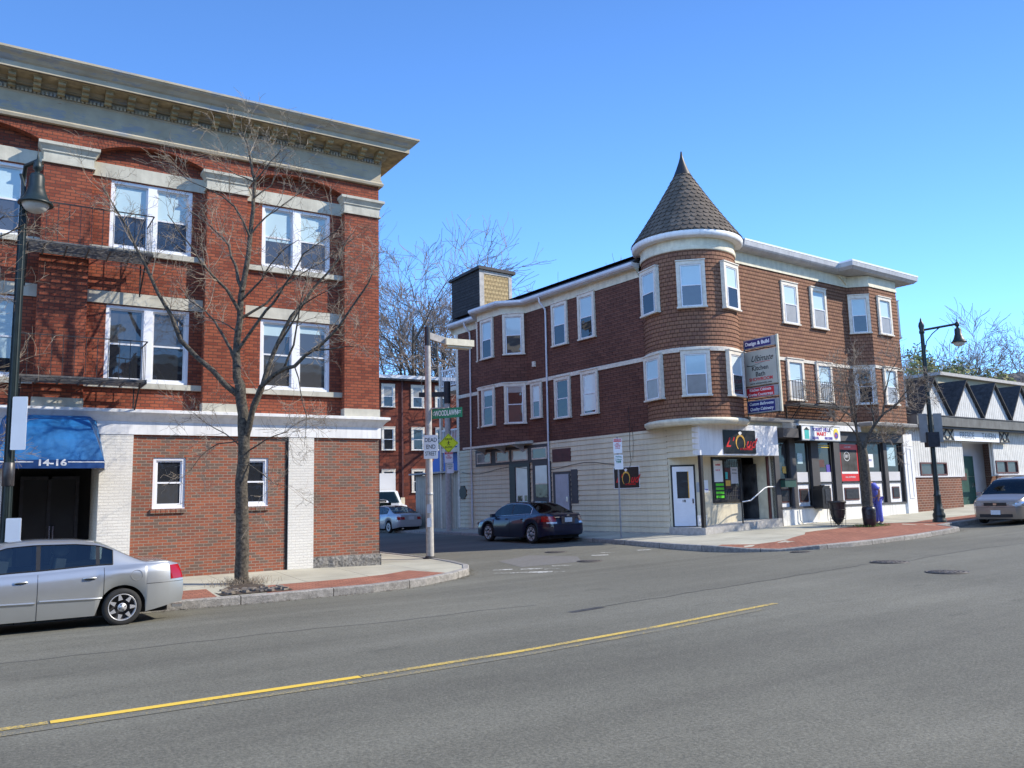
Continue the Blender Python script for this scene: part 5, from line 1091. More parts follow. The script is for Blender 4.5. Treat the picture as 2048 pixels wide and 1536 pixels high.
# ================================================================ red apartment row at the end of the side street
FX, FY, FRr = 24.74, 56.85, radians(-4)
fb_ = thing('red_row_building', 'three storey dark red building with white windows closing the side street', 'building', (FX, FY, 0), FRr)
mb = MB(); mb.wall(-6, 14, 0, 10.9, 0, [], 0.1); mb.poly([(14, 0, 0), (14, 12, 0), (14, 12, 10.9), (14, 0, 10.9)]); mb.poly([(-6, 0, 0), (-6, 12, 0), (-6, 12, 10.9), (-6, 0, 10.9)]); mb.build('wall', 'far_brick', fb_)
mb = MB(); mb.box(-6.3, 14.3, -0.45, 12.4, 10.9, 11.08); mb.build('roof', 'black_roof', fb_); mb = MB(); mb.box(-6.4, 14.4, -0.5, -0.42, 11.02, 11.28); mb.build('roof_fascia', 'gutter', fb_)
mb = MB(); mb.box(1.7, 1.82, -0.12, 0, 0.2, 10.9); mb.build('downspout', 'maroon', fb_)
k = 0
for x in (0.66, 3.02, 5.0, -1.8, 7.4, 9.8):
    for z, bl in ((8.87, 0.9), (5.65, 0.0), (2.5, 0.0)):
        cased_window(fb_, x, -0.01, z, 0, 1.06, 1.74, blind=bl, up='gray_blind', cas=0.13); k += 1
# beige garage and gate along the side street, blue tarpaulin banner
gr = thing('beige_garage', 'low beige board garage at the far end of the brown building side wall', 'shed', (BX, BY, 0), BR)
mb = MB(); mb.poly([(0.0, 15.45, 0.5), (0.0, 19.6, 0.5), (0.0, 19.6, 3.2), (0.0, 15.45, 3.28)]); mb.box(0.02, 5, 19.5, 19.6, 0.4, 3.2); mb.build('wall', 'tan_board', gr); mb = MB(); mb.box(-0.25, 5, 15.42, 19.9, 3.28, 3.36); mb.build('roof', 'concrete_pole', gr)
mb = MB(); mb.box(-0.04, 0, 16.0, 16.95, 0.55, 2.9); mb.build('door', 'beige_board', gr); mb = MB()
for v in (15.98, 16.95): mb.box(-0.05, 0, v-.03, v+.03, 0.55, 2.95)
mb.build('door_frame', 'casing_paint', gr)
bb = thing('blue_banner', 'deep blue sloping tarpaulin banner above the beige garage roof', 'banner', (BX, BY, 0), BR)
mb = MB(); mb.poly([(0.35, 15.6, 3.38), (0.35, 19.0, 3.38), (0.35, 17.2, 5.0), (0.35, 15.6, 5.05)]); mb.poly([(0.39, 15.6, 3.38), (0.39, 19.0, 3.38), (0.39, 17.2, 5.0), (0.39, 15.6, 5.05)][::-1]); mb.poly([(0.35, 15.6, 5.05), (0.35, 17.2, 5.0), (0.39, 17.2, 5.0), (0.39, 15.6, 5.05)]); mb.build('tarpaulin', 'sign_blue', bb)
# ================================================================ unseen buildings added behind the viewer to cut sky light and give reflections
for i, (x0, x1, h_, mt, lab) in enumerate(((-34, -12, 10.5, 'tavern_brick', 'unseen brick row added west of the viewpoint to block sky light'), (-11.5, 6, 11.5, 'far_brick', 'unseen dark brick block added right behind the viewpoint to block sky light'), (7, 24, 10.0, 'shaded_side_shingle', 'unseen brown block added opposite the turret corner to block sky light'), (26, 52, 9.0, 'tavern_brick', 'unseen low brick row added opposite the tavern to block sky light'))):
    ob = thing('added_sky_blocker', lab, 'building', (0, -7.5, 0), 0, 'unseen buildings added to block sky light'); mb = MB(); mb.box(x0, x1, -10, 0, -0.4, h_); mb.build('wall', mt, ob); mb = MB(); mb.box(x0-.2, x1+.2, -10.2, 0.3, h_, h_+.4); mb.build('cornice', 'cream_trim', ob)
    x = x0+1.5
    while x < x1-2:
        for z in (1.2, 4.4, 7.2):
            if z+1.8 < h_: child('window', wmesh('opp', lambda m: m.box(-0.55, 0.55, -0.02, 0.05, 0, 1.7), 'window', 'white_frame'), ob, (x, 0.02, z)); child('pane', wmesh('oppp', lambda m: m.box(-0.45, 0.45, 0.05, 0.06, 0.1, 1.6), 'pane', 'pane_dark'), ob, (x, 0.02, z))
        x += 2.6
# ================================================================ vehicles
def interp(P, x):
    if x <= P[0][0]: return P[0][1]
    for (a, b), (c, d) in zip(P[:-1], P[1:]):
        if x <= c: t = (x-a)/(c-a); t2 = t*t*(3-2*t)*0.35+t*0.65; return b+(d-b)*t2
    return P[-1][1]
def make_car(name, label, cat, loc, rz, S):
    t = thing(name, label, cat, loc, rz)
    Lh = S['L']/2; hw0 = S['W']/2; paint = S['paint']; glass = S.get('glass', 'car_glass'); R = S.get('wr', 0.31); ra = R+0.055; zc = R
    xr, xf = S['xr'], S['xf']; low = S['low']; top = S['top']; sill = S.get('sill', 0.22); tum = S.get('tum', 0.22)
    xs = set(); x = -Lh
    while x < Lh: xs.add(round(x, 3)); x += 0.12
    xs.add(Lh)
    for c in (xr, xf):
        for k in range(-8, 9): xs.add(round(c+ra*sin(k*pi/16), 3))
    for k in ('rg0', 'rg1', 'wg0', 'wg1', 's0', 's1'): xs.add(S[k])
    for b in S['pil']: xs.add(round(b-0.03, 3)); xs.add(round(b+0.03, 3))
    for d in (0.0, 0.02, 0.05, 0.1, 0.17, 0.26): xs.add(round(-Lh+d, 3)); xs.add(round(Lh-d, 3))
    for d in S.get('doors', ()): xs.add(d)
    xs = sorted(xs); xx = [xs[0]]
    for x in xs[1:]:
        if x-xx[-1] > 0.008 or x in (S['rg0'], S['rg1'], S['wg0'], S['wg1'], Lh): xx.append(x)
    xs = xx
    def hw(x):
        e = Lh-0.75; a = abs(x)
        return hw0*(1-0.025*(x/Lh)**2) if a < e else hw0*(1-0.025*(x/Lh)**2)*(1-0.26*((a-e)/0.75)**2.6)
    def section(x):
        h = hw(x); zb = sill
        if x < xr-ra: zb = sill+0.10*min(1, (xr-ra-x)/0.5)
        for c in (xr, xf):
            if abs(x-c) < ra: zb = max(zb, zc+sqrt(max(0, ra*ra-(x-c)**2)))
        l = interp(low, x); T = max(interp(top, x), l+0.012); H = T-l
        q = max(0, 1-(Lh-abs(x))/0.30); sg = 1 if x > 0 else -1
        zz = [zb, zb+(l-zb)*0.22, zb+(l-zb)*0.55, zb+(l-zb)*0.80, l-0.05, l-0.005]
        yy = [h*0.955, h*0.992, h, h*0.985, h*0.955, h*0.91]
        hs = min(1, H/0.45)
        y6 = h*0.90; slope = tum*hs
        yy += [h*0.895, h*0.895-slope*0.12, h*0.885-slope*0.86, h*0.86-slope*1.02, h*0.62-slope*0.55, h*0.32-slope*0.2, 0]
        crown = 0.02
        zz += [l+0.004+H*0.01, l+0.006+H*0.10, l+0.008+H*0.86, l+0.010+H*0.945, l+H*0.99+crown*0.6, l+H+crown*0.9, l+H+crown]
        pts = []
        for y, z in zip(yy, zz):
            bul = (0.16*max(0, (z-0.55)/0.5)**2+0.05*max(0, (0.42-z)/0.3)) if abs(x) > Lh-0.32 else 0
            pts.append((x-sg*q*min(0.22, bul), y, z))
        return pts
    half = [section(x) for x in xs]; n = len(half[0])
    full = [[p for p in s]+[(p[0], -p[1], p[2]) for p in s[-2::-1]] for s in half]; m = len(full[0])
    side = lambda j: j == 7 or j == m-2-7
    topc = lambda j: 9 <= j <= m-2-9
    bodyc = lambda j: j < 6 or j > m-2-6
    def cls(i, j):
        a, b = xs[i], xs[i+1]; c = (a+b)/2
        if side(j) and S['s0'] <= a and b <= S['s1']+1e-6:
            for p in S['pil']:
                if abs(c-p) < 0.031: return 'pillar'
            return 'side_window'
        if topc(j):
            if S['wg0'] <= a+1e-6 and b <= S['wg1']+1e-6: return 'windscreen'
            if S['rg0'] <= a+1e-6 and b <= S['rg1']+1e-6: return 'rear_window'
        if j < 6 or j > m-2-6:
            D = S.get('doors', ())
            for a0, a1 in zip(D[:-1], D[1:]):
                if a0 <= a+1e-6 and b <= a1+1e-6: return 'door%d%s' % (D.index(a0), 'L' if j < 6 else 'R')
        return 'body'
    groups = {}
    for i in range(len(xs)-1):
        for j in range(m-1): groups.setdefault(cls(i, j), []).append((i, j))
    body = None
    def emit(cells, nm, mt):
        mb = MB(); idx = {}
        i0, j0 = cells[0]; pa, pb, pc = (Vector(full[i0][j0]), Vector(full[i0+1][j0]), Vector(full[i0+1][j0+1])); nn = (pb-pa).cross(pc-pa); flip = nn.dot(pc-Vector((pc.x, 0, 0.6))) < 0
        for (i, j) in cells:
            f = []
            for (p, q) in ((i, j), (i+1, j), (i+1, j+1), (i, j+1)):
                if (p, q) not in idx: idx[(p, q)] = len(mb.v); mb.v.append(full[p][q])
                f.append(idx[(p, q)])
            mb.f.append(tuple(f[::-1] if flip else f)); mb.m.append(0); mb.uv.append(None); mb.sm.append(True)
        return mb, mt, nm
    mbB, _, _ = emit(groups['body'], 'body', paint)
    for k, sg in ((0, -1), (-1, 1)):      # end caps in bands
        s = full[k]
        for j in range(0, (m-1)//2):
            a, b = s[j], s[j+1]; c, d = s[m-2-j], s[m-1-j]; mbB.poly([a, b, c, d] if sg < 0 else [d, c, b, a], 0)
    body = mbB.build('body', paint, t)
    for g, cells in groups.items():
        if g == 'body': continue
        mm = {'pillar': 'black_paint', 'side_window': glass, 'windscreen': glass, 'rear_window': glass}.get(g, paint)
        nm = 'door' if g.startswith('door') else g
        if nm in ('side_window', 'pillar') or nm == 'door':
            for sd in (0, 1):
                cc = [c for c in cells if (c[1] < m/2) == (sd == 0)]
                if nm == 'side_window':
                    runs = {}
                    for c in cc:
                        kx = sum(1 for p in S['pil'] if (xs[c[0]]+xs[c[0]+1])/2 > p); runs.setdefault(kx, []).append(c)
                    for r in runs.values(): mb, mt, _ = emit(r, nm, mm); mb.build(nm, mt, t)
                elif nm == 'pillar':
                    for p in S['pil']:
                        c2 = [c for c in cc if abs((xs[c[0]]+xs[c[0]+1])/2-p) < 0.031]
                        if c2: mb, mt, _ = emit(c2, nm, mm); mb.build(nm, mt, t)
                elif cc: mb, mt, _ = emit(cc, nm, mm); mb.build(nm, mt, t)
        else: mb, mt, _ = emit(cells, nm, mm); mb.build(nm, mt, t)
    def Yat(x, z):
        s = section(x); 
        for a, b in zip(s[:-1], s[1:]):
            if a[2] <= z <= b[2]: u = (z-a[2])/max(1e-6, b[2]-a[2]); return a[1]+(b[1]-a[1])*u
        return s[2][1]
    # underbody, wheel wells
    mb = MB(); mb.box(-Lh+0.25, Lh-0.25, -hw0+0.26, hw0-0.26, 0.17, 0.52); mb.box(xr+ra+.02, xf-ra-.02, -hw0+.08, hw0-.08, 0.2, 0.3); mb.build('underbody', 'rubber', t)
    mb = MB(); mb.poly([(S['rg0']+0.05, -hw0*.8, 0.62), (S['wg1']-.05, -hw0*.8, 0.62), (S['wg1']-.05, hw0*.8, 0.62), (S['rg0']+.05, hw0*.8, 0.62)]); mb.build('cabin_floor', 'rubber', t)
    zl = interp(low, 0)
    for sx in S.get('seats', ()):
        for sy in (-0.36, 0.36):
            mb = MB(); mb.obox((sx, sy, zl-0.02), (1, 0, 0.12), (0, 1, 0), (-0.15, 0, 1), 0.07, 0.22, 0.24); mb.lathe([(0.0, -.10), (0.07, -.09), (0.11, -.03), (0.11, .05), (0.07, .10), (0, .11)], 10, (sx-0.04, sy, zl+0.34)); mb.build('seat', 'seat_fabric', t)
    # window surround trim line
    for sd in (1, -1):
        pts = [(x, sd*(section(x)[7][1]+0.004), section(x)[7][2]) for x in xs if S['s0'] <= x <= S['s1']]
        pt2 = [(x, sd*(section(x)[8][1]+0.004), section(x)[8][2]) for x in xs if S['s0'] <= x <= S['s1']]
        mb = MB(); mb.tube(pts, 0.010, 5); mb.tube(pt2, 0.008, 5, m=0); mb.tube([pts[0], pt2[0]], 0.008, 5); mb.build('window_trim', S.get('trim', 'black_paint'), t)
        D = S.get('doors', ())
        for dx in D:
            s = section(dx); mb = MB(); mb.tube([(p[0], sd*(p[1]+0.0015), p[2]) for p in s[0:6]], 0.004, 4); mb.build('door_seam', 'black_paint', t)
        if S.get('mould'):
            for a0, a1 in zip(D[:-1], D[1:]):
                if a1-a0 < .5: continue
                mb = MB(); z = S['mould']; k = 8
                mb.tube([(a0+.03+(a1-a0-.06)*i/k, sd*(Yat(a0+.03+(a1-a0-.06)*i/k, z)+0.006), z+0.02*i/k) for i in range(k+1)], 0.018, 6); mb.build('side_moulding', paint, t)
        for hx in S.get('handles', ()):
            z = S['hz']; y = Yat(hx, z); mb = MB(); mb.tube([(hx-0.09, sd*(y+0.006), z), (hx-0.05, sd*(y+0.03), z+.004), (hx+0.05, sd*(y+0.03), z+.004), (hx+0.09, sd*(y+.006), z)], 0.014, 6); mb.build('handle', S.get('hmat', paint), t)
            mb = MB(); mb.box(hx-.07, hx+.07, sd*(y-.002), sd*(y+.008), z-.028, z-.005); mb.build('handle_recess', 'black_paint', t)
        mx = S['s1']-0.12; z = interp(low, mx)+0.08; y = hw(mx)*0.93; mb = MB(); mb.obox((mx, sd*(y+0.10), z), (1, 0, 0), (0, 1, 0), (0, 0, 1), 0.06, 0.09, 0.065); mb.obox((mx+.02, sd*(y), z-.03), (1, 0, 0), (0, 1, 0), (0, 0, 1), 0.03, 0.05, 0.02); mb.build('side_mirror', paint, t)
        if S.get('fuel') and sd == S['fuel'][2]:
            fx, fz = S['fuel'][:2]; y = Yat(fx, fz); mb = MB(); pts = [(fx+0.09*cos(a)*1.0, sd*(Yat(fx, fz+0.08*sin(a))+0.003), fz+0.085*sin(a)) for a in [pi/4*0+k*pi/10 for k in range(21)]]; mb.tube(pts, 0.0035, 4, cap=False); mb.build('fuel_flap', 'gray_panel', t)
    # wheels
    def wheel(nm, n, spoke):
        k = ('wheel', name, n)
        tm = MB(); r = R; w = 0.19
        tm.lathe([(r*.70, -w/2+.012), (r*.75, -w/2), (r*.92, -w/2+.004), (r*.985, -w/2+.03), (r, -w/2+.06), (r, w/2-.06), (r*.985, w/2-.03), (r*.92, w/2-.004), (r*.75, w/2), (r*.70, w/2-.012)], 32, yup=True)
        rm = MB(); rm.lathe([(r*.72, -w/2+.005), (r*.715, -w/2-.002), (r*.67, -w/2+.004), (r*.655, -w/2+.03), (r*.65, w/2)], 32, yup=True)
        for q in range(n):
            a = 2*pi*q/n
            for wd, s0, s1 in (((.035, 0.10, 0.60),) if spoke == 'thin' else ((.045, 0.12, 0.60),)):
                ca, sa = cos(a), sin(a); pr = [(-0.030, s0), (0.030, s0), (0.014 if spoke != 'wide' else .04, s1*r/0.3*1.0), (-0.014 if spoke != 'wide' else -.04, s1*r/0.3)]
                pr = [(-wd*0.75, r*s0/0.31), (wd*0.75, r*s0/0.31), (wd*.35 if spoke == 'star' else wd*.8, r*0.67), (-wd*.35 if spoke == 'star' else -wd*.8, r*0.67)]
                P = [(ca*b-sa*a_, sa*b+ca*a_) for a_, b in pr]
                rm.xz(P, -w/2+.004, -w/2+.03)
        rm.lathe([(0.0, -w/2-.004), (r*.09, -w/2-.004), (r*.10, -w/2+.002), (r*.20, -w/2+.004), (r*.23, -w/2+.012), (r*.23, -w/2+.03)], 24, yup=True)
        dk = MB(); dk.lathe([(0, w/2-.08), (r*.65, w/2-.08)], 24, yup=True)
        lug = MB()
        for q in range(4 if n == 7 else 5): a = 2*pi*q/(4 if n == 7 else 5)+0.4; lug.lathe([(0.0, -w/2-.007), (.011, -w/2-.007), (.013, -w/2+.002)], 8, (r*.155*cos(a), 0, r*.155*sin(a)), yup=True)
        return tm, rm, dk, lug
    tm, rm, dk, lug = wheel(name, S.get('spokes', 7), S.get('spoke', 'star'))
    first = None
    for x in (xr, xf):
        for sd in (1, -1):
            if first is None:
                w_ = bpy.data.objects.new('wheel', None); COL.objects.link(w_); w_.parent = t; tm.build('tyre', 'rubber', w_); rm.build('rim', 'alloy', w_); dk.build('brake_disc', 'notice_dark', w_); lug.build('lug_nuts', 'iron', w_); first = w_
            else: w_ = dup(first, t)
            w_.location = (x, sd*(hw0-0.115), R); w_.rotation_euler = (0, S.get('wrot', 0.0), pi if sd == 1 else 0)
    # lamps wrapped around the ends
    def wrap(nm, mt, end, sd, x_in, y_in, z0, z1, off=0.006, zt=None, par=t):
        P = []
        steps = 7; xe = Lh
        for i in range(steps+1):
            x = x_in+(xe-x_in)*i/steps; P.append((x, None))
        rows = []
        for k in range(4):
            f = k/3; row = []
            for x, _ in P:
                xq = min(x, Lh-0.001); z = z0+(z1-z0)*f; s = section(end*xq); y = Yat(end*xq, z); bx = None
                for a, b in zip(s[:-1], s[1:]):
                    if a[2] <= z <= b[2]: u = (z-a[2])/max(1e-6, b[2]-a[2]); bx = a[0]+(b[0]-a[0])*u; break
                if bx is None: bx = end*xq
                row.append((bx+end*off*(0.3 if x < Lh-.2 else 1), sd*(y+off), z))
            ye = row[-1][1]; 
            for q in (0.33, 0.66, 1.0): row.append((row[len(P)-1][0]+end*0.002, ye+(sd*y_in-ye)*q, z))
            rows.append(row)
        mb = MB(); mb.grid(rows, smooth=True); mb.grid([[(p[0]-end*0.02, p[1]*0.985, p[2]) for p in rows[0]], rows[0]]); mb.grid([rows[-1], [(p[0]-end*0.02, p[1]*0.985, p[2]) for p in rows[-1]]])
        return mb.build(nm, mt, par)
    for sd in (1, -1):
        for (nm, mt, end, xi, yi, z0, z1) in S.get('lamps', ()): wrap(nm, mt, end, sd, xi, yi, z0, z1)
    if S.get('plate') is not None:
        e, z = S['plate']; x = e*(Lh+0.012); mb = MB(); mb.box(x-.012, x+.012, -0.16, 0.16, z-0.08, z+0.08); pl = mb.build('number_plate', 'plate_white', t); 
        mb = MB(); mb.box(x-e*0.01, x-e*.02+e*0.0, -0.30, 0.30, z-.13, z+.13); mb.build('plate_recess', paint, t)
    for (nm, mt, b) in S.get('extra', ()):
        mb = MB(); mb.box(*b); mb.build(nm, mt, t)
    # bumper seam
    for end in (1, -1):
        z = S.get('bz', 0.62); P = []
        for sd in (1, -1):
            q = []
            for i in range(9):
                x = Lh-0.62+0.619*i/8; q.append((section(end*x)[0][0]*0+end*(x-0.0)-end*max(0, 0.16*max(0, (z-0.55)/0.5)**2 if x > Lh-.32 else 0), sd*(Yat(end*x, z)+0.002), z))
            P.append(q)
        mb = MB(); mb.tube(P[0]+P[1][::-1], 0.0045, 4); mb.build('bumper_seam', 'notice_dark', t)
    return t
sed = dict(L=4.51, W=1.72, xr=-1.275, xf=1.36, wr=0.30, paint='silver_paint', sill=0.20, tum=0.20,
    low=[(-2.255, 0.93), (-1.95, 0.985), (-1.2, 0.965), (0.0, 0.90), (0.9, 0.875), (1.3, 0.83), (1.9, 0.72), (2.1, 0.64), (2.255, 0.56)],
    top=[(-2.2, 0.93), (-1.95, 1.0), (-1.62, 1.0), (-0.88, 1.355), (-0.55, 1.40), (0.0, 1.415), (0.35, 1.395), (0.62, 1.31), (1.30, 0.86), (1.5, 0.83), (2.25, 0.56)],
    rg0=-1.62, rg1=-0.86, wg0=0.55, wg1=1.26, s0=-1.12, s1=1.02, pil=(-0.05, -0.90), doors=(-0.99, -0.05, 0.96), handles=(-0.78, 0.18), hz=0.80, mould=0.47, seats=(-0.35, 0.45), spokes=7, spoke='star',
    fuel=(-1.42, 0.80, -1), lamps=(('tail_lamp', 'tail_red', -1, 2.03, 0.55, 0.70, 0.93), ('headlamp', 'headlight', 1, 1.95, 0.45, 0.54, 0.66)), plate=(-1, 0.78), bz=0.655,
    extra=(('tail_pipe', 'chrome', (-2.27, -2.1, 0.45, 0.5, 0.2, 0.25)),))
make_car('silver_sedan', 'silver four door sedan parked at the kerb in front of the brick apartment block', 'car', (0.785, 16.02, zroad(0.9, 16)), pi, dict(sed, fuel=(-1.48, 0.80, 1)))
acc = dict(sed, L=4.94, W=1.84, xr=-1.42, xf=1.38, wr=0.335, paint='navy_paint', glass='dark_car_glass', trim='chrome', mould=None, spokes=8, spoke='wide',
    low=[(-2.47, 0.98), (-2.2, 1.03), (-1.3, 1.0), (0.0, 0.93), (0.9, 0.90), (1.4, 0.86), (2.1, 0.75), (2.47, 0.56)],
    top=[(-2.4, 0.99), (-2.05, 1.045), (-1.85, 1.05), (-0.95, 1.42), (-0.5, 1.465), (0.1, 1.475), (0.45, 1.44), (0.75, 1.35), (1.40, 0.90), (1.6, 0.86), (2.47, 0.57)],
    rg0=-1.85, rg1=-0.90, wg0=0.66, wg1=1.36, s0=-1.32, s1=1.08, pil=(-0.10,), doors=(-1.08, -0.10, 0.98), handles=(-0.86, 0.14), hz=0.86, fuel=None, hmat='navy_paint',
    lamps=(('tail_lamp', 'tail_red', -1, 2.02, 0.52, 0.76, 0.95), ('reversing_lamp', 'tail_clear', -1, 2.25, 0.5, 0.70, 0.755), ('headlamp', 'headlight', 1, 2.1, 0.45, 0.58, 0.70)), plate=(-1, 0.82), bz=0.64,
    extra=(('badge', 'chrome', (-2.478, -2.45, -0.05, 0.05, 0.955, 1.0)), ('model_lettering', 'chrome', (-2.48, -2.46, 0.40, 0.62, 0.91, 0.935))))
make_car('dark_sedan', 'dark navy blue sedan parked in shade beside the clapboard side wall', 'car', (17.62, 26.6, zroad(17.6, 26.6)), pi/2+radians(2.5), acc)
cou = dict(sed, L=4.4, W=1.70, xr=-1.32, xf=1.30, wr=0.29, paint='pale_silver_paint', mould=None, spokes=12, spoke='wide', pil=(-0.45,), s0=-1.05, s1=1.0, doors=(-0.45, 0.95), handles=(-0.25,), fuel=None, seats=(-0.3, 0.45),
    low=[(-2.2, 0.86), (-2.0, 0.93), (-1.2, 0.93), (0, 0.86), (0.9, 0.84), (1.9, 0.70), (2.2, 0.55)], top=[(-2.2, 0.87), (-1.95, 0.95), (-1.7, 0.96), (-0.8, 1.31), (-0.4, 1.35), (0.1, 1.36), (0.5, 1.28), (1.2, 0.84), (1.5, 0.80), (2.2, 0.55)], rg0=-1.70, rg1=-0.72, wg0=0.46, wg1=1.18,
    lamps=(('tail_lamp', 'tail_red', -1, 2.02, 0.36, 0.66, 0.79), ('headlamp', 'headlight', 1, 1.95, 0.45, 0.54, 0.66)), plate=(-1, 0.73))
make_car('silver_coupe', 'pale silver two door coupe parked beyond the street pole, seen from behind', 'car', (18.35, 40.8, zroad(18.3, 41)), pi/2+radians(4), cou)
tan = dict(sed, L=4.55, W=1.76, wr=0.30, paint='tan_paint', glass='dark_car_glass', mould=0.5, fuel=None, plate=(1, 0.42),
    low=[(-2.275, 0.98), (-1.95, 1.03), (0, 1.0), (0.9, 0.99), (1.3, 0.95), (1.9, 0.86), (2.15, 0.80), (2.275, 0.68)],
    top=[(-2.2, 1.0), (-1.62, 1.1), (-0.88, 1.48), (-0.3, 1.55), (0.1, 1.55), (0.4, 1.51), (0.62, 1.44), (1.30, 0.98), (1.5, 0.94), (2.27, 0.69)],
    lamps=(('tail_lamp', 'tail_red', -1, 2.03, 0.55, 0.70, 0.93), ('headlamp', 'headlight', 1, 2.0, 0.42, 0.60, 0.73)), bz=0.58,
    extra=(('grille', 'black_paint', (2.255, 2.29, -0.36, 0.36, 0.62, 0.71)), ('air_intake', 'black_paint', (2.24, 2.285, -0.5, 0.5, 0.26, 0.36)), ('fog_lamp', 'black_paint', (2.18, 2.25, 0.55, 0.7, 0.28, 0.36)), ('badge', 'chrome', (2.285, 2.30, -0.05, 0.05, 0.63, 0.70))))
van = dict(sed, L=4.95, W=1.88, wr=0.33, xr=-1.45, xf=1.45, paint='tan_paint', glass='dark_car_glass', mould=None, fuel=None, plate=(1, 0.44), s0=-2.2, s1=1.45, pil=(-1.1, 0.15), doors=(-1.1, 0.15, 1.15), handles=(-0.9, 0.35), hz=0.95, tum=0.2,
    low=[(-2.475, 1.0), (-1.9, 1.05), (0, 1.05), (1.0, 1.05), (1.5, 1.02), (2.0, 0.93), (2.3, 0.84), (2.475, 0.72)],
    top=[(-2.475, 1.45), (-2.3, 1.62), (-1.9, 1.70), (-0.6, 1.73), (0.3, 1.72), (0.7, 1.66), (0.9, 1.58), (1.75, 1.03), (2.0, 0.94), (2.475, 0.73)], rg0=-2.474, rg1=-2.3, wg0=0.82, wg1=1.66, seats=(-0.2, 0.6),
    lamps=(('tail_lamp', 'tail_red', -1, 2.25, 0.62, 0.8, 1.2), ('headlamp', 'headlight', 1, 2.1, 0.46, 0.68, 0.82)), bz=0.62,
    extra=(('grille', 'black_paint', (2.44, 2.487, -0.38, 0.38, 0.68, 0.79)), ('air_intake', 'black_paint', (2.44, 2.485, -0.55, 0.55, 0.27, 0.38)), ('badge', 'chrome', (2.48, 2.497, -0.06, 0.06, 0.70, 0.77))))
make_car('tan_van', 'tan minivan facing the camera at the right edge, parked outside the tavern', 'van', (33.55, 16.45, zroad(33, 16.4)), pi+radians(6), van)
suv = dict(sed, L=4.4, W=1.78, wr=0.33, paint='pale_silver_paint', glass='dark_car_glass', mould=None, fuel=None, xr=-1.30, xf=1.3, s0=-1.9, s1=1.0, pil=(-0.05, -1.0), doors=(-1.0, -.05, 0.95),
    low=[(-2.2, 1.0), (0, 1.0), (0.9, 0.98), (1.3, 0.94), (2.2, 0.7)], top=[(-2.2, 1.55), (-2.1, 1.63), (-1.5, 1.68), (0.2, 1.66), (0.55, 1.58), (1.2, 1.0), (2.2, 0.72)], rg0=-2.1995, rg1=-2.1, wg0=0.45, wg1=1.2,
    lamps=(('tail_lamp', 'tail_red', -1, 2.1, 0.62, 0.95, 1.45), ('headlamp', 'headlight', 1, 1.95, 0.45, 0.7, 0.85)), plate=(-1, 0.85), extra=(('rear_glass', 'dark_car_glass', (-2.212, -2.2, -0.55, 0.55, 1.05, 1.5)),))
make_car('silver_suv', 'silver hatchback with tall red tail lamps parked ahead of the pale coupe', 'car', (19.3, 46.6, zroad(19, 46)), pi/2+radians(5), suv)
# white box truck facing the camera
tk = thing('box_truck', 'white box truck facing the camera at the end of the side street', 'truck', (20.5, 47.6, zroad(20.3, 47)), -pi/2+radians(-4)+pi*0)
mb = MB(); mb.box(-5.4, 0.35, -1.1, 1.1, 0.95, 3.25); mb.build('cargo_box', 'white_paint_car', tk)
prof = [(0.5, 0.55), (2.75, 0.55), (2.8, 0.95), (2.6, 1.28), (1.75, 1.42), (1.05, 2.15), (0.5, 2.22)]
mb = MB(); mb.xz(prof, -0.95, 0.95); cab = mb.build('cab', 'white_paint_car', tk)
mb = MB(); mb.poly([(1.77, -0.82, 1.44), (1.77, 0.82, 1.44), (1.11, 0.74, 2.11), (1.11, -0.74, 2.11)]); mb.v = [(v[0]+.012, v[1], v[2]+.012) for v in mb.v]; mb.build('windscreen', 'dark_car_glass', cab)
for sd in (1, -1):
    mb = MB(); mb.poly([(1.62, sd*0.956, 1.42), (0.62, sd*0.956, 1.42), (0.62, sd*0.956, 2.05), (1.08, sd*0.956, 2.05)]); mb.build('side_window', 'interior_dark', cab)
    mb = MB(); mb.box(1.45, 1.52, sd*1.0, sd*1.25, 1.35, 1.75); mb.build('side_mirror', 'cream_trim', cab)
    mb = MB(); mb.box(2.78, 2.82, sd*0.55, sd*0.85, 0.75, 0.95); mb.build('headlamp', 'headlight', cab)
    for x in (1.9, -3.8): 
        mb = MB(); mb.lathe([(0, -.1), (.38, -.1), (.4, -.06), (.4, .1), (.38, .14), (0, .14)], 24, (0, 0, 0), yup=True); w_ = mb.build('wheel', 'rubber', tk); w_.location = (x, sd*.85, 0.4)
mb = MB(); mb.box(2.78, 2.84, -0.5, 0.5, 0.62, 0.95); mb.build('grille', 'notice_dark', cab); mb = MB(); mb.box(-5.2, 2.6, -.5, .5, .5, .95); mb.build('chassis', 'rubber', tk)
# ================================================================ street poles, lamps and signs
def plate(par, nm, mt, w, h, th=0.006, border=None, y=0):
    mb = MB(); r = min(w, h)*0.08; P = []
    for cx, cz, a0 in ((w/2-r, h/2-r, 0), (-w/2+r, h/2-r, pi/2), (-w/2+r, -h/2+r, pi), (w/2-r, -h/2+r, 1.5*pi)):
        for k in range(4): a = a0+k*pi/6; P.append((cx+r*cos(a), cz+r*sin(a)))
    mb.xz(P, y-th, y); o = mb.build(nm, mt, par); return o
camdir = radians(57.3)
def face(azoff=0): return camdir-pi/2+azoff        # local -y looks back towards the camera
pz = 0.27
sp = thing('lamp_pole', 'tall grey street pole with flat box lamp head at the side street corner', 'lamp post', (11.14, 22.0, pz), 0)
mb = MB(); mb.tube([(0, 0, 0), (0, 0, 4.0), (0, 0, 6.3)], [0.115, 0.095, 0.085], 16); mb.build('shaft', 'concrete_pole', sp)
mb = MB(); mb.tube([(0, 0, 6.3), (0, 0, 6.88)], [0.09, 0.085], 12); mb.build('pole_top', 'notice_dark', sp)
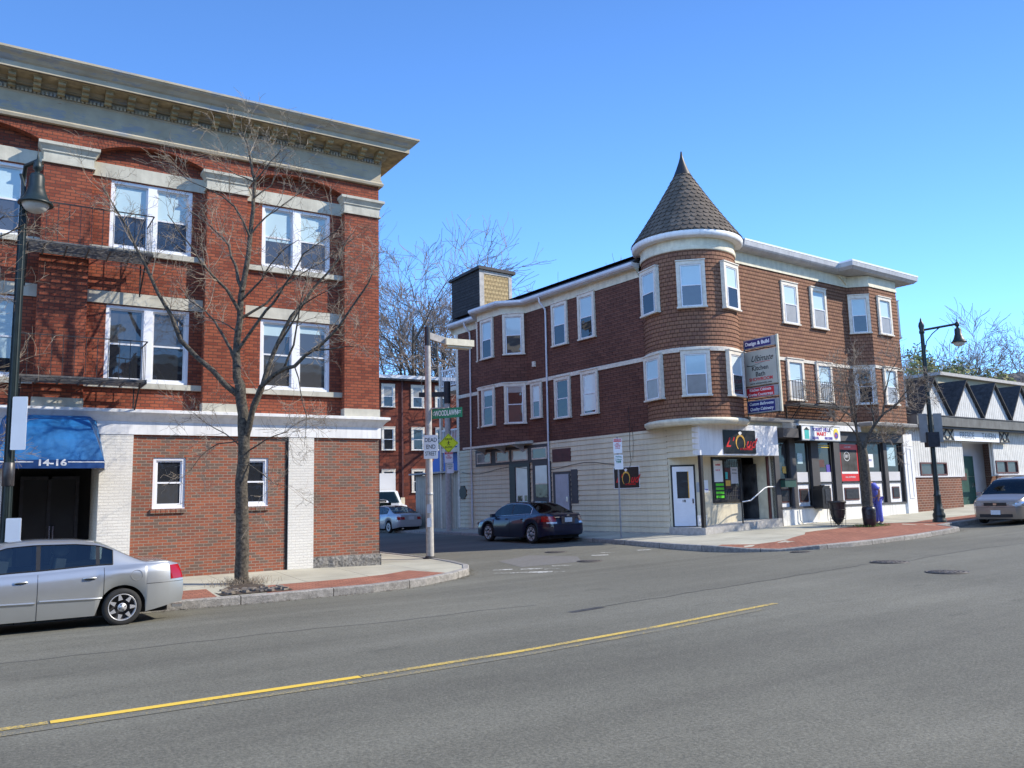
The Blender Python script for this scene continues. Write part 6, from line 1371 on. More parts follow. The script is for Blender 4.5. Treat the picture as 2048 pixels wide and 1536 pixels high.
mb = MB(); mb.lathe([(0.22, 0), (0.22, 0.03), (0.15, 0.05), (0.13, 0.09)], 16); mb.build('base_plate', 'iron', sp)
d_ = Vector((1.0, 0.0, 0)); mb = MB(); mb.bar((0.0, 0, 6.62), (0.66, 0, 6.48), 0.12, 0.20); mb.build('arm', 'concrete_pole', sp)
mb = MB(); P = [(0.55, -0.17), (1.5, -0.21), (1.5, 0.21), (0.55, 0.17)]; mb.prism(P, 6.36, 6.56); mb.prism([(0.62, -0.12), (1.45, -0.15), (1.45, 0.15), (0.62, 0.12)], 6.30, 6.36); mb.build('lamp_head', 'cream_trim', sp)
for z in (1.35, 0.95): 
    o = plate(sp, 'sticker', 'sign_white' if z < 1 else 'gray_wall', 0.13, 0.26, y=-0.115); o.rotation_euler = (0, 0, face()); o.location = (0, 0, z+0.1)
mb = MB(); mb.lathe([(0.113, 1.85), (0.118, 1.86), (0.118, 1.9), (0.112, 1.91)], 16); mb.build('strap', 'galvanised', sp)
sg = thing('street_name_sign', 'green street name sign reading WOODLAWN ST on the grey corner pole', 'street sign', (11.2, 21.93, 4.50), face(radians(-27)))
mb = MB(); mb.box(0.03, 1.06, -0.006, 0.006, -0.15, 0.14); mb.build('board', 'sign_green', sg); text('lettering', 'WOODLAWN', 0.23, sg, 'sign_white', (0.52, -0.009, -0.005), off=0.003, xs=0.54); text('lettering', 'ST', 0.12, sg, 'sign_white', (0.97, -0.009, 0.0), off=0.002)
mb = MB(); n = 16; mb.grid([[(0.10+r*cos(2*pi*k/n), -0.008, r*sin(2*pi*k/n)) for k in range(n)] for r in (0.035, 0.048)], closed=True); mb.build('seal', 'sign_white', sg); mb = MB(); mb.box(-0.12, 0.6, -0.02, 0.02, 0.15, 0.18); mb.build('bracket', 'galvanised', sg)
sg = thing('dead_end_sign', 'white rectangular sign reading DEAD END STREET on the grey corner pole', 'street sign', (11.14, 21.86, 3.52), face(radians(-4)))
plate(sg, 'board', 'sign_white', 0.42, 0.70, y=-0.02)
for i, s_ in enumerate(('DEAD', 'END', 'STREET')): text('lettering', s_, 0.175, sg, 'black_paint', (0, -0.029, 0.2-0.2*i), off=0.001, xs=0.8 if i < 2 else 0.58)
# wooden utility pole further down the side street, with hooded lamp arm and signs
up = thing('utility_pole', 'round wooden utility pole down the side street carrying yellow diamond sign', 'pole', (18.85, 35.2, 0.47), 0)
mb = MB(); mb.tube([(0, 0, 0), (0, 0, 7.1)], [0.155, 0.13], 12); mb.build('shaft', 'concrete_pole', up); mb = MB(); mb.tube([(0, 0, 6.1), (0, 0, 7.15)], 0.17, 10); mb.build('collar', 'iron', up)
mb = MB(); mb.obox((-0.6, 0.45, 6.55), (-0.84, 0.54, 0), (0.54, 0.84, 0), (0, 0, 1), 0.62, 0.10, 0.11); mb.build('lamp_arm', 'iron', up)
dg = thing('drive_slow_sign', 'yellow diamond warning sign reading DRIVE SLOW with running figure', 'street sign', (18.78, 35.0, 4.62), face(0))
mb = MB(); s_ = 0.47; mb.xz([(0, -s_), (s_, 0), (0, s_), (-s_, 0)], -0.02, -0.012); mb.build('board', 'sign_yellow', dg)
mb = MB(); s2_ = 0.42
for a, b in (((0, -s2_), (s2_, 0)), ((s2_, 0), (0, s2_)), ((0, s2_), (-s2_, 0)), ((-s2_, 0), (0, -s2_))): mb.bar((a[0], -0.022, a[1]), (b[0], -0.022, b[1]), 0.012)
mb.build('border', 'black_paint', dg); text('lettering', 'DRIVE', 0.125, dg, 'black_paint', (0, -0.023, 0.19), off=0.003); text('lettering', 'SLOW', 0.125, dg, 'black_paint', (0, -0.023, -0.19), off=0.003)
mb = MB()
for a, b, w_ in (((0.0, 0.06), (0.0, -0.02), .035), ((0, -0.02), (0.07, -0.10), .022), ((0, -0.02), (-0.06, -0.10), .022), ((-0.09, 0.0), (0.0, 0.05), .018), ((0, 0.05), (0.09, 0.03), .018)): mb.bar((a[0], -0.023, a[1]), (b[0], -0.023, b[1]), w_, 0.004, up=(0, 1, 0))
mb.poly([(0.028*cos(a), -0.025, 0.09+0.028*sin(a)) for a in [k*pi/6 for k in range(12)]]); mb.build('running_figure', 'black_paint', dg)
def psign(label, loc, rot, w, h, head, lines, txt='sign_red'):
    o = thing('parking_sign', label, 'street sign', loc, rot); plate(o, 'board', 'sign_white', w, h, y=-0.012)
    if head:
        mb = MB(); mb.box(-w/2+.015, w/2-.015, -0.022, -0.019, h/2-h*.22, h/2-.015); mb.build('header', 'sign_red', o); text('lettering', head, h*.13, o, 'sign_white', (0, -0.025, h/2-h*.12), off=0.001, xs=0.8)
    for i, (s_, sz) in enumerate(lines): text('lettering', s_, sz, o, txt, (0, -0.022, h/2-h*(0.34 if head else .14)-i*sz*1.1), off=0.001, xs=0.85)
    return o
psign('white sign with red header below the yellow diamond sign', (18.78, 35.0, 3.95), face(0), 0.40, 0.52, 'TOW ZONE', (('NO', 0.1), ('STOPPING', 0.07), ('THIS SIDE', 0.06)))
psign('lower small white sign below the yellow diamond sign', (18.84, 35.0, 3.43), face(0), 0.34, 0.48, None, (('PARKING', 0.07), ('2 HOUR', 0.08), ('LIMIT', 0.08)), 'sign_green')
pp_ = thing('sign_post', 'thin galvanised post with two parking signs in front of the clapboard wall', 'sign post', (19.02, 22.8, 0.47), 0)
mb = MB(); mb.bar((0, 0, 0), (0, 0, 3.55), 0.055, 0.03); mb.build('post', 'galvanised', pp_)
psign('white tow zone sign with red header on the thin post by the clapboard wall', (19.0, 22.76, 3.70), face(radians(-8)), 0.31, 0.52, 'TOW ZONE', (('NO', 0.09), ('STOPPING', 0.055), ('HERE TO', 0.05), ('CORNER', 0.05)))
psign('white and green two hour parking sign on the thin post by the clapboard wall', (19.02, 22.76, 3.13), face(radians(-8)), 0.31, 0.52, None, (('Parking', 0.08), ('2 Hour', 0.09), ('Limit', 0.09), ('8AM-6PM', 0.05)), 'sign_green')
# period street lamps
def bell(par, c, s=1.0):
    x, y, z = c; L_ = lambda pr, mt, nm: (lambda m: (m.lathe([(r*s, h*s) for r, h in pr], 24, c), m.build(nm, mt, par)))(MB())[1]
    L_([(0.0, 0.98), (0.012, 0.80), (0.03, 0.66), (0.07, 0.62), (0.09, 0.52), (0.09, 0.46), (0.05, 0.42), (0.05, 0.36)], 'lamp_metal', 'finial')
    h = L_([(0.045, 0.36), (0.12, 0.34), (0.145, 0.28), (0.15, 0.05), (0.165, 0.03), (0.185, -0.05), (0.225, -0.16), (0.28, -0.25), (0.33, -0.29), (0.335, -0.33), (0.27, -0.325)], 'lamp_metal', 'lamp_shade')
    L_([(0.26, -0.31), (0.25, -0.36), (0.20, -0.44), (0.12, -0.49), (0.0, -0.51)], 'lamp_glass', 'globe')
def lamp_base(par, hh, r0=0.085):
    mb = MB(); mb.lathe([(0.24, 0), (0.24, 0.10), (0.20, 0.14), (0.22, 0.22), (0.22, 0.30), (0.17, 0.38), (0.19, 0.46), (0.15, 0.52), (0.13, 0.70), (0.12, 0.95), (0.14, 1.0), (0.11, 1.05), (r0, 1.2)], 20); mb.build('base', 'lamp_metal', par)
    mb = MB(); mb.tube([(0, 0, 1.18), (0, 0, hh)], [r0, r0*0.72], 12); mb.build('shaft', 'lamp_metal', par)
lr = thing('street_lamp', 'dark green arm street lamp with bell shade on the pavement outside the tavern', 'street lamp', (30.45, 17.95, zwalk(RK, 30.45, 17.95)), 0, 'period street lamps along the pavement')
lamp_base(lr, 7.55, 0.095)
mb = MB(); mb.lathe([(0.07, 7.2), (0.10, 7.22), (0.10, 7.3), (0.08, 7.35), (0.11, 7.5), (0.09, 7.62), (0.05, 7.68), (0.03, 7.78), (0, 7.85)], 14); mb.build('finial', 'lamp_metal', lr)
dx, dy = 0.84, -0.54; AL = 1.40
mb = MB(); mb.tube([(0, 0, 7.34), (dx*AL, dy*AL, 7.56)], 0.045, 8); mb.tube([(dx*0.05, dy*0.05, 6.5), (dx*.15, dy*.15, 6.9), (dx*.4, dy*.4, 7.2), (dx*.7, dy*.7, 7.43)], 0.02, 6); mb.build('arm', 'lamp_metal', lr); bell(lr, (dx*AL, dy*AL, 7.10), 0.84)
for sd, ax in ((1, 0.28), (-1, -0.28)):
    mb = MB(); mb.obox((dx*ax, dy*ax, 3.55), (dx, dy, 0), (dy, -dx, 0), (0, 0, 1), 0.16, 0.01, 0.55); mb.build('back_plate', 'gray_panel', lr)
mb = MB(); mb.obox((0, 0, 3.1), (dx, dy, 0), (dy, -dx, 0), (0, 0, 1), 0.22, 0.16, 0.28); mb.build('control_box', 'notice_dark', lr)
ll = thing('street_lamp', 'dark green fluted street lamp with bell shade at the left edge before the awning', 'street lamp', (0.42, 17.75, zwalk(LK, 0.4, 17.7)), 0, 'period street lamps along the pavement')
lamp_base(ll, 7.7, 0.085)
for k in range(10):
    a = 2*pi*k/10; mb = MB() if k == 0 else mb; mb.bar((0.084*cos(a), 0.084*sin(a), 1.25), (0.062*cos(a), 0.062*sin(a), 7.6), 0.012)
mb.build('fluting', 'lamp_metal', ll)
mb = MB(); mb.tube([(0, 0, 7.3), (-0.02, 0.3, 8.1), (0, 0.1, 8.35), (0.18, -0.18, 8.38)], 0.04, 8); mb.tube([(0, 0, 7.5), (0.0, 0.05, 7.9), (-0.07, 0.2, 8.2)], 0.03, 6); mb.build('arm', 'lamp_metal', ll); bell(ll, (0.19, -0.20, 7.80), 0.90)
for z, h_, lab in ((3.35, 0.98, 'tall white street sign back on the left edge lamp post'), (1.38, 0.5, 'small white notice low on the left edge lamp post')):
    o = thing('post_notice', lab, 'sign', (0.44, 17.60, z+0.22), face(radians(8))); plate(o, 'board', 'sign_white', 0.26, h_, y=0); o.location.x += 0.10
mb = MB(); mb.lathe([(0.09, 0), (0.10, 0.01), (0.10, 0.42), (0.09, 0.43)], 16); o = mb.build('band', 'notice_dark', ll); o.location = (0, 0, 2.2)
# ================================================================ bin, bag, person
cb = thing('litter_bin', 'black street litter bin with pointed liner and wire stand below the payphone', 'bin', (25.75, 18.9, zwalk(RK, 25.75, 18.9)), 0)
mb = MB(); mb.lathe([(0.0, 0.05), (0.06, 0.08), (0.19, 0.25), (0.25, 0.45), (0.275, 0.82), (0.285, 0.84), (0.29, 0.87)], 24); mb.build('liner', 'black_bag', cb); mb = MB(); mb.lathe([(0.29, 0.83), (0.315, 0.84), (0.315, 0.90), (0.29, 0.91), (0.27, 0.87)], 24); mb.build('rim', 'iron', cb)
mb = MB()
for k in range(6): a = k*pi/3; mb.tube([(0.30*cos(a), 0.30*sin(a), 0.86), (0.255*cos(a), 0.255*sin(a), 0.3), (0.24*cos(a), 0.24*sin(a), 0.0)], 0.009, 5)
mb.tube([(0.25*cos(k*pi/8), 0.25*sin(k*pi/8), 0.28) for k in range(17)], 0.009, 5); mb.tube([(0.27*cos(k*pi/8), 0.27*sin(k*pi/8), 0.6) for k in range(17)], 0.009, 5); mb.build('stand', 'iron', cb)
bg_ = thing('black_bin', 'rounded black bin standing at the foot of the right hand street tree', 'bin', (26.42, 18.12, zwalk(RK, 26.4, 18.1)), 0)
mb = MB(); mb.lathe([(0.0, 0.0), (0.16, 0.01), (0.20, 0.06), (0.225, 0.30), (0.235, 0.60), (0.22, 0.68), (0.15, 0.72), (0.05, 0.73), (0, 0.73)], 20); mb.build('bag', 'black_bag', bg_)
pn = thing('person', 'person in blue scrubs bending forward behind the right hand street tree', 'person', (27.55, 18.55, zwalk(RK, 27.5, 18.6)), radians(57.3-90))
def skin_mesh(name, verts, edges, radii, mat, parent, root=0, sub=2):
    me = bpy.data.meshes.new(name); me.from_pydata(verts, edges, []); o = bpy.data.objects.new(name, me); COL.objects.link(o)
    md = o.modifiers.new('s', 'SKIN'); 
    for i, r in enumerate(radii): o.data.skin_vertices[0].data[i].radius = r if hasattr(r, '__len__') else (r, r); o.data.skin_vertices[0].data[i].use_root = (i == root)
    sb = o.modifiers.new('u', 'SUBSURF'); sb.levels = sub; sb.render_levels = sub
    dg = bpy.context.evaluated_depsgraph_get(); m2 = bpy.data.meshes.new_from_object(o.evaluated_get(dg)); bpy.data.objects.remove(o)
    m2.materials.clear(); m2.materials.append(MATS[mat]); m2.polygons.foreach_set('use_smooth', [True]*len(m2.polygons))
    o = bpy.data.objects.new(name, m2); COL.objects.link(o); o.parent = parent; return o
# local frame: x to the viewer's right, y away; the figure stands a little right of the trunk and stoops to the left
V = [(0.02, 0, 0.98), (-0.03, 0, 1.16), (-0.12, 0, 1.36), (-0.24, 0, 1.52), (-0.33, -0.02, 1.58), (-0.42, -0.03, 1.60), (-0.45, -0.03, 1.67),     # 0 pelvis 1 waist 2 chest 3 upper chest 4 neck 5 head 6 crown
     (0.04, -0.10, 0.92), (0.05, -0.11, 0.50), (0.08, -0.11, 0.09), (-0.03, -0.12, 0.04),   # near leg
     (0.04, 0.10, 0.92), (0.02, 0.13, 0.50), (0.02, 0.14, 0.09), (-0.10, 0.14, 0.04),
     (-0.20, -0.19, 1.48), (0.02, -0.26, 1.26), (0.0, -0.24, 1.02), (-0.02, -0.24, 0.95),        # near arm: shoulder elbow wrist hand
     (-0.22, 0.18, 1.46), (-0.24, 0.24, 1.18), (-0.32, 0.2, 0.98), (-0.35, 0.2, 0.92)]
Eg = [(0, 1), (1, 2), (2, 3), (3, 4), (4, 5), (5, 6), (0, 7), (7, 8), (8, 9), (9, 10), (0, 11), (11, 12), (12, 13), (13, 14), (3, 15), (15, 16), (16, 17), (17, 18), (3, 19), (19, 20), (20, 21), (21, 22)]
Rr = [(0.15, 0.12), (0.14, 0.11), (0.17, 0.13), (0.14, 0.11), 0.055, (0.095, 0.08), (0.085, 0.075), 0.095, 0.068, 0.05, 0.045, 0.095, 0.068, 0.05, 0.045, 0.06, 0.048, 0.034, 0.038, 0.06, 0.048, 0.034, 0.038]
skin_mesh('body', V, Eg, Rr, 'skin', pn)
sc = lambda ids, k: [((Rr[i][0]+k, Rr[i][1]+k) if hasattr(Rr[i], '__len__') else Rr[i]+k) for i in ids]
ids = [1, 2, 3, 15, 16, 19, 20, 0]; mp = {v: i for i, v in enumerate(ids)}
skin_mesh('scrub_top', [V[i] for i in ids], [(mp[a], mp[b]) for a, b in ((0, 1), (1, 2), (2, 3), (3, 15), (15, 16), (3, 19), (19, 20))], sc(ids, 0.03), 'scrubs', pn, root=7)
ids = [0, 7, 8, 9, 11, 12, 13]; mp = {v: i for i, v in enumerate(ids)}
skin_mesh('scrub_trousers', [V[i] for i in ids], [(mp[a], mp[b]) for a, b in ((0, 7), (7, 8), (8, 9), (0, 11), (11, 12), (12, 13))], [(0.16, 0.14), 0.115, 0.09, 0.085, 0.115, 0.09, 0.085], 'scrubs', pn)
for y in (-0.12, 0.14): mb = MB(); mb.lathe([(0.0, 0.0), (0.06, 0.0), (0.065, 0.04), (0.05, 0.08), (0, 0.09)], 12); o = mb.build('shoe', 'notice_dark', pn); o.scale = (2.0, 0.85, 1); o.location = (0.02 if y < 0 else -0.05, y, 0.0)
skin_mesh('hair', [(-0.45, -0.03, 1.66), (-0.41, -0.03, 1.70), (-0.38, -0.03, 1.66)], [(0, 1), (1, 2)], [0.085, 0.08, 0.08], 'gray_wall', pn)
skin_mesh('hand', [(-0.02, -0.24, 0.97), (-0.03, -0.245, 0.90), (-0.035, -0.25, 0.85)], [(0, 1), (1, 2)], [(0.03, 0.02), (0.035, 0.018), (0.015, 0.012)], 'skin', pn)
# ================================================================ trees
def rdir(rg, d, ang):
    d = d.normalized(); o = d.orthogonal().normalized(); q = Matrix.Rotation(rg.uniform(0, 2*pi), 3, d) @ o; return (d*cos(ang)+q*sin(ang)).normalized()
def twigs(mb, rg, p, d, ln, r, depth, n, up=0.25, rmin=0.0018, sides=3, droop=0.0, spread=0.75, jit=0.18):
    """one wandering shoot with side shoots"""
    seg = 4 if depth > 1 else 3; pts = [p.copy()]; rad = [r]; q = p.copy(); dd = d.normalized()
    for i in range(seg):
        dd = (dd+Vector((rg.gauss(0, jit), rg.gauss(0, jit), rg.gauss(0, jit)+up*0.22-droop*0.2))).normalized(); q = q+dd*(ln/seg); pts.append(q.copy()); rad.append(max(rmin, r*(1-0.75*(i+1)/seg)))
    mb.tube(pts, rad, sides, cap=False, smooth=False)
    if depth <= 0: return
    for k in range(n):
        t = rg.uniform(0.2, 0.98)*seg; i = min(seg-1, int(t)); b = pts[i].lerp(pts[i+1], t-i); a = (pts[i+1]-pts[i])
        twigs(mb, rg, b, rdir(rg, a, rg.uniform(0.45, spread+0.25)), ln*rg.uniform(0.38, 0.68), max(rmin, rad[i]*0.62), depth-1, n, up, rmin, sides, droop, spread, jit)
def limb_tree(name, label, base, ax, LIM, spec, seed, tw, group=None):
    rg = random.Random(seed); t = thing(name, label, 'tree', base, 0, group); A = Vector((ax[0], ax[1], 0)); Bk = Vector((-ax[1], ax[0], 0))
    tm = MB(); bm = MB(); cm = MB()
    for k, (r0, r1, dep, kids) in spec.items():
        L2 = LIM[k]; n = len(L2); start = LIM.get(k+'_d', 0.0); pts = []
        for i, (a, z) in enumerate(L2):
            d = start+dep*(i/(n-1))**1.0; pts.append(A*a+Vector((0, 0, z))+Bk*(d+rg.uniform(-.02, .02)))
        # subdivide with slight wander
        P = [pts[0]]
        for a, b in zip(pts[:-1], pts[1:]):
            m_ = a.lerp(b, 0.5)+Vector((rg.gauss(0, .018), rg.gauss(0, .018), rg.gauss(0, .018)))*(b-a).length*1.5; P += [m_, b]
        R = [r0+(r1-r0)*(i/(len(P)-1))**0.85 for i in range(len(P))]
        (tm if k == 'trunk' else bm).tube(P, R, 12 if k == 'trunk' else 7)
        tot = len(P)-1
        for c in range(int(kids*1.45)):
            f = rg.uniform(0.22 if k != 'leader' else 0.35, 1.0)**0.8*tot; i = min(tot-1, int(f)); b = P[i].lerp(P[i+1], f-i); a = P[i+1]-P[i]
            twigs(cm, rg, b, rdir(rg, a, rg.uniform(0.4, 1.1)), rg.uniform(*tw['len']), min(R[i]*0.5, tw['r']), tw['depth'], tw['n'], tw.get('up', 0.3), tw.get('rmin', 0.002), 3, 0, 0.8, 0.2)
    tm.build('trunk', spec_mat[0], t); bm.build('limbs', spec_mat[0], t); cm.build('twigs', spec_mat[1], t)
    return t
spec_mat = ('dark_bark', 'twig')
LIM = {'trunk':[(-0.06,-0.1),(-0.06,0.3),(-0.06,1.01),(-0.08,1.88),(-0.06,2.66),(-0.06,3.21),(-0.08,3.77),(-0.17,4.45)],
'leader':[(-0.17,4.40),(-0.25,4.6),(-0.28,5.17),(-0.21,5.93),(-0.12,6.98),(-0.02,7.91),(0.03,8.56),(0.07,9.22),(-0.03,9.66),(-0.14,10.2),(-0.3,10.5)],
'a':[(-0.02,3.2),(0.07,3.45),(0.2,3.93),(0.39,4.33),(0.73,4.6),(1.18,4.75),(1.74,5.15),(2.19,5.56),(2.76,6.34),(2.96,6.68)],
'a2':[(-0.05,3.4),(0.28,4.33),(0.55,5.24),(0.9,6.04),(1.37,6.71),(1.96,7.42),(2.19,8.01)],
'b':[(-0.2,4.2),(-0.74,4.75),(-1.45,5.45),(-1.95,6.54),(-2.42,7.56),(-2.83,8.38),(-3.11,8.87)],
'c':[(-0.27,4.9),(-0.67,5.67),(-0.9,6.0),(-1.18,6.28),(-1.59,6.56),(-1.94,6.93)],
'd':[(-0.2,6.1),(-0.47,6.62),(-0.74,6.91),(-0.93,7.14),(-1.4,7.85),(-1.59,8.18)],
'e':[(-0.15,6.6),(-0.35,7.17),(-0.53,7.5),(-0.65,7.83),(-0.95,8.17),(-1.42,8.6),(-1.77,8.84)],
'f':[(-0.02,7.91),(-0.33,8.57),(-0.56,8.77),(-0.97,8.97),(-1.39,9.17)],
'g':[(-0.25,5.2),(0.43,6.1),(0.74,6.41),(1.09,6.86),(1.36,7.27),(1.76,7.49),(2.21,7.76)],
'h':[(-0.2,5.95),(0.34,6.33),(0.65,6.73),(1.09,7.09),(1.54,7.4),(2.26,8.03)],
'i':[(-0.16,6.4),(0.33,6.83),(0.55,7.1),(0.91,7.42),(1.27,7.59)],
'j':[(0.0,7.95),(0.31,8.37),(0.49,8.55),(0.89,8.92),(1.25,9.19)],
'k':[(0.07,9.22),(0.34,9.5),(0.61,9.78),(1.06,10.2)],'l':[(0.06,9.25),(0.15,9.6),(0.33,9.84)],'m':[(0.06,9.2),(-0.3,9.33),(-0.76,9.58)],
'n':[(-0.25,5.65),(-0.77,5.99),(-1.31,6.14)],'o_d':0.15,'p_d':-0.42,'q_d':-0.6,'v_d':-0.5,'o':[(0.55,5.24),(0.9,5.65),(1.28,6.21),(1.81,6.43),(2.35,6.6)],
'p':[(0.9,4.63),(1.17,5.22),(1.3,5.79),(1.45,6.37),(1.62,6.84)],'q':[(1.66,5.08),(2.31,5.11),(2.7,5.08)],
'r':[(-0.04,2.9),(0.52,3.2),(0.97,3.32),(1.3,3.51)],'s':[(-0.07,3.21),(-0.59,3.11),(-0.92,2.79),(-1.24,2.35)],
't':[(-0.04,2.7),(0.42,2.42),(0.76,2.19),(1.2,2.13)],'u':[(-0.07,2.99),(-0.43,3.33),(-0.83,3.57),(-1.06,3.8)],
'v':[(1.18,4.75),(1.35,4.19),(1.52,3.62),(1.51,2.95)],'w':[(0.04,8.79),(0.44,9.14),(0.61,9.63),(0.78,9.99)]}
spec = {'trunk': (0.16, 0.118, 0, 0), 'leader': (0.112, 0.010, 0.1, 13), 'a': (0.085, 0.015, -0.9, 13), 'a2': (0.075, 0.013, 0.5, 9), 'b': (0.075, 0.012, -0.7, 15),
 'c': (0.04, 0.008, 0.8, 8), 'd': (0.045, 0.008, -0.8, 8), 'e': (0.045, 0.008, 0.9, 9), 'f': (0.03, 0.006, -0.5, 7), 'g': (0.04, 0.008, -0.8, 9), 'h': (0.035, 0.007, 0.7, 8),
 'i': (0.03, 0.006, -0.6, 6), 'j': (0.025, 0.005, 0.4, 6), 'k': (0.02, 0.005, -0.2, 4), 'l': (0.018, 0.005, 0.2, 3), 'm': (0.02, 0.005, -0.3, 4), 'n': (0.02, 0.005, 0.4, 6),
 'o': (0.03, 0.006, -0.7, 7), 'p': (0.03, 0.006, -0.5, 6), 'q': (0.024, 0.005, -0.3, 5), 'r': (0.02, 0.005, -0.5, 6), 's': (0.018, 0.004, -0.5, 6), 't': (0.018, 0.004, -0.6, 5), 'u': (0.018, 0.004, -0.4, 6), 'v': (0.016, 0.004, -0.4, 5), 'w': (0.02, 0.005, 0.2, 4)}
limb_tree('street_tree', 'bare young street tree with forked trunk growing before the brick facade', (4.96, 18.75, 0.22), (0.8434, -0.5373), LIM, spec, 7, dict(len=(0.42, 1.0), r=0.012, depth=2, n=4, rmin=0.003, up=0.12))
# tree pit: soil mound, scattered cobbles, dry weeds
tp_ = thing('tree_pit', 'tree pit with loose cobbles and dry weeds around the left street tree', 'tree pit', (4.9, 17.9, 0.22), 0)
mb = MB(); rg = random.Random(2); mb.grid([[(-0.8+1.45*i/12+rg.uniform(-.03, .03), -0.75+1.5*j/8, 0.0+0.10*max(0, 1-hypot((i-6.5)/5, (j-6)/4))+rg.uniform(0, .015)) for i in range(13)] for j in range(9)]); mb.build('soil', 'soil', tp_)
for k in range(46):
    x, y = rg.uniform(-0.72, 0.6), rg.uniform(-0.7, 0.0); mb = MB() if k == 0 else mb
    a = rg.uniform(0, pi); mb.obox((x, y, 0.02+rg.uniform(-.01, .02)), (cos(a), sin(a), rg.uniform(-.2, .2)), (-sin(a), cos(a), 0), (0, 0, 1), rg.uniform(.04, .085), rg.uniform(.03, .05), 0.022)
c_ = mb.build('cobbles', 'cobble', tp_); c_['kind'] = 'stuff'
mb = MB()
for k in range(420):
    a = rg.uniform(0, 2*pi); r = abs(rg.gauss(0.2, .15)); x, y = r*cos(a)*1.6, 0.75+r*sin(a); p = Vector((x, y, 0.03)); q = p+Vector((rg.gauss(0, .09), rg.gauss(0, .09), rg.uniform(.05, .2))); mb.tube([p, q], [0.004, 0.002], 3, cap=False, smooth=False)
c_ = mb.build('dry_weeds', 'twig', tp_); c_['kind'] = 'stuff'
LR = {'trunk':[(0.27,-0.1),(0.29,0.4),(0.31,0.97),(0.31,1.68),(0.3,2.4),(0.27,2.75)],'a':[(0.27,2.67),(0.09,3.31),(-0.07,4.04),(-0.2,4.78),(-0.32,5.52)],'b':[(0.24,2.6),(0.17,3.49),(0.2,4.22),(0.22,4.95),(0.06,5.69)],
'c':[(0.3,2.65),(0.56,3.3),(0.8,3.65),(1.11,4.01),(1.59,4.33),(1.9,4.72),(2.25,5.18)],'d':[(0.78,3.6),(0.78,4.39),(0.55,4.94),(0.46,5.68)],'e':[(1.11,4.01),(1.23,4.74),(1.42,5.47),(1.74,6.02)],'f':[(0.12,3.2),(-0.28,3.68),(-0.64,3.78)],
'g':[(0.42,3.0),(0.95,3.2),(1.23,3.28),(1.48,3.09)],'h':[(-0.05,3.95),(-0.59,4.42),(-0.94,4.61)],'i':[(1.55,4.28),(2.01,4.54),(2.45,4.71)]}
sr = {'trunk': (0.19, 0.15, 0, 0), 'a': (0.06, 0.01, -0.4, 9), 'b': (0.05, 0.01, 0.4, 9), 'c': (0.075, 0.012, -0.3, 11), 'd': (0.035, 0.008, 0.4, 8), 'e': (0.035, 0.008, -0.3, 8), 'f': (0.03, 0.006, -0.3, 6), 'g': (0.03, 0.006, 0.4, 8), 'h': (0.03, 0.006, 0.2, 6), 'i': (0.03, 0.006, 0.2, 6)}
limb_tree('street_tree', 'small bare street tree in front of the shop with a person behind its trunk', (26.6, 18.6, zwalk(RK, 26.6, 18.6)), (0.8434, -0.5373), LR, sr, 21, dict(len=(0.5, 1.0), r=0.011, depth=2, n=5, rmin=0.0055, up=0.3))
mb = MB(); rg = random.Random(9)
for k in range(500):
    a = rg.uniform(0, 2*pi); r = rg.uniform(0.1, 0.75); p = Vector((r*cos(a)*1.3, r*sin(a)*0.8, 0.0)); mb.tube([p, p+Vector((rg.gauss(0, .02), rg.gauss(0, .02), rg.uniform(.04, .1)))], [0.005, 0.002], 3, cap=False)
o = mb.build('grass', 'grass'); o.location = (26.7, 18.35, zwalk(RK, 26.7, 18.3)); o['kind'] = 'stuff'
def wild_tree(name, label, base, H, spread, seed, levels=4, n0=7, r0=0.3, group=None, lean=(0, 0), mats=('far_bark', 'far_twig'), kids=4, tl=1.0, trunk_f=0.3, rmin=0.012):
    rg = random.Random(seed); t = thing(name, label, 'tree', base, 0, group); tm = MB(); bm = MB(); cm = MB()
    top = Vector((lean[0], lean[1], H*trunk_f)); tm.tube([(0, 0, -0.5), tuple(top*0.5+Vector((rg.gauss(0, .1), rg.gauss(0, .1), 0))), tuple(top)], [r0*1.2, r0, r0*0.8], 10); tm.build('trunk', mats[0], t)
    def grow(p, d, ln, r, lv):
        seg = 5; pts = [p.copy()]; q = p.copy(); dd = d.normalized(); rad = [r]
        for i in range(seg):
            dd = (dd+Vector((rg.gauss(0, .17), rg.gauss(0, .17), rg.gauss(0, .15)+0.03))).normalized(); q = q+dd*ln/seg; pts.append(q.copy()); rad.append(max(rmin, r*(1-.62*(i+1)/seg)))
        (bm if lv > 1 else cm).tube(pts, rad, 6 if lv > 2 else (4 if lv > 1 else 3), cap=False, smooth=lv > 1)
        if lv == 0: return
        for k in range(kids+(2 if lv == 1 else 0)):
            f = rg.uniform(0.25, 1.0)*seg; i = min(seg-1, int(f)); b = pts[i].lerp(pts[i+1], f-i)
            grow(b, rdir(rg, pts[i+1]-pts[i], rg.uniform(0.35, 0.8)), ln*rg.uniform(0.48, 0.72)*tl, rad[i]*0.55, lv-1)
    for k in range(n0):
        a = 2*pi*k/n0+rg.uniform(-.3, .3); e = rg.uniform(0.35, 1.25); d = Vector((cos(a)*cos(e)*spread, sin(a)*cos(e)*spread, sin(e))); ln = H*(1-trunk_f)*rg.uniform(0.42, 0.6)
        grow(top*rg.uniform(0.75, 1.0), d, ln, r0*0.40, levels)
    bm.build('branches', mats[0], t); cm.build('twigs', mats[1], t); return t
GL = 'bare trees rising beyond the buildings'
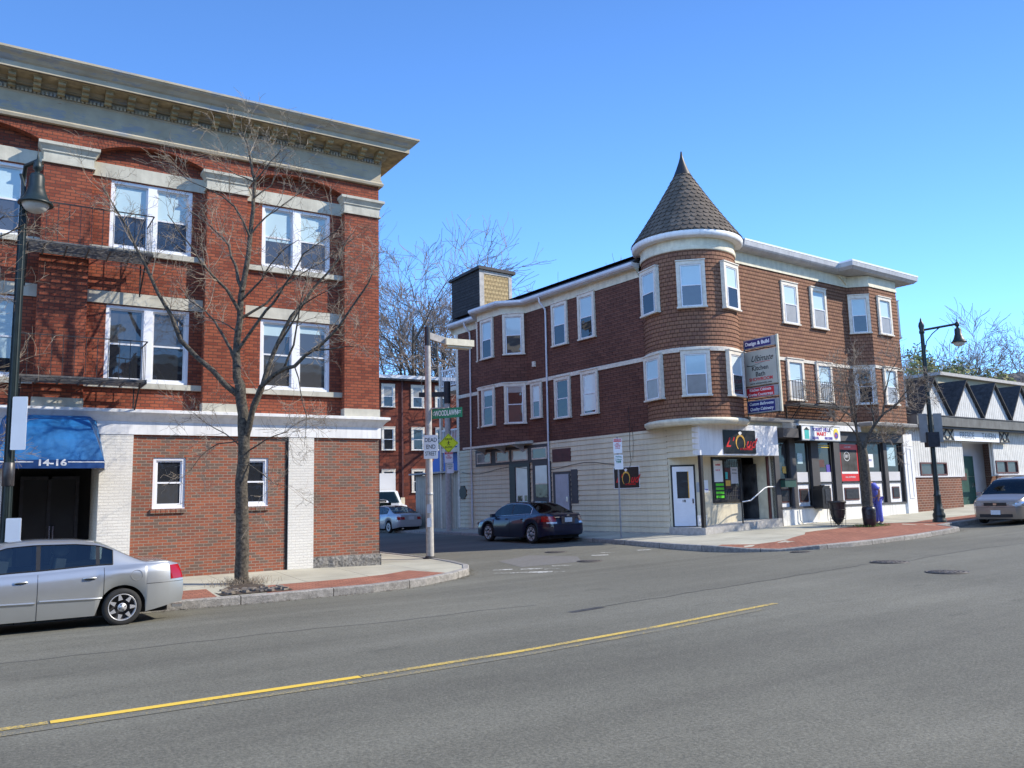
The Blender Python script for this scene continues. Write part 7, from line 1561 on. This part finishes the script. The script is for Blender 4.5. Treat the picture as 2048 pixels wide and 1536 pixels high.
# big bare trees behind the brown building
wild_tree('bare_tree', 'large bare tree spreading between the brick block and the brown building', (31.5, 60, 0.4), 25, 1.3, 31, levels=4, n0=12, r0=0.55, group=GL, lean=(-1.0, 0), kids=4, rmin=0.016)
wild_tree('bare_tree', 'tall bare tree showing right behind the roof box of the brown building', (40.5, 62, 0.4), 27, 1.2, 12, levels=4, n0=10, r0=0.5, group=GL, kids=4, rmin=0.016)
wild_tree('bare_tree', 'faint bare treetop just above the sloping side roof of the brown building', (50, 64, 0.4), 24.0, 0.8, 44, levels=3, n0=8, r0=0.35, group=GL, kids=5, rmin=0.018)
wild_tree('bare_tree', 'small bare shrubby tree over the roof of the dark red building', (25.5, 69, 0.4), 12.5, 0.9, 45, levels=3, n0=8, r0=0.2, group=GL, kids=5, rmin=0.018)
# trees on the right behind the tavern
wild_tree('bare_tree', 'wide bare tree at the right edge above the dark house roofs', (117, 55, 1.5), 24.5, 1.0, 5, levels=4, n0=9, r0=0.5, group=GL, kids=4, rmin=0.022)
wild_tree('bare_tree', 'thin upright bare tree directly behind the right street lamp arm', (99, 54, 1.5), 21.5, 0.6, 9, levels=3, n0=7, r0=0.3, group=GL, kids=5, rmin=0.022)
wild_tree('bare_tree', 'bare tree between the lamp shade and the right edge tree', (108, 58, 1.5), 20, 0.9, 15, levels=3, n0=8, r0=0.3, group=GL, kids=5, rmin=0.022)
wild_tree('bare_tree', 'bare tree half hidden by the right wall of the brown building', (92, 56, 1.5), 18.5, 0.9, 16, levels=3, n0=8, r0=0.3, group=GL, kids=5, rmin=0.022)
def leafy(name, label, base, rx, ry, rz, n, seed, mat, sz=0.3, group=None):
    rg = random.Random(seed); t = thing(name, label, 'tree', base, 0, group); tm = MB(); tm.tube([(0, 0, -1), (0.2, 0, rz*0.7)], [0.25, 0.15], 8); tm.build('trunk', 'far_bark', t); mb = MB()
    cl = [(rg.gauss(0, .45)*rx, rg.gauss(0, .45)*ry, rz*rg.uniform(.35, 1.35), rg.uniform(.22, .42)) for _ in range(14)]
    for k in range(n):
        c = rg.choice(cl); r = c[3]*rg.uniform(0.2, 1)**0.5; a = rg.uniform(0, 2*pi); e = rg.uniform(-1, 1); h_ = sqrt(1-e*e)
        p = Vector((c[0]+rx*r*cos(a)*h_, c[1]+ry*r*sin(a)*h_, c[2]+rz*r*e)); u = Vector((rg.gauss(0, 1), rg.gauss(0, 1), rg.gauss(0, 1))).normalized(); v = u.orthogonal().normalized(); s_ = sz*rg.uniform(.5, 1.2)
        mb.poly([p-u*s_, p+v*s_*.5, p+u*s_, p-v*s_*.5])
    mb.build('crown', mat, t)
leafy('evergreen_tree', 'olive green leafy tree behind the tavern roof just right of the corner building', (86, 50, 1.5), 7, 4, 9.8, 5000, 3, 'olive_leaf', 0.32, 'leafy trees behind the tavern')
leafy('evergreen_tree', 'lower olive green tree to the right of the first one, behind the lamp post', (97, 52, 1.5), 7, 4, 9.2, 4200, 4, 'olive_leaf', 0.32, 'leafy trees behind the tavern')
for x, y, w_, h_, lab, zr in ((111, 50, 7.5, 13.2, 'grey roofed house partly hidden by bare branches behind the tavern', 16.2), (124, 54, 9.5, 14.0, 'dark roofed house at the right edge beyond the flat roofed building', 17.6)):
    hs = thing('far_house', lab, 'house', (x, y, 1.5), radians(-20)); mb = MB(); mb.box(-w_/2, w_/2, 0, 9, 0, h_-1.5); mb.build('wall', 'gray_panel', hs)
    mb = MB(); mb.poly([(-w_/2-.5, -.5, h_-1.7), (w_/2+.5, -.5, h_-1.7), (w_/2-1.5, 4.5, zr-1.5), (-w_/2+1.5, 4.5, zr-1.5)]); mb.poly([(-w_/2-.5, -.5, h_-1.7), (-w_/2+1.5, 4.5, zr-1.5), (-w_/2-.5, 9.5, h_-1.7)]); mb.poly([(w_/2+.5, -.5, h_-1.7), (w_/2+.5, 9.5, h_-1.7), (w_/2-1.5, 4.5, zr-1.5)]); mb.build('roof', 'house_roof', hs)
    mb = MB(); mb.box(-0.8, 0.6, -0.1, 0, h_-4.2, h_-2.2); f = mb.build('window', 'white_frame', hs)
# tree just outside the left edge whose twigs reach into the picture
rg = random.Random(77); t = thing('street_tree', 'bare street tree at the left picture edge whose twigs cross the lamp post', 'tree', (-1.35, 18.3, 0.22), 0)
tm = MB(); tm.tube([(0, 0, -.1), (0.02, 0, 1.5), (0.0, 0, 3.0)], [.17, .15, .13], 12); tm.build('trunk', 'dark_bark', t); bm = MB(); cm = MB()
for k in range(16):
    z = 2.6+k*0.34; a = rg.uniform(-0.9, 0.6) if k % 3 else rg.uniform(1.5, 4.5); e = rg.uniform(0.3, 0.85); d = Vector((cos(a)*cos(e), sin(a)*cos(e), sin(e))); P = [Vector((0, 0, z*0.85))]; R = [0.045]; q = P[0].copy()
    for i in range(6): d = (d+Vector((rg.gauss(0, .1), rg.gauss(0, .1), rg.gauss(.03, .08)))).normalized(); q = q+d*rg.uniform(.28, .40); P.append(q.copy()); R.append(0.045-0.0065*(i+1))
    bm.tube(P, R, 6)
    for c in range(7):
        f = rg.uniform(1, 5.99); i = int(f); b = P[i].lerp(P[i+1], f-i); twigs(cm, rg, b, rdir(rg, P[i+1]-P[i], rg.uniform(.4, 1.1)), rg.uniform(.5, 1.0), .010, 2, 4, 0.3, 0.0032, 3, 0, .8, .2)
bm.tube([(0, 0, 3.0), (0.05, 0, 5.5), (0, 0.05, 8.2)], [.13, .07, .02], 8)
bm.build('limbs', 'dark_bark', t); cm.build('twigs', 'twig', t)
